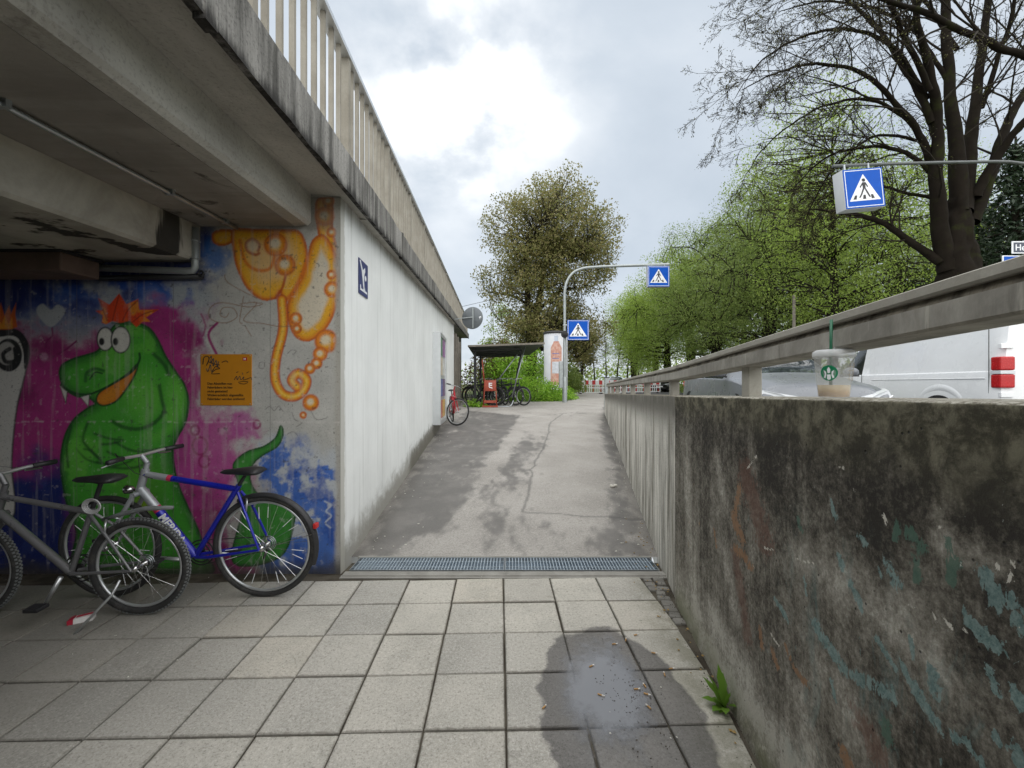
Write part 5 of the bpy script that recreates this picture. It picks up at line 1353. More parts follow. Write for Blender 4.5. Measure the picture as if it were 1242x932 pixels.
# silver and red front section of the frame, maker's name on the down tube
ax_ = (q['HT']-q['HB']).normalized(); HBt = q['HB']+ax_*0.02; dvec = (HBt-q['BB']); L = dvec.length; dn = dvec.normalized()
m_sil = pm('silver_frame_paint', SILV, 0.35, 0.4, 0.12, 12, 0, dirt=0.15)
m_red = pm('pink_red_decal', (0.55, 0.04, 0.10), 0.4, 0, 0.1)
P0, P1 = q['BB']+dn*(L*0.72), HBt
MB().tube([P0, P1], 0.0282, 12, False).build('tube_section', m_sil, root, 50)
MB().tube([q['BB']+dn*(L*0.655), P0], 0.0280, 12, False).build('tube_band', m_red, root, 50)
tv = (q['HT']+Vector((0, 0, -0.035)))-(q['ST']+Vector((0, 0, -0.03)))
MB().tube([q['ST']+Vector((0, 0, -0.03))+tv*0.76, q['ST']+Vector((0, 0, -0.03))+tv*0.985], 0.0221, 12, False).build('tube_section', m_sil, root, 50)
MB().tube([q['ST']+Vector((0, 0, -0.03))+tv*0.715, q['ST']+Vector((0, 0, -0.03))+tv*0.76], 0.0220, 12, False).build('tube_band', m_red, root, 50)
# lettering faces the viewer (local +y because heading is pi); reads from the head tube down
ex = -dn; ey = Vector((0, 1, 0)).cross(ex)*-1
upv = Vector((0, 1, 0)).cross(ex).normalized(); nrm_ = (Vector((0, 1, 0))*math.cos(R(22))+upv*math.sin(R(22))).normalized()
ey = nrm_.cross(ex)
mtx = Matrix((ex, ey, nrm_)).transposed().to_4x4()
st_ = q['BB']+dn*(L*0.60)+nrm_*0.0285-ey*0.018
text('lettering', 'MERIDA', 0.066, M['sign_white'], root, T(st_)@mtx, 0.03, 0.0012)

# grey mountain bicycle in front at the left
YG = 2.71
gx_ = (172-U0)/F*YG
GREY, GREY2 = (0.10, 0.105, 0.11), (0.15, 0.15, 0.155)
root2, q2 = make_bike('grey_bicycle', (gx_, YG, 0), PI+R(2), 'worn grey mountain bicycle with knobbly tyres, partly cut off at left', GREY2, (0.16, 0.16, 0.165),
    dict(r=0.312, tyre=0.023, tube=0.85, wb=1.04, bb=(0.42, 0.28), seat=(0.27, 0.86), head=(0.80, 0.80), headb=(0.85, 0.66), knob=True, saddle_h=0.17, kick=True, rear_guard=False, crank=-1.1, rubber='rubber', lean=R(-3), stem=0.07))
# coiled cable lock on the seat tube, loose mudguard
mb = MB()
cpos = q2['ST']+Vector((-0.05, 0.05, 0.03))
for k in range(4):
    mb.tube([cpos+Vector((math.cos(a)*(0.036+0.006*k), 0.004*k, math.sin(a)*(0.031+0.005*k))) for a in np.linspace(0, 2*PI, 26)], 0.0042, 6)
M['lockgrey'] = pm('clear_grey_plastic', (0.40, 0.40, 0.40), 0.35, 0, 0.15)
mb.v = [tuple(root2.matrix_basis @ Vector(p)) for p in mb.v]
o = mb.build('cable_lock', M['lockgrey'], None, True); setp(o, 'coiled grey cable lock hanging on the grey bicycle seat tube', 'lock')
MB().tube([q2['ST']+Vector((-0.05, -0.01, -0.08)), q2['RA']+Vector((0.10, 0, 0.335)), q2['RA']+Vector((-0.05, 0, 0.37)), q2['RA']+Vector((-0.22, 0.0, 0.375))], [0.012, 0.015, 0.016, 0.012], 6).build('clip_mudguard', M['rubber_grey'], root2, True)

# red bicycle beyond the display case
root3, q3 = make_bike('red_bicycle', (-1.63, 11.65, float(ramp_z(11.2))), R(-75.6), 'red bicycle with white forks parked beyond the display case', (0.45, 0.012, 0.025), (0.42, 0.012, 0.025),
    dict(r=0.35, steer=R(48), lean=R(4), spokes=20, rim_alu=True))
# dark bicycles under the shelter
YS = 16.6
for k, (x, y, a, cc, lab) in enumerate(((-1.75, 17.0, -38, (0.02, 0.02, 0.022), 'black bicycle under the shelter roof, leftmost against the post'), (-1.55, 16.6, -30, (0.02, 0.02, 0.025), 'black bicycle under the shelter roof, second from the post'), (-0.95, 17.0, -50, (0.03, 0.035, 0.05), 'dark bicycle under the shelter roof, behind the red rack'),
                                   (-0.75, 16.5, -34, (0.02, 0.025, 0.02), 'dark bicycle under the shelter roof, just right of the red rack'), (-0.55, 16.2, -22, (0.025, 0.025, 0.03), 'black bicycle under the shelter roof, rightmost by the slanting struts'))):
    make_bike('dark_bicycle', (x, y, float(ramp_z(17))), R(a), lab, cc, (0.03, 0.03, 0.03), dict(r=0.35, spokes=16, detail=False, steer=R(15*(1 if k % 2 else -1)), rack=True, rim_alu=k == 4, front_guard=True, tyre=0.026), 'bicycles parked under the shelter')

# cigarette packet and butts, twigs, leaves on the slabs
P = G(103, 751, 2.63)
pk = empty('cigarette_packet', (P.x, 2.63, 0.0), R(28), 'crumpled red and white cigarette packet beside the grey bicycle', 'packet')
M['pkwhite'] = pm('packet_white', (0.70, 0.68, 0.66), 0.5, 0, 0.1, 30); M['pkred'] = pm('packet_red', (0.38, 0.015, 0.04), 0.45, 0, 0.2, 30)
mb = MB(); mb.hexa([(-0.045, -0.028, 0.002), (0.042, -0.028, 0.002), (0.044, 0.028, 0.002), (-0.043, 0.028, 0.002), (-0.045, -0.026, 0.030), (0.04, -0.024, 0.036), (0.044, 0.026, 0.038), (-0.045, 0.028, 0.030)]); mb.build('box', M['pkwhite'], pk)
mb = MB(); mb.hexa([(-0.072, -0.029, 0.001), (-0.046, -0.030, 0.001), (-0.046, 0.030, 0.001), (-0.074, 0.027, 0.001), (-0.074, -0.027, 0.026), (-0.046, -0.028, 0.034), (-0.046, 0.030, 0.034), (-0.07, 0.027, 0.028)]); mb.build('lid', M['pkred'], pk)
mb = MB(); mb.box((0.0, 0.002, 0.0375), (0.075, 0.02, 0.003), Matrix.Rotation(-0.08, 3, 'Y')); mb.build('band', M['pkred'], pk)
# ------------------------------------------------------------------ puddle and litter
rng = random.Random(11)
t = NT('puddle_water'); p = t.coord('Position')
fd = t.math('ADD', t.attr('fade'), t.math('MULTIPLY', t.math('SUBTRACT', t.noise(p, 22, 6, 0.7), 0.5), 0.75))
t.fin((0.24, 0.245, 0.26), 0.03, 0, 1.0); t.put(t.b.inputs['Alpha'], t.math('MULTIPLY', t.step(fd, 0.10, 0.85), 0.8))  # pale base colour stands in for bright sky reflected in the water
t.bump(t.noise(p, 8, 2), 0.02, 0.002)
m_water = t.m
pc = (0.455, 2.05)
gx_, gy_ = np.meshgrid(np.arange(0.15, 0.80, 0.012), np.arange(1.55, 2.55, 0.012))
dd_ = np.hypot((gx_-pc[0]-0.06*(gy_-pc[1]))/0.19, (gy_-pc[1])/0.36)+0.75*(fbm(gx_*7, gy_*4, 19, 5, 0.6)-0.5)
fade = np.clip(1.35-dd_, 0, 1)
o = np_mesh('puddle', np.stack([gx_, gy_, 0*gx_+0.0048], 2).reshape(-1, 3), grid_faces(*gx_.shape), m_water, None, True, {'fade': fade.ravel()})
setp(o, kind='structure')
M['butt'] = pm('cigarette_filter', (0.42, 0.24, 0.09), 0.8, 0, 0.2, 200); M['paper'] = pm('cigarette_paper', (0.66, 0.64, 0.60), 0.7, 0, 0.1, 200)
for u, v, a in ((717, 810, 0.5), (759, 778, 1.2), (728, 845, -0.5), (772, 838, 0.1), (787, 860, 2.0), (784, 844, -0.4), (806, 820, 1.4), (745, 783, 0.1), (771, 772, 0.3), (793, 794, -0.3), (782, 834, 1.7), (814, 813, 0.2), (660, 860, 0.9)):
    Y = CH*F/(v-V0); x = (u-U0)/F*Y
    o = empty('cigarette_butt', (x, Y, 0.0085), a, 'small tan and white cigarette butt lying on the slabs around the puddle', 'cigarette butt', 'cigarette butts on the pavement')
    l_ = rng.uniform(0.008, 0.014)
    MB().tube([(-0.012, 0, 0), (0.008, 0, 0)], 0.0036, 7).build('filter', M['butt'], o, 60)
    MB().tube([(0.0082, 0, 0), (0.008+l_, 0.001, 0)], 0.0035, 7).build('paper_stub', M['paper'], o, 60)
# blossom petals, crumbs and grit: nobody could count these
def scatter(name, label, n, fn, mat, smin, smax, seed, zoff=0.004, flat=0.3):
    r_ = random.Random(seed); V, Fc = [], []
    for k in range(n):
        x, y = fn(r_); z = float(ramp_z(y)) if y > 3.6 else 0.0
        s_ = r_.uniform(smin, smax); a = r_.uniform(0, 6.28); b0 = len(V)
        for i in range(4):
            aa = a+i*PI/2+r_.uniform(-0.4, 0.4); V.append((x+math.cos(aa)*s_*r_.uniform(0.5, 1), y+math.sin(aa)*s_*r_.uniform(0.5, 1), z+zoff+r_.uniform(0, s_*flat)))
        V.append((x, y, z+zoff+s_*flat+0.002)); V.append((x, y, z+0.001))
        for i in range(4): Fc += [(b0+i, b0+(i+1) % 4, b0+4), (b0+(i+1) % 4, b0+i, b0+5)]
    mb = MB(); mb.v = V; mb.f = Fc; o = mb.build(name, mat); setp(o, label, 'litter', kind='stuff'); return o
M['petal'] = pm('pale_petal', (0.62, 0.60, 0.54), 0.7, 0, 0.3, 40)
M['soil'] = pm('dark_crumbs', (0.05, 0.04, 0.028), 0.9, 0, 0.4, 40)
M['leafdry'] = pm('dry_leaf', (0.30, 0.20, 0.07), 0.8, 0, 0.4, 30)
def edge_pt(r_):
    y = 3.7+11*r_.random()**1.6
    if r_.random() < 0.5: return (float(XR(y))-abs(r_.gauss(0, 0.16))-0.03, y)
    return (float(XL(y))+abs(r_.gauss(0, 0.22))+0.03, y)
scatter('fallen_petals', 'pale fallen petals and paper scraps along both edges of the ramp', 150, edge_pt, M['petal'], 0.005, 0.014, 5)
scatter('fallen_petals', 'pale petals scattered over the paving slabs', 90, lambda r_: (r_.uniform(-2.6, 0.95), r_.uniform(1.2, 3.25)), M['petal'], 0.0025, 0.007, 6)
scatter('soil_crumbs', 'dark soil crumbs gathered along the wall foot and puddle', 300, lambda r_: ((lambda y: (float(XR(y))-abs(r_.gauss(0, 0.045))-0.005, y))(r_.uniform(0.9, 3.3)) if r_.random() < 0.55 else (0.55+r_.gauss(0, 0.05)+0.05*math.sin(r_.random()*6), 1.98+r_.gauss(0, 0.17))), M['soil'], 0.0012, 0.0055, 7, 0.005)
scatter('dry_leaves', 'small dry leaf bits strewn at the wall foot', 60, lambda r_: (lambda y: (float(XR(y))-abs(r_.gauss(0, 0.09))-0.01, y))(r_.uniform(1.0, 4.5)), M['leafdry'], 0.005, 0.014, 8)
# crumpled tissue on the ramp
x, y = to_ramp(744, 591)
mb = MB()
for k in range(4): mb.ball((rng.uniform(-0.03, 0.03), rng.uniform(-0.025, 0.025), 0.018), (rng.uniform(0.018, 0.035), rng.uniform(0.015, 0.03), 0.02), 7, 5)
mb.v = [(a+x+0.006*math.sin(40*b_), b_+y, max(c_, 0)+float(ramp_z(y))) for a, b_, c_ in mb.v]
setp(mb.build('crumpled_tissue', M['petal']), 'crumpled white tissue on the ramp near the right wall', 'tissue')

# weed at the foot of the wall
def m_leaf(name, c0, c1, trans=0.35, attr=True):
    t = NT(name); p = t.coord('Position')
    k = t.attr('tint') if attr else t.noise(p, 6, 4)
    c = t.mix(k, c0, c1)
    c = t.mix(t.math('MULTIPLY', t.step(t.noise(p, 0.9, 4), 0.4, 0.62), 0.35), c, tuple(x*0.6 for x in c0))
    t.fin(c, 0.5, 0, 0.35)
    tr = t.n.new('ShaderNodeBsdfTranslucent'); t.l.new(c, tr.inputs[0])
    mx = t.n.new('ShaderNodeMixShader'); mx.inputs[0].default_value = trans
    t.l.new(t.b.outputs[0], mx.inputs[1]); t.l.new(tr.outputs[0], mx.inputs[2]); t.l.new(mx.outputs[0], t.out.inputs[0])
    return t.m
M['weed'] = m_leaf('weed_leaf', (0.09, 0.20, 0.02), (0.17, 0.30, 0.04), 0.35, False)
def blade(mb, base, a, length, width, lift, curl, n=7):
    L_ = []
    for i in range(n):
        s_ = i/(n-1); w_ = width*math.sin(PI*min(0.12+s_*0.88, 1))**0.8*(1+0.25*math.sin(s_*22))
        rr = length*s_*math.cos(lift-curl*s_); h = length*s_*math.sin(lift-curl*s_*0.5)
        c_ = Vector((base[0]+math.cos(a)*rr, base[1]+math.sin(a)*rr, base[2]+max(h, 0.004)))
        sd_ = Vector((-math.sin(a), math.cos(a), 0.25))*w_
        L_.append((c_-sd_+Vector((0, 0, w_*0.3)), c_, c_+sd_+Vector((0, 0, w_*0.1))))
    b0 = len(mb.v)
    for g in L_: mb.v += [tuple(x) for x in g]
    for i in range(n-1):
        for k in range(2): mb.f.append((b0+i*3+k, b0+i*3+k+1, b0+(i+1)*3+k+1, b0+(i+1)*3+k))
wy = 1.92; wx = float(XR(wy))-0.03
wd = empty('weed', (wx, wy, 0), 0, 'bright green dandelion weed growing at the foot of the retaining wall', 'weed')
for a, l_, w_, li, cu in ((1.6, 0.17, 0.019, 1.40, 0.2), (2.2, 0.12, 0.02, 1.1, 0.6), (2.9, 0.10, 0.022, 0.75, 0.9), (3.6, 0.085, 0.02, 0.6, 0.9), (4.3, 0.09, 0.018, 0.8, 0.8), (5.0, 0.08, 0.014, 1.1, 0.6), (1.2, 0.13, 0.015, 1.25, 0.3), (3.2, 0.07, 0.018, 1.2, 0.7), (2.5, 0.14, 0.014, 1.3, 0.3), (4.8, 0.11, 0.012, 1.35, 0.2), (3.9, 0.06, 0.016, 0.4, 0.5)):
    mb = MB(); blade(mb, (0, 0, 0.0), a, l_, w_, li, cu); mb.build('leaf', M['weed'], wd, True)
for k, y in enumerate((1.30, 1.22)):
    x = float(XR(y))-0.02; w2 = empty('weed', (x, y, 0), 0, 'tiny weed sprout with few leaves at the wall foot, nearest the viewer' if k else 'tiny pale-flowered weed sprout at the wall foot below the turquoise flakes', 'weed')
    for a in (1.5, 2.4, 3.4, 4.4):
        mb = MB(); blade(mb, (0, 0, 0), a, 0.035, 0.009, 0.9, 0.4, 5); mb.build('leaf', M['weed'], w2, True)

# ------------------------------------------------------------------ drinks cup on the wall
cy = 1.285; cx = float(XR(cy))+0.057; cz = wall_top(cy)+0.004
cp = empty('drinks_cup', (cx, cy, cz), 0, 'clear plastic iced drink cup with green straw on the retaining wall', 'cup')
t = NT('cup_plastic'); t.fin((0.86, 0.88, 0.87), 0.12, 0, 0.5); t.b.inputs['Alpha'].default_value = 0.24; m_cup = t.m
t = NT('lid_plastic'); t.fin((0.85, 0.87, 0.88), 0.15, 0, 0.5); t.b.inputs['Alpha'].default_value = 0.5; m_lid = t.m
t = NT('pale_coffee'); p = t.coord('Object'); t.fin(t.mix(t.step(t.xyz(p)[2], 0.004, 0.034), (0.66, 0.36, 0.07), (0.62, 0.48, 0.26)), 0.2, 0, 0.5); m_cof = t.m
sc_ = 1.0
MB().lathe([(0.0385, 0.0), (0.0395, 0.004), (0.051, 0.118), (0.052, 0.119), (0.0505, 0.119), (0.0385, 0.004)], 32).build('cup_body', m_cup, cp, True)
MB().lathe([(0.0372, 0.003), (0.0405, 0.035), (0.0, 0.0352)], 28).build('drink', m_cof, cp, True)
MB().lathe([(0.0535, 0.112), (0.0545, 0.118), (0.0535, 0.128), (0.050, 0.130), (0.047, 0.133), (0.020, 0.131), (0.008, 0.131)], 32).build('lid', m_lid, cp, True)
M['straw'] = pm('green_straw', (0.012, 0.12, 0.06), 0.4, 0, 0.1, 40)
MB().tube([(-0.018, -0.012, 0.03), (-0.0235, -0.02, 0.14), (-0.024, -0.022, 0.215)], 0.0042, 10).build('straw', M['straw'], cp, True)
MB().prism([(0, 0), (0.022, 0.012), (0.024, 0.018), (0.004, 0.010)], (-0.016, -0.018, 0.130), (1, 0, 0), (0, 0, 1), (0, 0.001, 0)).build('lid_tab', m_lid, cp)
M['lgreen'] = pm('logo_green', (0.006, 0.20, 0.085), 0.4, 0, 0.1, 60)
# round green emblem, wrapped on the cup, with white wave-like figure
def on_cup(a, z, off=0.0006):
    rr = 0.0395+(0.051-0.0395)*(z-0.004)/0.114+off
    return (rr*math.cos(a), rr*math.sin(a), z)
cp.scale = (1, 1, 1.08)
a0, z0 = -PI/2-0.50-0.40, 0.068
def emb(name, fn, mat, par, off):
    mb = MB(); n_ = len(fn)
    mb.v = [on_cup(a0+x/0.045, z0+z, off) for x, z in fn]+[on_cup(a0, z0, off)]
    mb.f = [(k, (k+1) % n_, n_) for k in range(n_)]
    return mb.build(name, mat, par, True)
em = emb('emblem', [(0.021*math.cos(a), 0.021*math.sin(a)) for a in np.linspace(0, 2*PI, 28, endpoint=False)], M['lgreen'], cp, 0.0006)
for k, sh in enumerate(([(-0.013, -0.012), (-0.009, -0.002), (-0.012, 0.008), (-0.007, 0.004), (-0.006, -0.006), (-0.009, -0.015)], [(0.013, -0.012), (0.009, -0.002), (0.012, 0.008), (0.007, 0.004), (0.006, -0.006), (0.009, -0.015)], [(-0.004, 0.010), (0, 0.017), (0.004, 0.010), (0.003, 0.001), (0, -0.001), (-0.003, 0.001)], [(-0.004, -0.004), (0.004, -0.004), (0.005, -0.016), (0.0, -0.019), (-0.005, -0.016)])):
    mb = MB(); n_ = len(sh); cxs, czs = sum(p_[0] for p_ in sh)/n_, sum(p_[1] for p_ in sh)/n_
    mb.v = [on_cup(a0+x/0.045, z0+z, 0.0011) for x, z in sh]+[on_cup(a0+cxs/0.045, z0+czs, 0.0011)]; mb.f = [(i, (i+1) % n_, n_) for i in range(n_)]
    mb.build('emblem_figure', M['sign_white'], em)
M['grid'] = pm('pale_brown_print', (0.42, 0.34, 0.24), 0.5, 0, 0.2, 60)
mb = MB()
for x in (0.012, 0.026, 0.040):
    mb.tube([on_cup(-PI/2+0.02+x/0.045, z, 0.0007) for z in (0.046, 0.07, 0.095)], 0.0004, 4)
for z in (0.052, 0.063, 0.074, 0.085): mb.tube([on_cup(-PI/2+0.02+x/0.045, z, 0.0007) for x in np.linspace(0.004, 0.046, 8)], 0.0004, 4)
setp(mb.build('tick_marks', M['grid'], cp), kind='stuff')
# ------------------------------------------------------------------ vehicles
t = NT('car_glass'); p = t.coord('Object'); t.fin((0.02, 0.026, 0.028), 0.03, 0, 0.6); m_cglass = t.m
M['lens'] = pm('headlamp_lens', (0.62, 0.64, 0.66), 0.15, 0.0, 0.2, 14); M['tail_red'] = pm('tail_lamp_red', (0.45, 0.008, 0.010), 0.25, 0, 0.3, 22)
def smooth_interp(xs, tab, xq, passes=2):
    out = []
    for col_ in zip(*tab):
        yv = np.interp(xq, xs[::-1] if xs[0] > xs[-1] else xs, list(col_)[::-1] if xs[0] > xs[-1] else list(col_))
        for _ in range(passes):
            y2 = yv.copy(); y2[1:-1] = 0.25*yv[:-2]+0.5*yv[1:-1]+0.25*yv[2:]; yv = y2
        out.append(yv)
    return np.array(out).T
def loft_car(root, xs, tab, paint, classify, n=72, passes=2):
    """tab rows: zbot,zbelt,ztop,wlow,wbelt,wtop at stations xs (front to rear)"""
    xq = np.linspace(xs[-1], xs[0], n); D = smooth_interp(xs, tab, xq, passes)
    secs = []
    for x, (zb, zl, zt, wl_, wb_, wt_) in zip(xq, D):
        half = [(0, zb), (wl_*0.85, zb), (wl_*0.97, zb+0.05), (wl_, zb+0.16), ((wl_+wb_)/2+0.012, (zb+zl)/2), (wb_, zl-0.10), (wb_-0.012, zl-0.02), (wb_-0.035, zl)]
        for f in (0.25, 0.5, 0.75): half.append((wb_-0.035+(wt_-wb_+0.035)*f, zl+(zt-0.06-zl)*f))
        half += [(wt_, zt-0.06), (wt_*0.9, zt-0.02), (wt_*0.7, zt), (wt_*0.35, zt+0.014), (0, zt+0.018)]
        secs.append([(x, y, z) for y, z in half]+[(x, -y, z) for y, z in half[-2:0:-1]])
    m = len(secs[0]); nh = 16
    parts = {}
    for i in range(n-1):
        for k in range(m):
            j = k if k < nh-1 else m-1-k
            xm = (xq[i]+xq[i+1])/2
            nm = classify(xm, j, D[i])
            parts.setdefault(nm, []).append((i*m+k, i*m+(k+1) % m, (i+1)*m+(k+1) % m, (i+1)*m+k))
    allv = [p_ for s_ in secs for p_ in s_]
    parts['body'] += [tuple(range(m)), tuple((n-1)*m+k for k in range(m))]
    for nm, fs in parts.items():
        groups_ = [fs]
        if nm == 'side_window':
            groups_ = [[f for f in fs if allv[f[0]][1]+allv[f[2]][1] > 0], [f for f in fs if allv[f[0]][1]+allv[f[2]][1] <= 0]]
        for g in groups_:
            if not g: continue
            used = sorted({i for f in g for i in f}); mp = {u: k for k, u in enumerate(used)}
            mb = MB(); mb.v = [allv[u] for u in used]; mb.f = [tuple(mp[i] for i in f) for f in g]
            mb.build(nm, m_cglass if nm in ('windscreen', 'rear_window', 'side_window') else paint, root, 40 if nm == 'body' else True)
    return xq, D
def car_wheel(root, x, y, r, w_):
    s_ = 1 if y > 0 else -1
    wv = MB().lathe([(r*0.62, -w_/2), (r*0.94, -w_/2), (r, -w_/2+0.03), (r, w_/2-0.03), (r*0.94, w_/2), (r*0.62, w_/2)], 32, (x, y, r), (0, 1, 0)).build('wheel', M['rubber'], root, 40)
    MB().lathe([(r*0.62, -w_*0.3), (r*0.60, w_*0.3*0), (r*0.2, w_*0.1), (0.0, w_*0.12)], 24, (x, y+s_*0.02, r), (0, s_, 0)).build('rim', M['alu'], wv, 40)
def arch(root, x, y, r, side):
    s_ = 1 if side > 0 else -1
    mb = MB(); mb.prism([(r*math.cos(a), r*math.sin(a)) for a in np.linspace(0, PI, 24)]+[(-r, -0.12), (r, -0.12)], (x, y, 0.34), (1, 0, 0), (0, 0, 1), (0, s_*0.012, 0))
    mb.build('wheel_arch', M['black_dark'], root)

hs_x = [0.0, -0.06, -0.20, -0.55, -1.05, -1.35, -1.95, -2.6, -3.4, -3.95, -4.25, -4.38]
hs_t = [(0.32, 0.60, 0.64, 0.55, 0.58, 0.50), (0.24, 0.68, 0.73, 0.76, 0.76, 0.62), (0.20, 0.76, 0.83, 0.86, 0.85, 0.68), (0.18, 0.84, 0.915, 0.89, 0.89, 0.72), (0.18, 0.91, 0.985, 0.90, 0.90, 0.745), (0.18, 0.93, 1.09, 0.90, 0.90, 0.71), (0.18, 0.95, 1.42, 0.90, 0.90, 0.60), (0.18, 0.96, 1.475, 0.90, 0.90, 0.59), (0.18, 0.98, 1.44, 0.90, 0.89, 0.58), (0.2, 0.99, 1.26, 0.88, 0.86, 0.58), (0.25, 0.95, 1.03, 0.84, 0.82, 0.62), (0.34, 0.80, 0.86, 0.72, 0.72, 0.6)]
def hatch_class(x, j, d):
    if -1.95 < x < -1.12 and j >= 12: return 'windscreen'
    if -4.15 < x < -3.62 and j >= 12: return 'rear_window'
    if 7 <= j <= 10 and ((-2.50 < x < -1.52) or (-3.35 < x < -2.58)): return 'side_window'
    return 'body'
def hatchback(name, loc, rz, label, paint):
    root = empty(name, loc, rz, label, 'car', 'cars on the road')
    loft_car(root, hs_x, hs_t, paint, hatch_class)
    for x in (-0.85, -3.45):
        for s_ in (-1, 1):
            car_wheel(root, x, s_*0.80, 0.33, 0.21); arch(root, x, s_*0.888, 0.38, s_)
    for s_ in (-1, 1):
        # slim headlamps wrap round the corners
        pl = [(-0.045, 0.40, 0.70), (-0.10, 0.60, 0.735), (-0.21, 0.80, 0.775), (-0.40, 0.872, 0.80), (-0.40, 0.885, 0.755), (-0.22, 0.845, 0.70), (-0.10, 0.70, 0.655), (-0.035, 0.42, 0.645)]
        mb = MB(); n_ = len(pl)
        mb.v = [(x+0.030, s_*(y+0.012), z) for x, y, z in pl]+[(x-0.05, s_*(y-0.05), z) for x, y, z in pl]
        mb.f = [tuple(range(n_)), tuple(range(2*n_-1, n_-1, -1))]+[(i, (i+1) % n_, n_+(i+1) % n_, n_+i) for i in range(n_)]
        hl = mb.build('headlight', M['lens'], root)
        MB().tube([(pl[7][0]+0.034, s_*(pl[7][1]+0.02), 0.652), (pl[6][0]+0.036, s_*(pl[6][1]+0.014), 0.664), (pl[5][0]+0.035, s_*(pl[5][1]+0.018), 0.71)], 0.008, 6).build('light_strip', M['sign_white'], hl)
        mr = MB().ball((-1.30, s_*1.0, 1.03), (0.075, 0.115, 0.072), 12, 8).build('mirror', paint, root, True)
        MB().tube([(-1.30, s_*0.99, 1.0), (-1.34, s_*0.87, 0.965)], 0.018, 6).build('mirror_arm', M['black'], mr)
        mb = MB(); mb.bevbox((-1.315, s_*1.0, 0.975), (0.13, 0.20, 0.022), 0.008); mb.build('mirror_base', M['black'], mr)
        mb = MB(); mb.bevbox((-4.28, s_*0.70, 0.86), (0.12, 0.22, 0.12), 0.02); mb.build('tail_light', M['tail_red'], root)
    for z, h in ((0.672, 0.020), (0.615, 0.05)):
        mb = MB(); mb.bevbox((0.012, 0, z), (0.05, 0.80, h), 0.008); mb.build('grille', M['black_dark'], root)
    mb = MB(); mb.bevbox((0.02, 0, 0.645), (0.05, 0.78, 0.012), 0.004); mb.build('grille_bar', M['chrome'], root)
    mb = MB(); mb.bevbox((0.0, 0, 0.36), (0.06, 1.1, 0.14), 0.02); mb.build('air_intake', M['black_dark'], root)
    mb = MB(); mb.bevbox((0.035, 0, 0.48), (0.015, 0.52, 0.11), 0.004); mb.build('number_plate', M['sign_white'], root)
    for s_ in (-1, 1): MB().tube([(-1.12, s_*0.15, 1.002), (-1.10, s_*0.55, 0.998)], 0.008, 5).build('wiper', M['black'], root)
    return root
m_grey = pm('grey_car_paint', (0.15, 0.16, 0.175), 0.3, 0.0, 0.05, 3, spec=0.4, coat=0.15)
m_blk = pm('black_car_paint', (0.018, 0.018, 0.02), 0.2, 0.3, 0.05, 3, coat=0.8)
cy_ = 5.85
hatchback('parked_car', (4.40, cy_, float(road_z(cy_))), -PI/2-0.13, 'grey car facing the viewer beyond the retaining wall', m_grey).scale = (1, 1.03, 1.125)
hatchback('parked_car', ((800-U0)/F*36, 36, float(road_z(36))), -PI/2-0.2, 'small distant black car seen head-on beyond the guard rail posts', m_blk)
m_sil2 = pm('dark_blue_car_paint', (0.05, 0.07, 0.11), 0.2, 0.4, 0.05, 3, coat=0.8)
hatchback('parked_car', ((748-U0)/F*46, 46, float(road_z(46))), -PI/2-0.2, 'small distant dark car behind the red and white barriers', m_sil2)

# white panel van, seen from behind
vyaw = PI/2-0.15
vr = empty('panel_van', (8.12, 6.12, float(road_z(6.3))), vyaw, 'white panel van seen from behind with red tail lamp', 'van', 'cars on the road')
m_van = pm('van_white_paint', (0.82, 0.835, 0.84), 0.28, 0, 0.04, 2, coat=0.5, dirt=0.05)
# van origin is its rear left corner: x forward, y to the vehicle's right is negative
vx = [4.95, 4.85, 4.5, 3.95, 3.55, 3.05, 2.6, 1.5, 0.2, 0.06, 0.0]
vt = [(0.42, 0.75, 0.80, 0.7, 0.7, 0.6), (0.30, 0.88, 0.95, 0.9, 0.88, 0.7), (0.25, 1.02, 1.10, 0.95, 0.95, 0.76), (0.22, 1.12, 1.30, 0.96, 0.96, 0.78), (0.22, 1.15, 1.70, 0.96, 0.96, 0.77), (0.22, 1.16, 1.90, 0.96, 0.96, 0.80), (0.22, 1.16, 1.95, 0.96, 0.965, 0.84), (0.22, 1.16, 1.96, 0.96, 0.965, 0.86), (0.25, 1.16, 1.95, 0.96, 0.96, 0.86), (0.26, 1.16, 1.93, 0.945, 0.945, 0.845), (0.28, 1.16, 1.90, 0.915, 0.915, 0.82)]
def van_class(x, j, d):
    if 3.15 < x < 4.25 and j >= 12: return 'windscreen'
    if 7 <= j <= 10 and 3.05 < x < 4.0: return 'side_window'
    return 'body'
loft_car(vr, vx, vt, m_van, van_class, 96, 1)
for ch in vr.children: pass
for x in (1.02, 4.02):
    for s_ in (-1, 1):
        car_wheel(vr, x, s_*0.84, 0.34, 0.22)
        arch(vr, x, s_*0.975, 0.43, s_)
        mb = MB(); mb.ring((x, s_*0.955, 0.34), (0, 1, 0), 0.56, 0.07, 48, 8, 0.30); mb.build('arch_flare', m_van, vr, True)
S1 = 1                                                  # the van's left flank (local +y) faces the camera
mb = MB(); mb.bevbox((1.45, 0.968, 1.045), (2.5, 0.012, 0.012), 0.004); mb.build('crease', m_van, vr)
mb = MB(); mb.box((3.02, 0.966, 0.75), (0.008, 0.006, 0.95)); mb.build('door_seam', M['black_dark'], vr)
mb = MB(); mb.box((0.145, 0.958, 1.15), (0.006, 0.008, 1.5)); mb.build('door_seam', M['black_dark'], vr)
for z0, h, mt in ((0.90, 0.205, M['tail_red']), (1.105, 0.055, M['lens']), (1.16, 0.205, M['tail_red'])):
    mb = MB(); mb.bevbox((0.03, 0.875, z0+h/2), (0.16, 0.19, h-0.004), 0.02 if h > 0.1 else 0.005); mb.build('tail_light', mt, vr)
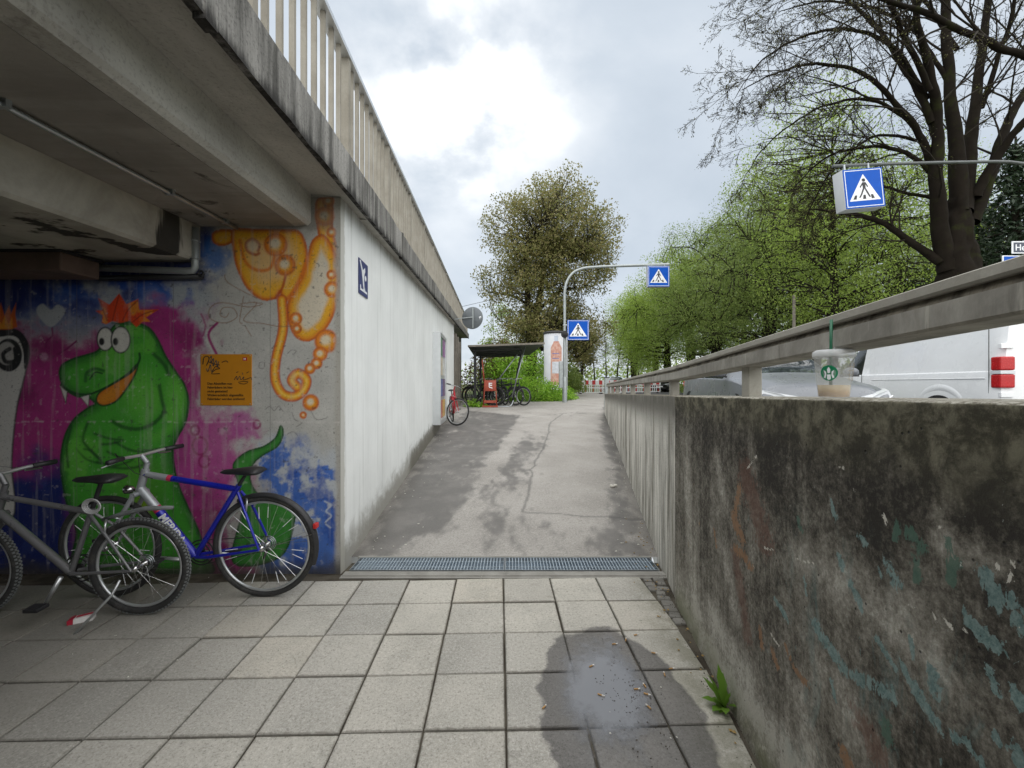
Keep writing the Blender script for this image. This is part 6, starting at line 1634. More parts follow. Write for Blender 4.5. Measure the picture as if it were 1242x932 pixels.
for z in (0.80, 1.52):
    mb = MB(); mb.bevbox((0.0, 0.86, z), (0.05, 0.16, 0.075), 0.008); mb.build('hinge', m_van, vr)
mb = MB(); mb.box((-0.004, 0.0, 1.0), (0.006, 0.008, 1.5)); mb.build('door_seam', M['black_dark'], vr)
mb = MB(); mb.bevbox((-0.02, 0, 0.42), (0.16, 1.8, 0.2), 0.04); mb.build('bumper', M['black'], vr)
for s_ in (-1, 1):
    mr = MB(); mr.bevbox((3.75, s_*1.10, 1.20), (0.14, 0.20, 0.28), 0.04); mr.build('mirror', M['pole'], vr, 50)
# ------------------------------------------------------------------ trees
M['bark'] = pm('bark', (0.022, 0.018, 0.013), 0.95, 0, 0.5, 5, 0.8, 22, dirt=0.4, dirtcol=(0.03, 0.034, 0.012), spec=0.15)
M['bark_moss'] = pm('mossy_bark', (0.014, 0.011, 0.008), 0.95, 0, 0.5, 4, 0.9, 18, dirt=0.8, dirtcol=(0.026, 0.031, 0.007), spec=0.1)
class Skel:
    def __init__(s): s.v = []; s.f = []; s.n = 0
    def tube(s, pts, rad, n):
        pts = np.asarray(pts, float); m = len(pts)
        tg = np.gradient(pts, axis=0); tg /= (np.linalg.norm(tg, axis=1)[:, None]+1e-9)
        ref = np.array([0.3, 0.1, 1.0]) if abs(tg[0][2]) < 0.9 else np.array([1.0, 0.2, 0])
        x = np.cross(tg, ref); x /= (np.linalg.norm(x, axis=1)[:, None]+1e-9); y = np.cross(tg, x)
        a = np.arange(n)*2*PI/n
        ring = pts[:, None, :]+(x[:, None, :]*np.cos(a)[None, :, None]+y[:, None, :]*np.sin(a)[None, :, None])*np.asarray(rad)[:, None, None]
        s.v.append(ring.reshape(-1, 3))
        i = np.arange(m-1)[:, None]*n; k = np.arange(n)[None, :]; k2 = (k+1) % n
        s.f.append((np.stack([i+k, i+k2, i+n+k2, i+n+k], 2).reshape(-1, 4))+s.n); s.n += m*n
    def build(s, name, mat, par): return np_mesh(name, np.concatenate(s.v), np.concatenate(s.f), mat, par, True)
def leaf_mesh(name, pts, size, mat, par, seed, asp=0.62, up=0.35):
    """one pointed leaf (two triangles folded on the midrib) per point"""
    r_ = np.random.RandomState(seed); n = len(pts); pts = np.asarray(pts)
    d = r_.normal(size=(n, 3)); d[:, 2] -= 0.25; d /= np.linalg.norm(d, axis=1)[:, None]
    nn_ = r_.normal(size=(n, 3)); nn_[:, 2] += up*3; w_ = np.cross(d, nn_); w_ /= (np.linalg.norm(w_, axis=1)[:, None]+1e-9)
    fold = np.cross(w_, d)
    s_ = size*r_.uniform(0.6, 1.25, n)[:, None]
    A = pts; B = pts+d*s_*0.5+w_*s_*asp*0.5+fold*s_*0.10; C_ = pts+d*s_; D_ = pts+d*s_*0.5-w_*s_*asp*0.5+fold*s_*0.10
    v = np.stack([A, B, C_, D_], 1).reshape(-1, 3)
    f = np.arange(4*n).reshape(n, 4)
    return np_mesh(name, v, f, mat, par, False, {'tint': np.repeat(r_.uniform(0, 1, n), 4)})
def wander(r_, p0, d0, L_, n, wob, pull=(0, 0, 0)):
    P = [np.array(p0, float)]; d = np.array(d0, float); d /= np.linalg.norm(d)
    for i in range(n):
        d = d+r_.normal(size=3)*wob+np.array(pull)/n; d /= np.linalg.norm(d); P.append(P[-1]+d*L_/n)
    return np.array(P)
def twigs(sk, r_, path, rad, lvl, maxl, cnt, ratio, tips, pull, ang=0.75, minr=0.003):
    """grow side branches along a path, recursively"""
    n = cnt[lvl]; L0 = np.linalg.norm(np.diff(path, axis=0), axis=1).sum()
    for i in range(n):
        f = 0.22+0.78*(i+r_.rand()*0.9)/n; f = min(f, 0.999)
        q = f*(len(path)-1); k = int(q); p_ = path[k]+(path[k+1]-path[k])*(q-k); rr = rad[k]+(rad[k+1]-rad[k])*(q-k)
        tg = path[k+1]-path[k]; tg /= np.linalg.norm(tg)
        sd_ = np.cross(tg, r_.normal(size=3)); sd_ /= np.linalg.norm(sd_)+1e-9
        a = ang*r_.uniform(0.6, 1.3); d = tg*math.cos(a)+sd_*math.sin(a)
        Lb = L0*ratio*r_.uniform(0.55, 1.1)*(1.15-0.6*f)
        seg = 5 if lvl < 2 else (4 if lvl < maxl else 3)
        pa = wander(r_, p_, d, Lb, seg, 0.11, pull)
        r0 = max(rr*0.55, minr); ra = np.linspace(r0, max(r0*0.3, minr*0.7), seg+1)
        sk.tube(pa, ra, 5 if lvl < 1 else (4 if lvl < 2 else 3))
        if lvl < maxl: twigs(sk, r_, pa, ra, lvl+1, maxl, cnt, ratio, tips, pull, ang, minr)
        else:
            tips.append(pa[-1]); tips.append(pa[-2])

# -- the big bare lime on the right, just budding
YT = 10.2
r_ = np.random.RandomState(5); sk = Skel(); tips = []
def gpath(px, dY): return np.array([G(u, v, YT+dy) for (u, v), dy in zip(px, dY)])
base_z = float(road_z(YT))
bt = empty('lime_tree', (G(1165, 400, YT).x, YT, base_z), 0, 'huge bare lime tree with mossy trunk, budding twigs, at upper right', 'tree', 'trees along the road')
bti = Matrix.Translation(bt.location).inverted()
limbs = [([(1163, 512), (1163, 420), (1163, 340), (1162, 285), (1163, 240)], (0, 0, 0, 0, 0), (0.64, 0.52, 0.42, 0.30, 0.18)),
         ([(1150, 330), (1140, 270), (1136, 210), (1137, 150), (1128, 90), (1112, 20), (1100, -80)], (0, -.1, -.2, -.3, -.5, -.8, -1.2), (0.42, 0.34, 0.27, 0.23, 0.18, 0.13, 0.08)),
         ([(1163, 260), (1160, 190), (1152, 110), (1148, 30), (1145, -70), (1140, -180)], (0, .1, .2, .2, .2, .2), (0.40, 0.32, 0.24, 0.19, 0.14, 0.08)),
         ([(1168, 260), (1176, 190), (1184, 120), (1196, 30), (1205, -90), (1212, -200)], (0, .3, .5, .8, 1, 1.2), (0.40, 0.30, 0.22, 0.17, 0.12, 0.08)),
         ([(1178, 270), (1205, 200), (1228, 140), (1262, 80), (1310, 0), (1360, -80)], (0, .1, .3, .5, .8, 1), (0.32, 0.24, 0.19, 0.15, 0.11, 0.07)),
         ([(1180, 240), (1216, 180), (1262, 130), (1330, 70), (1400, 20)], (0, -.3, -.7, -1.2, -1.8), (0.24, 0.18, 0.14, 0.10, 0.06)),
         ([(1140, 318), (1110, 298), (1078, 276), (1046, 262), (1016, 258), (985, 255)], (0, .2, .4, .6, .8, 1.0), (0.24, 0.17, 0.14, 0.115, 0.085, 0.03)),
         ([(1136, 215), (1118, 170), (1090, 130), (1050, 92), (1005, 78), (965, 82), (930, 92), (900, 110)], (0, -.2, -.4, -.6, -.9, -1, -1, -1), (0.21, 0.15, 0.12, 0.09, 0.07, 0.05, 0.035, 0.016)),
         ([(1138, 225), (1115, 195), (1080, 180), (1040, 180), (1005, 190), (975, 215), (955, 240)], (0, -.1, .2, .6, .9, 1.2, 1.4), (0.14, 0.11, 0.09, 0.07, 0.055, 0.035, 0.012)),
         ([(1132, 150), (1105, 95), (1068, 40), (1020, -5), (960, -30), (900, -30)], (-.3, -.2, 0, .3, .6, .9), (0.17, 0.13, 0.10, 0.07, 0.05, 0.02)),
         ([(1128, 110), (1095, 40), (1060, -30), (1010, -100)], (-.5, -.9, -1.4, -2), (0.14, 0.10, 0.07, 0.04)),
         ([(1150, 100), (1110, 40), (1060, 10), (1000, 2), (945, 15)], (.2, .6, 1, 1.4, 1.8), (0.12, 0.09, 0.07, 0.05, 0.02)),
         ([(1300, 90), (1242, 68), (1180, 42), (1120, 15), (1060, -5), (990, -20)], (-1.5, -1.8, -2, -2.2, -2.4, -2.6), (0.17, 0.14, 0.12, 0.10, 0.07, 0.03)),
         ([(1134, 240), (1100, 235), (1062, 222), (1030, 225), (1000, 240), (975, 262)], (.2, .5, .8, 1.1, 1.3, 1.5), (0.10, 0.075, 0.06, 0.045, 0.03, 0.012)),
         ([(1132, 205), (1105, 150), (1060, 122), (1010, 126), (960, 150), (922, 186), (897, 225)], (0, .3, .5, .7, .8, .9, 1), (0.13, 0.10, 0.08, 0.06, 0.045, 0.03, 0.012)),
         ([(1125, 120), (1085, 60), (1030, 36), (970, 46), (922, 76), (892, 118)], (-.3, -.5, -.7, -.9, -1, -1.1), (0.12, 0.09, 0.07, 0.05, 0.035, 0.012)),
         ([(1112, 170), (1060, 166), (1016, 200), (986, 246), (972, 285)], (.5, .8, 1.1, 1.4, 1.6), (0.085, 0.065, 0.05, 0.035, 0.012)),
         ([(1160, 60), (1120, 0), (1060, -40), (1000, -60), (940, -55)], (.4, .9, 1.3, 1.7, 2), (0.12, 0.09, 0.07, 0.05, 0.02)),
         ([(1190, 130), (1215, 60), (1235, -20), (1250, -110)], (.5, .3, 0, -.3), (0.13, 0.10, 0.07, 0.04))]
tk = Skel()
for k, (px, dy, rad) in enumerate(limbs):
    P = gpath(px, dy); Pp = np.array(spline([tuple(x) for x in P], False, 9)); tt_ = np.linspace(0, len(rad)-1, len(Pp)); ra = np.interp(tt_, range(len(rad)), rad)
    ra = ra*(0.92 if k == 0 else 0.47)
    Pp = Pp+0.10*(np.stack([fbm(np.arange(len(Pp))*0.23, np.full(len(Pp), k+q0), 5, 4) for q0 in (0.3, 7.3, 13.3)], 1)-0.5)
    tk.tube(Pp, ra, 22 if k == 0 else 12)
    if k > 0:
        twigs(sk, r_, Pp, np.minimum(ra, 0.06)*0.8, 0, 3, (14, 8, 6, 4) if k > 5 else (11, 7, 5, 4), 0.42 if k > 5 else 0.36, tips, (-0.04, 0, -0.05), 0.72, 0.0042)
for k in range(10):       # burrs and roots' bulges low on the trunk
    a = r_.rand()*6.28; z = r_.uniform(0.3, 3.2); P = np.array(bt.location)+np.array([math.cos(a)*0.55, math.sin(a)*0.55, z])
    tk.tube(np.array([P, P+np.array([math.cos(a)*0.12, math.sin(a)*0.12, 0.22])]), (0.18, 0.08), 7)
for k, vtx in enumerate(tk.v):       # gnarled, ridged bark
    cen = np.array([bt.location.x, YT]); ang_ = np.arctan2(vtx[:, 1]-cen[1], vtx[:, 0]-cen[0])
    amp = 0.16 if k == 0 else 0.035
    dsp = amp*(fbm(vtx[:, 0]*4.2+vtx[:, 1]*2.9, vtx[:, 2]*1.1, 15, 5, 0.6)-0.5)+0.5*amp*(fbm(vtx[:, 0]*9-vtx[:, 1]*7, vtx[:, 2]*3.5, 19, 4)-0.5)
    vtx[:, 0] += np.cos(ang_)*dsp*2; vtx[:, 1] += np.sin(ang_)*dsp*2
o = tk.build('trunk', M['bark_moss'], None); adopt(o, bt, bti)
o = sk.build('branches', M['bark'], None); setp(adopt(o, bt, bti), kind='stuff')
M['bud'] = m_leaf('lime_buds', (0.09, 0.075, 0.03), (0.16, 0.17, 0.05), 0.3)
tp = np.array(tips); sel = tp[r_.rand(len(tp)) < 0.35]
o = leaf_mesh('buds', sel+r_.normal(size=sel.shape)*0.05, 0.032, M['bud'], None, 3); setp(adopt(o, bt, bti), kind='stuff')

# -- leafy trees: clumps of leaves on a real limb system
def leafy(name, loc, label, crown, trunk_h, trunk_r, nclump, per, lsize, clump_r, leafmat, barkmat, seed, group=None, stems=1, shell=0.55, twig_n=3, tip_twigs=True):
    """crown: list of (cx,cy,cz,rx,ry,rz) ellipsoids in local coordinates"""
    r_ = np.random.RandomState(seed); root = empty(name, loc, 0, label, 'tree', group)
    vol = np.array([c[3]*c[4]*c[5] for c in crown]); pick = r_.choice(len(crown), nclump, p=vol/vol.sum())
    C_ = []
    for k in pick:
        c = crown[k]; d = r_.normal(size=3); d /= np.linalg.norm(d); rr = shell+(1-shell)*r_.rand()**0.7 if r_.rand() < 0.8 else r_.rand()
        C_.append([c[0]+d[0]*c[3]*rr, c[1]+d[1]*c[4]*rr, c[2]+d[2]*c[5]*rr])
    C_ = np.array(C_)
    sk = Skel(); nodes = []
    top = max(c[2]+c[5]*0.5 for c in crown)
    for s_ in range(stems):
        off = np.array([r_.uniform(-1, 1)*0.35*(stems > 1), r_.uniform(-1, 1)*0.3*(stems > 1), 0]); lean = np.array([off[0]*0.5, off[1]*0.5, 1.0])
        lean[:2] *= 0.35; tr = wander(r_, off*0.5+np.array([0, 0, -0.1]), lean, top*r_.uniform(0.72, 0.85), 9, 0.035); ra = np.linspace(trunk_r, trunk_r*0.16, 10); ra[0] *= 1.25
        sk.tube(tr, ra, 9)
        for k in range(len(tr)-1):
            for f in (0, 0.5):
                if tr[k][2] > trunk_h*0.75: nodes.append((tr[k]+(tr[k+1]-tr[k])*f, ra[k]))
    nmain = 12
    lim = C_[r_.choice(len(C_), min(nmain, len(C_)), replace=False)]
    for q in lim:
        best = min(nodes[:max(4, len(nodes))], key=lambda n_: abs(np.linalg.norm(n_[0]-q)-0.0)+abs((q[2]-n_[0][2])-0.45*np.linalg.norm((q-n_[0])[:2]))*1.3)
        p0 = best[0]; mid = p0+(q-p0)*0.5+np.array([0, 0, 0.10*np.linalg.norm(q-p0)])+r_.normal(size=3)*0.15
        pa = np.array(spline([tuple(p0), tuple(mid), tuple(q)], False, 4)); ra = np.linspace(min(best[1]*0.6, trunk_r*0.4), 0.02, len(pa)); sk.tube(pa, ra, 6)
        for a, b_ in zip(pa[2:], ra[2:]): nodes.append((a, b_))
    np_ = np.array([n_[0] for n_ in nodes]); nr_ = np.array([n_[1] for n_ in nodes])
    L_ = []
    for q in C_:
        k = int(np.argmin(np.linalg.norm(np_-q, axis=1)+np.clip(np_[:, 2]-q[2], 0, 9)*0.6)); p0 = np_[k]
        mid = p0+(q-p0)*0.55+r_.normal(size=3)*0.12+np.array([0, 0, 0.08])
        sk.tube(np.array([p0, mid, q]), (min(nr_[k]*0.6, 0.05), 0.022, 0.008), 4)
        if tip_twigs:
            for _ in range(twig_n):
                d = r_.normal(size=3); d[2] += 0.3; e_ = q+d/np.linalg.norm(d)*clump_r*r_.uniform(0.6, 1.2); sk.tube(np.array([mid+(q-mid)*0.6, (q+e_)/2, e_]), (0.010, 0.007, 0.003), 3)
        n = int(per*r_.uniform(0.5, 1.4)); g = r_.normal(size=(n, 3)); g *= (r_.rand(n, 1)**0.33)*clump_r*1.25/(np.linalg.norm(g, axis=1)[:, None]+1e-9); g[:, 2] *= 0.75; L_.append(q+g)
    sk.build('trunk', barkmat, root)
    cr = leaf_mesh('crown', np.concatenate(L_), lsize, leafmat, root, seed+1); cr['kind'] = 'stuff'
    return root

M['leaf_olive'] = m_leaf('maple_leaf', (0.19, 0.215, 0.06), (0.36, 0.30, 0.14), 0.5)
M['leaf_lime'] = m_leaf('spring_leaf', (0.25, 0.37, 0.055), (0.42, 0.54, 0.12), 0.5)
M['leaf_mid'] = m_leaf('mid_leaf', (0.18, 0.27, 0.06), (0.32, 0.39, 0.11), 0.5)
M['leaf_bush'] = m_leaf('bush_leaf', (0.19, 0.40, 0.03), (0.40, 0.62, 0.08), 0.45)
M['leaf_dark'] = m_leaf('conifer_needles', (0.014, 0.03, 0.014), (0.035, 0.06, 0.026), 0.1)
M['leaf_brown'] = m_leaf('brownish_leaf', (0.13, 0.095, 0.04), (0.20, 0.15, 0.06), 0.35)
# large maple in the middle
zc = 0.68; YM = 27.0
sM = YM/F
leafy('maple_tree', ((640-U0)*sM, YM, zc), 'large olive-leaved maple standing alone behind the advertising column',
      [((668-640)*sM, 0, CH+(V0-300)*sM-zc, 4.3, 4.2, 4.3), ((630-640)*sM, 0.3, CH+(V0-335)*sM-zc, 2.7, 3.0, 3.0), ((712-640)*sM, 0, CH+(V0-300)*sM-zc, 2.2, 3.0, 2.9), ((690-640)*sM, -0.6, CH+(V0-390)*sM-zc, 3.1, 2.8, 2.2), ((668-640)*sM, 0, CH+(V0-255)*sM-zc, 2.8, 3.0, 2.4), ((672-640)*sM, -0.8, CH+(V0-405)*sM-zc, 3.4, 2.8, 2.3), ((640-640)*sM, 0, CH+(V0-400)*sM-zc, 2.0, 2.2, 2.0)],
      3.0, 0.42, 780, 88, 0.15, 0.58, M['leaf_olive'], M['bark'], 21, None, 2, 0.12)
# second lower crown, yellower, in front of its right side
leafy('maple_tree', ((704-U0)*34/F, 34, zc), 'smaller brownish-green maple just right of the large one',
      [(-0.6, 0, 3.2, 1.7, 1.6, 2.4), (0.3, 0, 4.4, 1.3, 1.3, 1.6)], 1.6, 0.16, 90, 90, 0.17, 0.5, M['leaf_olive'], M['bark'], 22)
# row of lime trees along the far side of the road
lab = {0: 'spring-green lime tree with dark forked trunk behind the near hanging crossing sign', 1: 'pale green lime tree, second beyond the hanging sign along the road', 2: 'fresh green roadside lime tree above the guard rail middle', 3: 'bright green roadside lime tree right of the far crossing sign'}
kinds = []
kinds.append(leafy('roadside_tree', ((1008-U0)/F*17.5, 17.5, 0.6), lab[0], [(0.2, 0, 5.0, 3.0, 3.0, 3.0), (-0.8, 0, 7.4, 2.2, 2.3, 2.6), (1.6, 0, 4.4, 2.4, 2.4, 2.0), (0, 0, 9.3, 1.3, 1.4, 1.6)], 2.2, 0.20, 300, 90, 0.072, 0.62, M['leaf_lime'], M['bark'], 31, 'trees along the road', 1, 0.3, 2))
kinds.append(leafy('roadside_tree', ((925-U0)/F*23, 23, 0.6), lab[1], [(0, 0, 5.2, 3.2, 3.2, 3.6), (0.6, 0, 8.0, 2.2, 2.4, 2.4), (-1.4, 0, 4.2, 2.4, 2.6, 2.4)], 2.0, 0.24, 300, 105, 0.088, 0.68, M['leaf_mid'], M['bark'], 32, 'trees along the road', 2, 0.3, 2))
kinds.append(leafy('roadside_tree', ((868-U0)/F*30, 30, 0.6), lab[2], [(0, 0, 5.6, 3.8, 3.6, 3.8), (0.8, 0, 8.2, 2.5, 2.4, 2.2), (-1.6, 0, 4.4, 2.6, 2.6, 2.4)], 2.0, 0.26, 320, 115, 0.10, 0.72, M['leaf_mid'], M['bark'], 33, 'trees along the road', 2, 0.3, 1))
kinds.append(leafy('roadside_tree', ((812-U0)/F*37, 37, 0.65), lab[3], [(0, 0, 5.2, 4.2, 3.8, 3.8), (-2.4, 0, 4.0, 2.6, 2.6, 2.4), (0.8, 0, 7.6, 2.6, 2.4, 1.9)], 2.0, 0.28, 300, 125, 0.115, 0.78, M['leaf_lime'], M['bark'], 34, 'trees along the road', 3, 0.3, 1))
for kd in kinds: kd.scale = (1.12, 1.12, 1.32)
def again(k, u, Y, s_, rz, label):
    o = copy_tree(kinds[k]); o.location = ((u-U0)/F*Y, Y, 0.62); o.rotation_euler = (0, 0, rz); o.scale = (s_*1.12, s_*1.12, s_*1.34); o['label'] = label; return o
again(1, 1090, 22, 1.05, 1.3, 'green lime tree filling the gap between guard rail and mossy trunk')
again(2, 985, 30, 1.15, 2.2, 'tall lime tree with thin pale top behind the forked one')
again(0, 960, 27, 1.18, 0.6, 'airy yellow-green lime tree left of the near hanging sign')
again(1, 842, 42, 1.2, 2.9, 'dark-stemmed roadside tree behind the bright green one')
again(3, 768, 55, 1.05, 1.9, 'distant bright green tree at the end of the road, right of the barriers')
again(2, 795, 62, 1.25, 0.4, 'distant tall green tree above the far crossing sign')
again(1, 900, 45, 1.45, 1.1, 'tall grey-green tree in the second row behind the road')
again(0, 1150, 30, 1.25, 2.0, 'green tree behind the mossy trunk')
# thin bare trees at the end of the path
M['leaf_thin'] = m_leaf('thin_young_leaf', (0.22, 0.22, 0.09), (0.36, 0.33, 0.15), 0.4)
thin = leafy('bare_tree', ((748-U0)/F*58, 58, 0.8), 'slender half-bare tree at the path end, left of the bright green one', [(0, 0, 7.0, 2.0, 2.0, 4.6)], 2.0, 0.14, 70, 10, 0.16, 0.8, M['leaf_thin'], M['bark'], 41, 'bare trees at the end of the path', 1, 0.2, 6)
for u, Y, s_, rz, l in ((760, 64, 1.05, 1.0, 'slender half-bare tree, second from the barriers at the path end'), (735, 70, 1.1, 2.2, 'slender half-bare tree behind the smaller maple'), (775, 72, 1.15, 3.1, 'slender half-bare tree below the far hanging sign'), (722, 60, 0.9, 4.1, 'slender half-bare tree directly behind the crossing sign on the pole')):
    o = copy_tree(thin); o.location = ((u-U0)/F*Y, Y, 0.8); o.scale = (s_,)*3; o.rotation_euler = (0, 0, rz); o['label'] = l
# left background tree, hazy and pale
leafy('birch_tree', ((612-U0)/F*48, 48, 0.7), 'pale distant birch left of the maple above the shelter roof', [(0, 0, 5.2, 2.6, 2.6, 4.4), (1.4, 0, 3.4, 2.2, 2, 2.6)], 2, 0.2, 120, 40, 0.24, 0.7, M['leaf_mid'], M['bark'], 51)
# far wood closing the view
r_ = np.random.RandomState(77); P = []
for k in range(520):
    a = r_.uniform(-0.62, 0.95); D_ = r_.uniform(105, 150); h = 5.0+4.0*vnoise(np.array(a*9.0), np.array(0.5), 2)
    c = np.array([math.sin(a)*D_, math.cos(a)*D_, r_.uniform(0, 1)**0.8*h+0.5]); g = r_.normal(size=(26, 3))*np.array([1.5, 1.5, 1.1]); P.append(c+g)
o = leaf_mesh('far_wood', np.concatenate(P), 0.9, M['leaf_mid'], None, 9); setp(o, 'distant wood closing the view along the horizon', 'wood', kind='stuff')
# dark conifer behind the big lime
def conifer(loc, label, H_, rb, seed):
    r_ = np.random.RandomState(seed); root = empty('conifer_tree', loc, 0, label, 'tree'); sk = Skel(); L_ = []
    sk.tube(np.array([[0, 0, -0.1], [0, 0, H_*0.5], [0, 0, H_]]), (0.32, 0.2, 0.03), 8)
    for k in range(190):
        z = H_*(0.03+0.95*k/190); rr = rb*(1-z/H_)**0.85*r_.uniform(0.7, 1.1)+0.15; a = k*2.4+r_.rand(); d = np.array([math.cos(a), math.sin(a), 0])
        q = np.array([0, 0, z]); e_ = q+d*rr+np.array([0, 0, -0.22*rr]); sk.tube(np.array([q, (q+e_)/2+np.array([0, 0, 0.06*rr]), e_]), (0.04, 0.025, 0.008), 4)
        n = int(60*rr/rb)+14; f = r_.uniform(0.15, 1.0, n)[:, None]; g = r_.normal(size=(n, 3))*np.array([0.20, 0.20, 0.10])*(0.6+0.6*f); L_.append(q+(e_-q)*f+g-np.array([0, 0, 0.06]))
    sk.build('trunk', M['bark'], root); c = leaf_mesh('crown', np.concatenate(L_), 0.26, M['leaf_dark'], root, seed, 0.3, 0.1); c['kind'] = 'stuff'
    return root
conifer(((1232-U0)/F*15, 15, 0.6), 'dark green conifer behind the big bare lime at the right edge', 9.6, 2.3, 61)
conifer(((1118-U0)/F*19, 19, 0.6), 'low dark conifer left of the mossy lime trunk above the guard rail', 5.6, 2.0, 62)
conifer(((1190-U0)/F*18.5, 18.5, 0.6), 'dark conifer directly behind the mossy lime trunk', 9.0, 2.6, 63)

# shrubs: hedge bank, ivy mass behind the shelter
def shrub(name, loc, label, ell_, n, lsize, mat, seed, group=None, stems=7):
    r_ = np.random.RandomState(seed); root = empty(name, loc, 0, label, 'shrub', group); L_ = []; sk = Skel()
    for (cx_, cy2, cz_, rx, ry, rz_) in ell_:
        k = n//len(ell_); d = r_.normal(size=(k, 3)); d /= np.linalg.norm(d, axis=1)[:, None]; d[:, 2] = np.abs(d[:, 2])
        rr = (r_.rand(k, 1)**0.4)*(0.75+0.5*fbm(d[:, :1]*2.2+seed, d[:, 1:2]*2.2+d[:, 2:]*2, seed, 4)); L_.append(np.array([cx_, cy2, cz_])+d*rr*np.array([rx, ry, rz_]))
        for _ in range(stems):
            d = r_.normal(size=3); d[2] = abs(d[2])+0.5; d /= np.linalg.norm(d); sk.tube(np.array([[cx_, cy2, 0], [cx_+d[0]*rx*0.4, cy2+d[1]*ry*0.4, cz_+d[2]*rz_*0.5], [cx_+d[0]*rx*0.9, cy2+d[1]*ry*0.9, cz_+d[2]*rz_*0.95]]), (0.02, 0.012, 0.004), 4)
    sk.build('stems', M['bark'], root)
    c = leaf_mesh('foliage', np.concatenate(L_), lsize, mat, root, seed, 0.7, 0.5); c['kind'] = 'stuff'
    return root
zs = 0.66
shrub('low_shrub', (1.0, 19.6, zs), 'bright green low shrub bank in front of the advertising column', [(0.0, 0, 0.0, 1.1, 0.9, 1.15), (0.85, 0.3, 0, 0.7, 0.8, 0.95), (-0.75, 0.2, 0, 0.8, 0.8, 1.25)], 7200, 0.085, M['leaf_bush'], 71)
shrub('low_shrub', (2.45, 21.2, zs), 'small green shrub right of the crossing sign pole', [(0.2, 0, 0.0, 0.55, 0.7, 0.55), (0.45, 1.2, 0, 0.6, 0.7, 0.7)], 2400, 0.085, M['leaf_bush'], 72)
shrub('ivy_bush', (0.7, 23.6, zs), 'tall dark green bush between shelter and advertising column', [(0.0, 0, 0.6, 1.6, 1.1, 2.3), (-1.3, 0.4, 0.4, 1.4, 1.0, 2.2)], 6500, 0.12, M['leaf_bush'], 73)
shrub('ivy_bush', (-1.6, 24.5, zs), 'yellowish bush behind the bicycle shelter', [(0.0, 0, 0.5, 1.3, 1.1, 2.2), (0.9, 0.3, 1.3, 1.1, 0.9, 2.2)], 4200, 0.13, M['leaf_brown'], 74)
shrub('ivy_bush', (2.9, 27.5, zs), 'shaded tall bush behind the advertising column and pole', [(0.0, 0, 0.6, 1.5, 1.1, 2.6), (1.1, 1.0, 0.3, 1.0, 1.0, 1.6)], 4200, 0.14, M['leaf_mid'], 75)
shrub('ground_plant', (-1.42, 15.5, 0.6), 'small leafy plant at the foot of the timber post', [(0, 0, 0, 0.32, 0.3, 0.30), (0.35, -0.1, 0, 0.2, 0.2, 0.16)], 420, 0.10, M['leaf_bush'], 76)
for k, (u, Y, w_, h_, l) in enumerate(((1060, 20, 3.0, 1.7, 'green hedge below the lime trees left of the mossy trunk'), (965, 24, 3.2, 1.6, 'green hedge under the airy trees across the road'), (890, 31, 3.6, 1.7, 'green hedge under the roadside trees, middle of the row'), (830, 40, 4.0, 1.7, 'green hedge at the far end of the road'))):
    shrub('roadside_hedge', ((u-U0)/F*Y, Y, 0.6), l, [(-w_*0.5, 0, 0.2, w_*0.6, 1.0, h_), (w_*0.5, 0.2, 0.2, w_*0.6, 1.0, h_*0.9)], 3000, 0.17, M['leaf_mid'], 80+k, 'hedges across the road')

# ------------------------------------------------------------------ crossing signs, poles
def crossing_face(root, cx_, cz_, w_, h_, yf):
    """blue square, white border line, white triangle with a walking figure over stripes; face towards -y at y=yf"""
    mb = MB(); mb.box((cx_, yf, cz_), (w_, 0.006, h_)); fp = mb.build('face', M['sign_blue'], root)
    def pl(name, poly, mat, dy): return MB().prism([(a*w_, b_*h_) for a, b_ in poly], (cx_, yf-dy, cz_), (1, 0, 0), (0, 0, 1), (0, -0.0015, 0)).build(name, mat, fp)
    b_ = 0.018
    for q_ in ([(-.47, -.47), (.47, -.47), (.47, -.47+b_), (-.47, -.47+b_)], [(-.47, .47-b_), (.47, .47-b_), (.47, .47), (-.47, .47)], [(-.47, -.47+b_), (-.47+b_, -.47+b_), (-.47+b_, .47-b_), (-.47, .47-b_)], [(.47-b_, -.47+b_), (.47, -.47+b_), (.47, .47-b_), (.47-b_, .47-b_)]): pl('border', q_, M['sign_white'], 0.0032)
    pl('triangle', [(-.40, -.32), (.40, -.32), (0, .36)], M['sign_white'], 0.0032)
    K = M['ink']
    pl('figure_head', [(.045*math.cos(a), .205+.045*math.sin(a)) for a in np.linspace(0, 2*PI, 10, endpoint=False)], K, 0.005)
    pl('figure_body', [(-.035, .15), (.045, .15), (.105, .03), (.08, .015), (.04, .09), (.035, .0), (-.035, .0), (-.04, .085), (-.095, .01), (-.115, .03)], K, 0.005)
    pl('figure_leg', [(-.035, .0), (.01, .0), (-.07, -.17), (-.115, -.24), (-.155, -.24), (-.10, -.15)], K, 0.005)
    pl('figure_leg', [(.0, .0), (.035, .0), (.09, -.11), (.15, -.24), (.11, -.24), (.05, -.12)], K, 0.0052)
    for x in (-.27, -.02, .20):
        pl('stripe', [(x-.035, -.28), (x+.045, -.28), (x*.86+.035, -.175), (x*.86-.02, -.175)], K, 0.0049)
YP = 18.3; zp = float(ramp_z(YP)); px_ = (685-U0)/F*YP
pole = empty('sign_pole', (px_, YP, zp), 0, 'tall grey lamp-arm pole bending right over the path, holding crossing signs', 'pole')
zA = CH+(V0-321)/F*YP-zp
pts_ = [(0, 0, -0.2), (0, 0, 4.2), (0.0, 0, 4.9), (0.10, 0, 5.4), (0.36, 0, 5.78), (0.75, 0, 5.97), (1.3, 0, 6.04), (2.6, 0, 6.10), (4.5, 0, 6.16)]
pts_ = [(x, y, z*zA/6.16) for x, y, z in pts_]
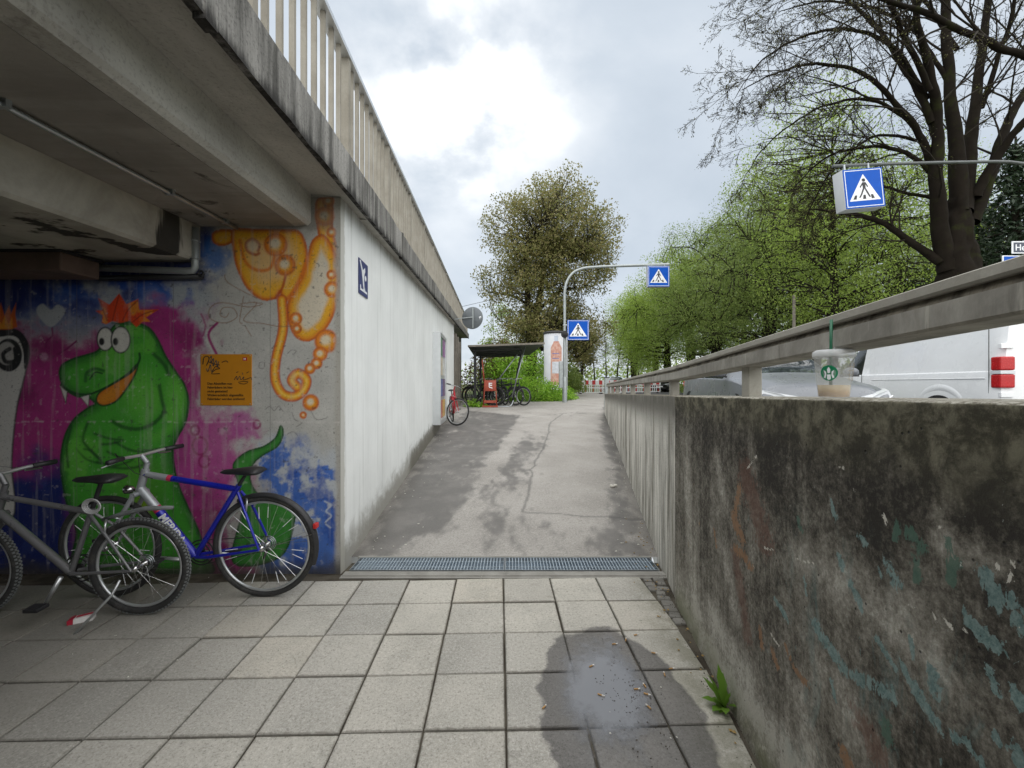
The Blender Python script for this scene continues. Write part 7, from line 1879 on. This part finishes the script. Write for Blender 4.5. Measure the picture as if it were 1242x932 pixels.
mb = MB(); mb.tube(spline(pts_, False, 4), [0.075 if q_[2] < 3 else 0.058 for q_ in spline(pts_, False, 4)], 14); mb.build('mast', M['pole'], pole, 50)
mb = MB(); mb.lathe([(0.105, -0.05), (0.105, 1.05), (0.085, 1.10)], 16); mb.build('sleeve', M['pole'], pole, 50)
mb = MB(); mb.bevbox((-0.17, 0, 1.2), (0.16, 0.16, 1.15), 0.02); mb.build('junction_box', M['pole'], pole)
sg2 = empty('crossing_sign', (px_+0.56, YP-0.10, CH+(V0-413)/F*YP), 0, 'square blue pedestrian crossing sign on the grey pole', 'sign', 'pedestrian crossing signs')
crossing_face(sg2, 0, 0.43, 0.93, 0.86, 0)
mb = MB(); mb.box((0, 0.015, 0.43), (0.90, 0.02, 0.83)); mb.build('back_plate', M['alu'], sg2)
for z in (0.2, 0.66):
    mb = MB(); mb.box((-0.50, 0.06, z), (0.26, 0.03, 0.04)); mb.build('bracket', M['steel'], sg2)
lp = empty('beacon_lamp', (px_-0.03, YP-0.17, CH+(V0-411)/F*YP), 0, 'small round black lamp on the pole beside the crossing sign', 'lamp')
mb = MB(); mb.lathe([(0.0, -0.08), (0.12, -0.07), (0.15, 0.0), (0.15, 0.05), (0.10, 0.09), (0.0, 0.10)], 18, (0, 0, 0.16), (0, -1, 0)); mb.build('housing', M['black_dark'], lp, 50)
mb = MB(); mb.ring((0, -0.055, 0.16), (0, 1, 0), 0.12, 0.025, 20, 6); mb.build('visor', M['black_dark'], lp)
def box_sign(name, loc, w_, h_, d_, label):
    root = empty(name, loc, 0, label, 'sign', 'pedestrian crossing signs')
    mb = MB(); mb.bevbox((0, d_/2+0.004, h_/2), (w_, d_, h_), 0.02); mb.build('housing', pm('sign_box_grey', (0.55, 0.57, 0.58), 0.4, 0, 0.08, 5, dirt=0.15), root, 40)
    crossing_face(root, 0, h_/2, w_*0.97, h_*0.97, 0)
    for x in (-w_*0.3, w_*0.3):
        mb = MB(); mb.tube([(x, d_/2, h_), (x, d_/2, h_+0.14)], 0.02, 8); mb.build('hanger', M['steel'], root)
    return root
box_sign('crossing_sign', ((797.5-U0)/F*YP, YP-0.14, CH+(V0-349)/F*YP), 0.95, 0.90, 0.22, 'blue pedestrian crossing box sign hanging from the far pole arm')
YN = 8.6
box_sign('crossing_sign', ((1045.5-U0)/F*YN, YN-0.1, CH+(V0-255)/F*YN), 0.86, 0.80, 0.24, 'large blue pedestrian crossing box sign hanging before the bare lime').rotation_euler = (0, -R(6.5), R(4))
p2 = empty('sign_pole', (11.6, YN+0.05, float(road_z(YN))), 0, 'grey pole with long arm carrying the near crossing sign', 'pole')
zA = CH+(V0-199)/F*YN-float(road_z(YN))
x0_ = (1012-U0)/F*YN-11.6
mb = MB(); mb.tube(spline([(0, 0, -0.2), (0, 0, 3.2), (-0.05, 0, zA-1.2), (-0.45, 0, zA-0.35), (-1.2, 0, zA+0.03), (-2.4, 0, zA+0.06), (-4.0, 0, zA+0.02), (x0_, 0, zA-0.02)], False, 4), 0.030, 12); mb.build('mast', pm('dark_pole_grey', (0.12, 0.13, 0.13), 0.5, 0.3, 0.15, 7), p2, 50)
# street name plate and blue plate on a second post, cut by the frame
YQ = 8.2
np_o = empty('street_name_sign', ((1227-U0)/F*YQ, YQ, CH+(V0-308)/F*YQ), 0, 'white-edged dark street name plate at the far right edge', 'sign')
mb = MB(); mb.bevbox((0.45, 0, 0.12), (0.90, 0.02, 0.24), 0.008); mb.build('plate', M['sign_white'], np_o)
mb = MB(); mb.box((0.45, -0.0115, 0.12), (0.85, 0.004, 0.19)); mb.build('panel', pm('dark_blue_enamel', (0.03, 0.04, 0.07), 0.35), np_o)
text('lettering', 'Hens', 0.17, M['sign_white'], np_o, T((0.05, -0.0145, 0.06))@FRONT, 0.01)
bp_o = empty('blue_plate_sign', ((1217-U0)/F*YQ, YQ+0.02, CH+(V0-345)/F*YQ), 0, 'blue traffic plate just above the guard rail at right edge', 'sign')
mb = MB(); mb.bevbox((0.42, 0, 0.28), (0.84, 0.02, 0.56), 0.008); mb.build('plate', M['sign_white'], bp_o)
mb = MB(); mb.box((0.42, -0.0115, 0.28), (0.80, 0.004, 0.52)); mb.build('panel', M['sign_blue'], bp_o)
p3 = empty('sign_post', ((1217-U0)/F*YQ+0.62, YQ+0.08, float(road_z(YQ))), 0, 'thin grey post behind the street name plate', 'post')
MB().tube([(0, 0, -0.2), (0, 0, 4.3)], 0.03, 10).build('tube', M['pole'], p3, 50); MB().lathe([(0.034, 4.3), (0.03, 4.33), (0.0, 4.34)], 10).build('cap', M['black'], p3)
# slim grey post among the lime trees
p4 = empty('lamp_post', ((963-U0)/F*17, 17, float(road_z(17))), 0, 'slim grey lamp post rising behind the guard rail below the trees', 'post')
MB().tube([(0, 0, -0.1), (0, 0, 4.3)], [0.07, 0.055], 10).build('shaft', M['oldwood'], p4, 50); MB().lathe([(0.065, 4.3), (0.065, 4.36), (0.0, 4.39)], 12).build('cap', M['oldwood'], p4)

# round sign seen from the back, on a bracket at the parapet
YD = 12.8
rs = empty('round_sign', ((573-U0)/F*YD, YD, CH+(V0-386)/F*YD), 0, 'round grey sign seen from behind, sticking out from the parapet', 'sign')
rs.rotation_euler = (0, 0, R(-14))
mb = MB(); mb.lathe([(0.0, -0.008), (0.325, -0.008), (0.335, 0.0), (0.325, 0.012), (0.0, 0.012)], 40, (0, 0, 0), (0, 1, 0)); mb.build('disc', pm('sign_back_grey', (0.13, 0.145, 0.155), 0.5, 0.2, 0.1, 5, dirt=0.2), rs, 40)
mb = MB(); mb.box((0.03, -0.03, 0), (0.035, 0.035, 0.60)); mb.build('stiffener', M['pole'], rs)
mb = MB(); mb.tube([(0.03, -0.035, 0.02), (-0.55, -0.03, -0.02)], 0.016, 8); mb.build('bracket', M['pole'], rs)
mb = MB(); mb.prism([(0.20, 0.02), (0.27, 0.05), (0.29, 0.0), (0.25, 0.01), (0.24, -0.06), (0.225, 0.0)], (0, -0.0105, 0), (1, 0, 0), (0, 0, 1), (0, -0.001, 0)); mb.build('sticker', M['sign_white'], rs)

# ------------------------------------------------------------------ advertising column
YC = 22.4; xc = (674-U0)/F*YC; zC = 0.66
ac = empty('advertising_column', (xc, YC, zC), 0, 'round white advertising column with bottle poster behind the pole', 'advertising column')
t = NT('poster_sheet'); p = t.coord('Object'); c = t.mix(t.step(t.noise(p, 2.5, 5), 0.3, 0.7), (0.70, 0.72, 0.78), (0.80, 0.81, 0.83)); m_sheet = t.fin(c, 0.5, 0, 0.4)
Rc = 0.64; Hc_ = CH+(V0-404)/F*YC-zC
MB().lathe([(Rc, 0.0), (Rc, 0.55), (Rc*0.97, 0.56), (Rc*0.97, Hc_-0.08)], 48).build('drum', m_sheet, ac, 40)
MB().lathe([(Rc*1.03, Hc_-0.08), (Rc*1.05, Hc_-0.02), (Rc*1.0, Hc_+0.03), (Rc*0.5, Hc_+0.09), (0, Hc_+0.10)], 40).build('cap', M['black'], ac, 40)
MB().lathe([(Rc*1.03, 0.0), (Rc*1.03, 0.5), (Rc*1.0, 0.52)], 40).build('plinth', M['pole'], ac, 40)
def curved(poly_fn, z0, z1, mat, name, par, off, n=14):
    """poly_fn(z)->(a0,a1) lateral extents in metres on the drum"""
    mb = MB(); m = 20
    for i in range(m):
        z = z0+(z1-z0)*i/(m-1); a0_, a1_ = poly_fn(z)
        for k in range(n):
            s_ = a0_+(a1_-a0_)*k/(n-1); th = -PI/2+0.02+s_/Rc; mb.v.append(((Rc*0.97+off)*math.cos(th), (Rc*0.97+off)*math.sin(th), z))
    for i in range(m-1):
        for k in range(n-1): mb.f.append((i*n+k, i*n+k+1, (i+1)*n+k+1, (i+1)*n+k))
    return mb.build(name, mat, par, True)
t = NT('bottle_print'); p = t.coord('Object'); q_ = t.xyz(p)
c = t.mix(t.step(t.noise(p, 9, 5), 0.35, 0.65), (0.55, 0.26, 0.20), (0.66, 0.42, 0.34))
m_bot = t.fin(c, 0.45, 0, 0.4)
m_lab = pm('bottle_label_print', (0.60, 0.62, 0.68), 0.45, 0, 0.5, 8); m_cap2 = pm('bottle_cap_print', (0.50, 0.56, 0.66), 0.4, 0, 0.2, 8)
def bott(z):
    zt = (z-0.75)/(Hc_-1.25)
    hw = np.interp(zt, (0, 0.03, 0.5, 0.52, 0.86, 0.96, 1.0), (0.27, 0.30, 0.30, 0.29, 0.30, 0.16, 0.13)); return (-0.05-hw, -0.05+hw)
sh_ = curved(bott, 0.75, Hc_-0.5, m_bot, 'poster_bottle', ac, 0.003)
curved(lambda z: (-0.15, 0.05), Hc_-0.5, Hc_-0.22, m_cap2, 'poster_cap', ac, 0.003)
curved(lambda z: (-0.27, 0.17), 1.35, 1.95, m_lab, 'poster_label', ac, 0.005)
m_txt = pm('poster_blue_print', (0.16, 0.18, 0.42), 0.45, 0, 0.9, 30)
for z in (0.60, 0.66): curved(lambda z_: (-0.42, 0.36), z, z+0.03, m_txt, 'poster_line', ac, 0.004)
for z in (2.10, 2.35): curved(lambda z_: (-0.26, 0.10), z, z+0.04, m_txt, 'poster_line', ac, 0.006)

# ------------------------------------------------------------------ bicycle shelter with its rack sign
sh = empty('bicycle_shelter', (-1.5, 15.6, 0.62), 0, 'open bicycle shelter with flat dark roof beside the end of the wall', 'shelter')
M['roofdark'] = pm('dark_roof_sheet', (0.035, 0.037, 0.04), 0.6, 0, 0.3, 5, 0.1)
zr = CH+(V0-420)/F*15.2-0.62; x1_ = (660-U0)/F*15.2+1.5
mb = MB(); mb.hexa([(-0.08, -0.4, zr-0.02), (x1_, -0.4, zr+0.08), (x1_-0.35, 3.6, zr-0.05), (-0.2, 3.6, zr-0.12), (-0.08, -0.4, zr+0.02), (x1_, -0.4, zr+0.12), (x1_-0.35, 3.6, zr-0.01), (-0.2, 3.6, zr-0.08)]); mb.build('roof', M['roofdark'], sh)
mb = MB(); mb.hexa([(-0.08, -0.44, zr-0.035), (x1_+0.02, -0.44, zr+0.065), (x1_+0.02, -0.405, zr+0.065), (-0.08, -0.405, zr-0.035), (-0.08, -0.44, zr+0.03), (x1_+0.02, -0.44, zr+0.13), (x1_+0.02, -0.405, zr+0.13), (-0.08, -0.405, zr+0.03)]); mb.build('roof_edge', M['oldwood'], sh)
for x, y in ((0.10, 0.5), (0.10, 3.3)):
    mb = MB(); mb.box((x, y, zr/2-0.03), (0.09, 0.09, zr-0.02)); mb.build('post', M['black'], sh)
for y in (0.6, 3.0): MB().tube(spline([(1.55, y, zr+0.02-y*0.03), (1.85, y, zr-0.12), (1.75, y, zr-0.7), (1.50, y, 0.0)], False, 4), 0.028, 8).build('bent_post', M['black'], sh, True)
for a, b_ in (((1.98, 0.2, zr+0.02), (1.50, 0.2, 0.35)), ((1.70, 0.4, zr-0.25), (0.9, 0.4, 0.9))): MB().tube([a, b_], 0.022, 8).build('strut', M['steel'], sh, True)
for y in np.linspace(0.4, 3.2, 5): mb = MB(); mb.box((0.95, y, zr-0.06-0.035*y/1.0*0.7), (1.9, 0.05, 0.05), Matrix.Rotation(-0.04, 3, 'Y')); mb.build('rafter', M['black'], sh)
MB().tube(spline([(1.55, 0.0, 0.25), (1.45, -0.1, 0.05), (1.2, -0.12, 0.03), (0.8, -0.12, 0.03)], False, 4), 0.02, 8).build('floor_rail', M['steel'], sh, True)
rk = empty('rental_rack_sign', ((594.5-U0)/F*15.3, 15.3, float(ramp_z(15.3))), R(3), 'red metal stand with white symbol in front of the shelter', 'sign stand')
M['redstand'] = pm('red_stand_paint', (0.34, 0.065, 0.035), 0.5, 0, 0.15, 8, dirt=0.2)
for s_ in (-1, 1): MB().tube([(s_*0.24, -0.02, 0.0), (s_*0.19, 0.03, 1.0)], 0.022, 8).build('leg', M['redstand'], rk, True)
mb = MB(); mb.bevbox((0, -0.02, 0.78), (0.44, 0.03, 0.40), 0.03); mb.build('panel', M['redstand'], rk, 40)
mb = MB(); mb.bevbox((0, -0.03, 0.20), (0.44, 0.10, 0.09), 0.01); mb.build('crossbar', M['redstand'], rk)
mb = MB(); mb.bevbox((0, -0.03, 0.03), (0.56, 0.18, 0.06), 0.01); mb.build('base', M['redstand'], rk)
MB().tube([(-0.22, 0.06, 0.95), (-0.29, 0.10, 1.72)], [0.026, 0.018], 8).build('mast', M['redstand'], rk, True)
for q_ in ([(-.05, .10), (.07, .10), (.07, .065), (-.05, .065)], [(-.05, .03), (.07, .03), (.07, -.005), (-.05, -.005)], [(-.05, -.005), (.0, -.05), (.08, -.07), (.08, -.105), (-.02, -.08), (-.05, -.05)], [(-.05, .065), (-.015, .065), (-.015, .03), (-.05, .03)]):
    MB().prism(q_, (0, -0.0365, 0.78), (1, 0, 0), (0, 0, 1), (0, -0.002, 0)).build('symbol', M['sign_white'], rk)

# ------------------------------------------------------------------ red and white road works barriers
def barrier(loc, rz, label):
    root = empty('road_barrier', loc, rz, label, 'barrier', 'red and white barriers at the road works')
    mb = MB(); mb.bevbox((0, 0, 0.84), (1.95, 0.05, 0.32), 0.02); bd2 = mb.build('board', M['white'], root)
    for k in range(4): mb = MB(); mb.box((-0.75+0.5*k, -0.0275, 0.84), (0.24, 0.006, 0.31)); mb.build('red_field', M['red'], bd2)
    for z in (0.12, 0.45, 0.66): mb = MB(); mb.box((0, 0.0, z), (1.9, 0.035, 0.06)); mb.build('rail', M['white'], root)
    for k in range(14): mb = MB(); mb.box((-0.92+0.1415*k, 0.001, 0.40), (0.05, 0.030, 0.60)); mb.build('slat', M['white'] if k % 4 else M['red'], root)
    for x in (-0.75, 0.75): mb = MB(); mb.bevbox((x, 0, 0.05), (0.12, 0.7, 0.10), 0.02); mb.build('foot', M['black'], root)
    return root
zb_ = float(road_z(31))
L_ = ['red and white road works barrier closing the path, leftmost', 'red and white barrier, second from the left behind the wall end', 'red and white barrier seen between the first guard rail posts', 'red and white barrier beside the distant black car']
for k, (u, Y, a) in enumerate(((716, 31, 0.02), (742, 31.5, -0.1), (768, 33, -0.2), (786, 34, -0.5))): barrier(((u-U0)/F*Y, Y, zb_), a, L_[k])
# chevron post and end bollard
eb = empty('end_bollard', ((736-U0)/F*14.5, 14.5, 0.58), 0, 'dark grey square bollard at the far end of the wall', 'bollard')
mb = MB(); mb.bevbox((0, 0, 0.55), (0.14, 0.14, 1.1), 0.01); mb.build('shaft', M['pole'], eb); mb = MB(); mb.bevbox((0, 0, 1.11), (0.16, 0.16, 0.03), 0.008); mb.build('cap', M['black'], eb)
# overhead-line mast far left
om = empty('overhead_line_mast', ((597-U0)/F*60, 60, 0.8), 0, 'thin lattice overhead-line mast far behind the shelter', 'mast')
for dx in (-0.22, 0.22): MB().tube([(dx, 0, 0), (dx*0.6, 0, 13.5)], 0.06, 6).build('chord', M['pole'], om)
for k in range(13): MB().tube([(-0.2+0.006*k, 0, k*1.03), (0.2-0.006*k, 0, k*1.03+1.0)], 0.03, 5).build('brace', M['pole'], om)
MB().tube([(0, 0, 12.6), (-4.5, 0.2, 11.6), (-14, 0.5, 10.5)], 0.03, 5).build('wire', M['black'], om)
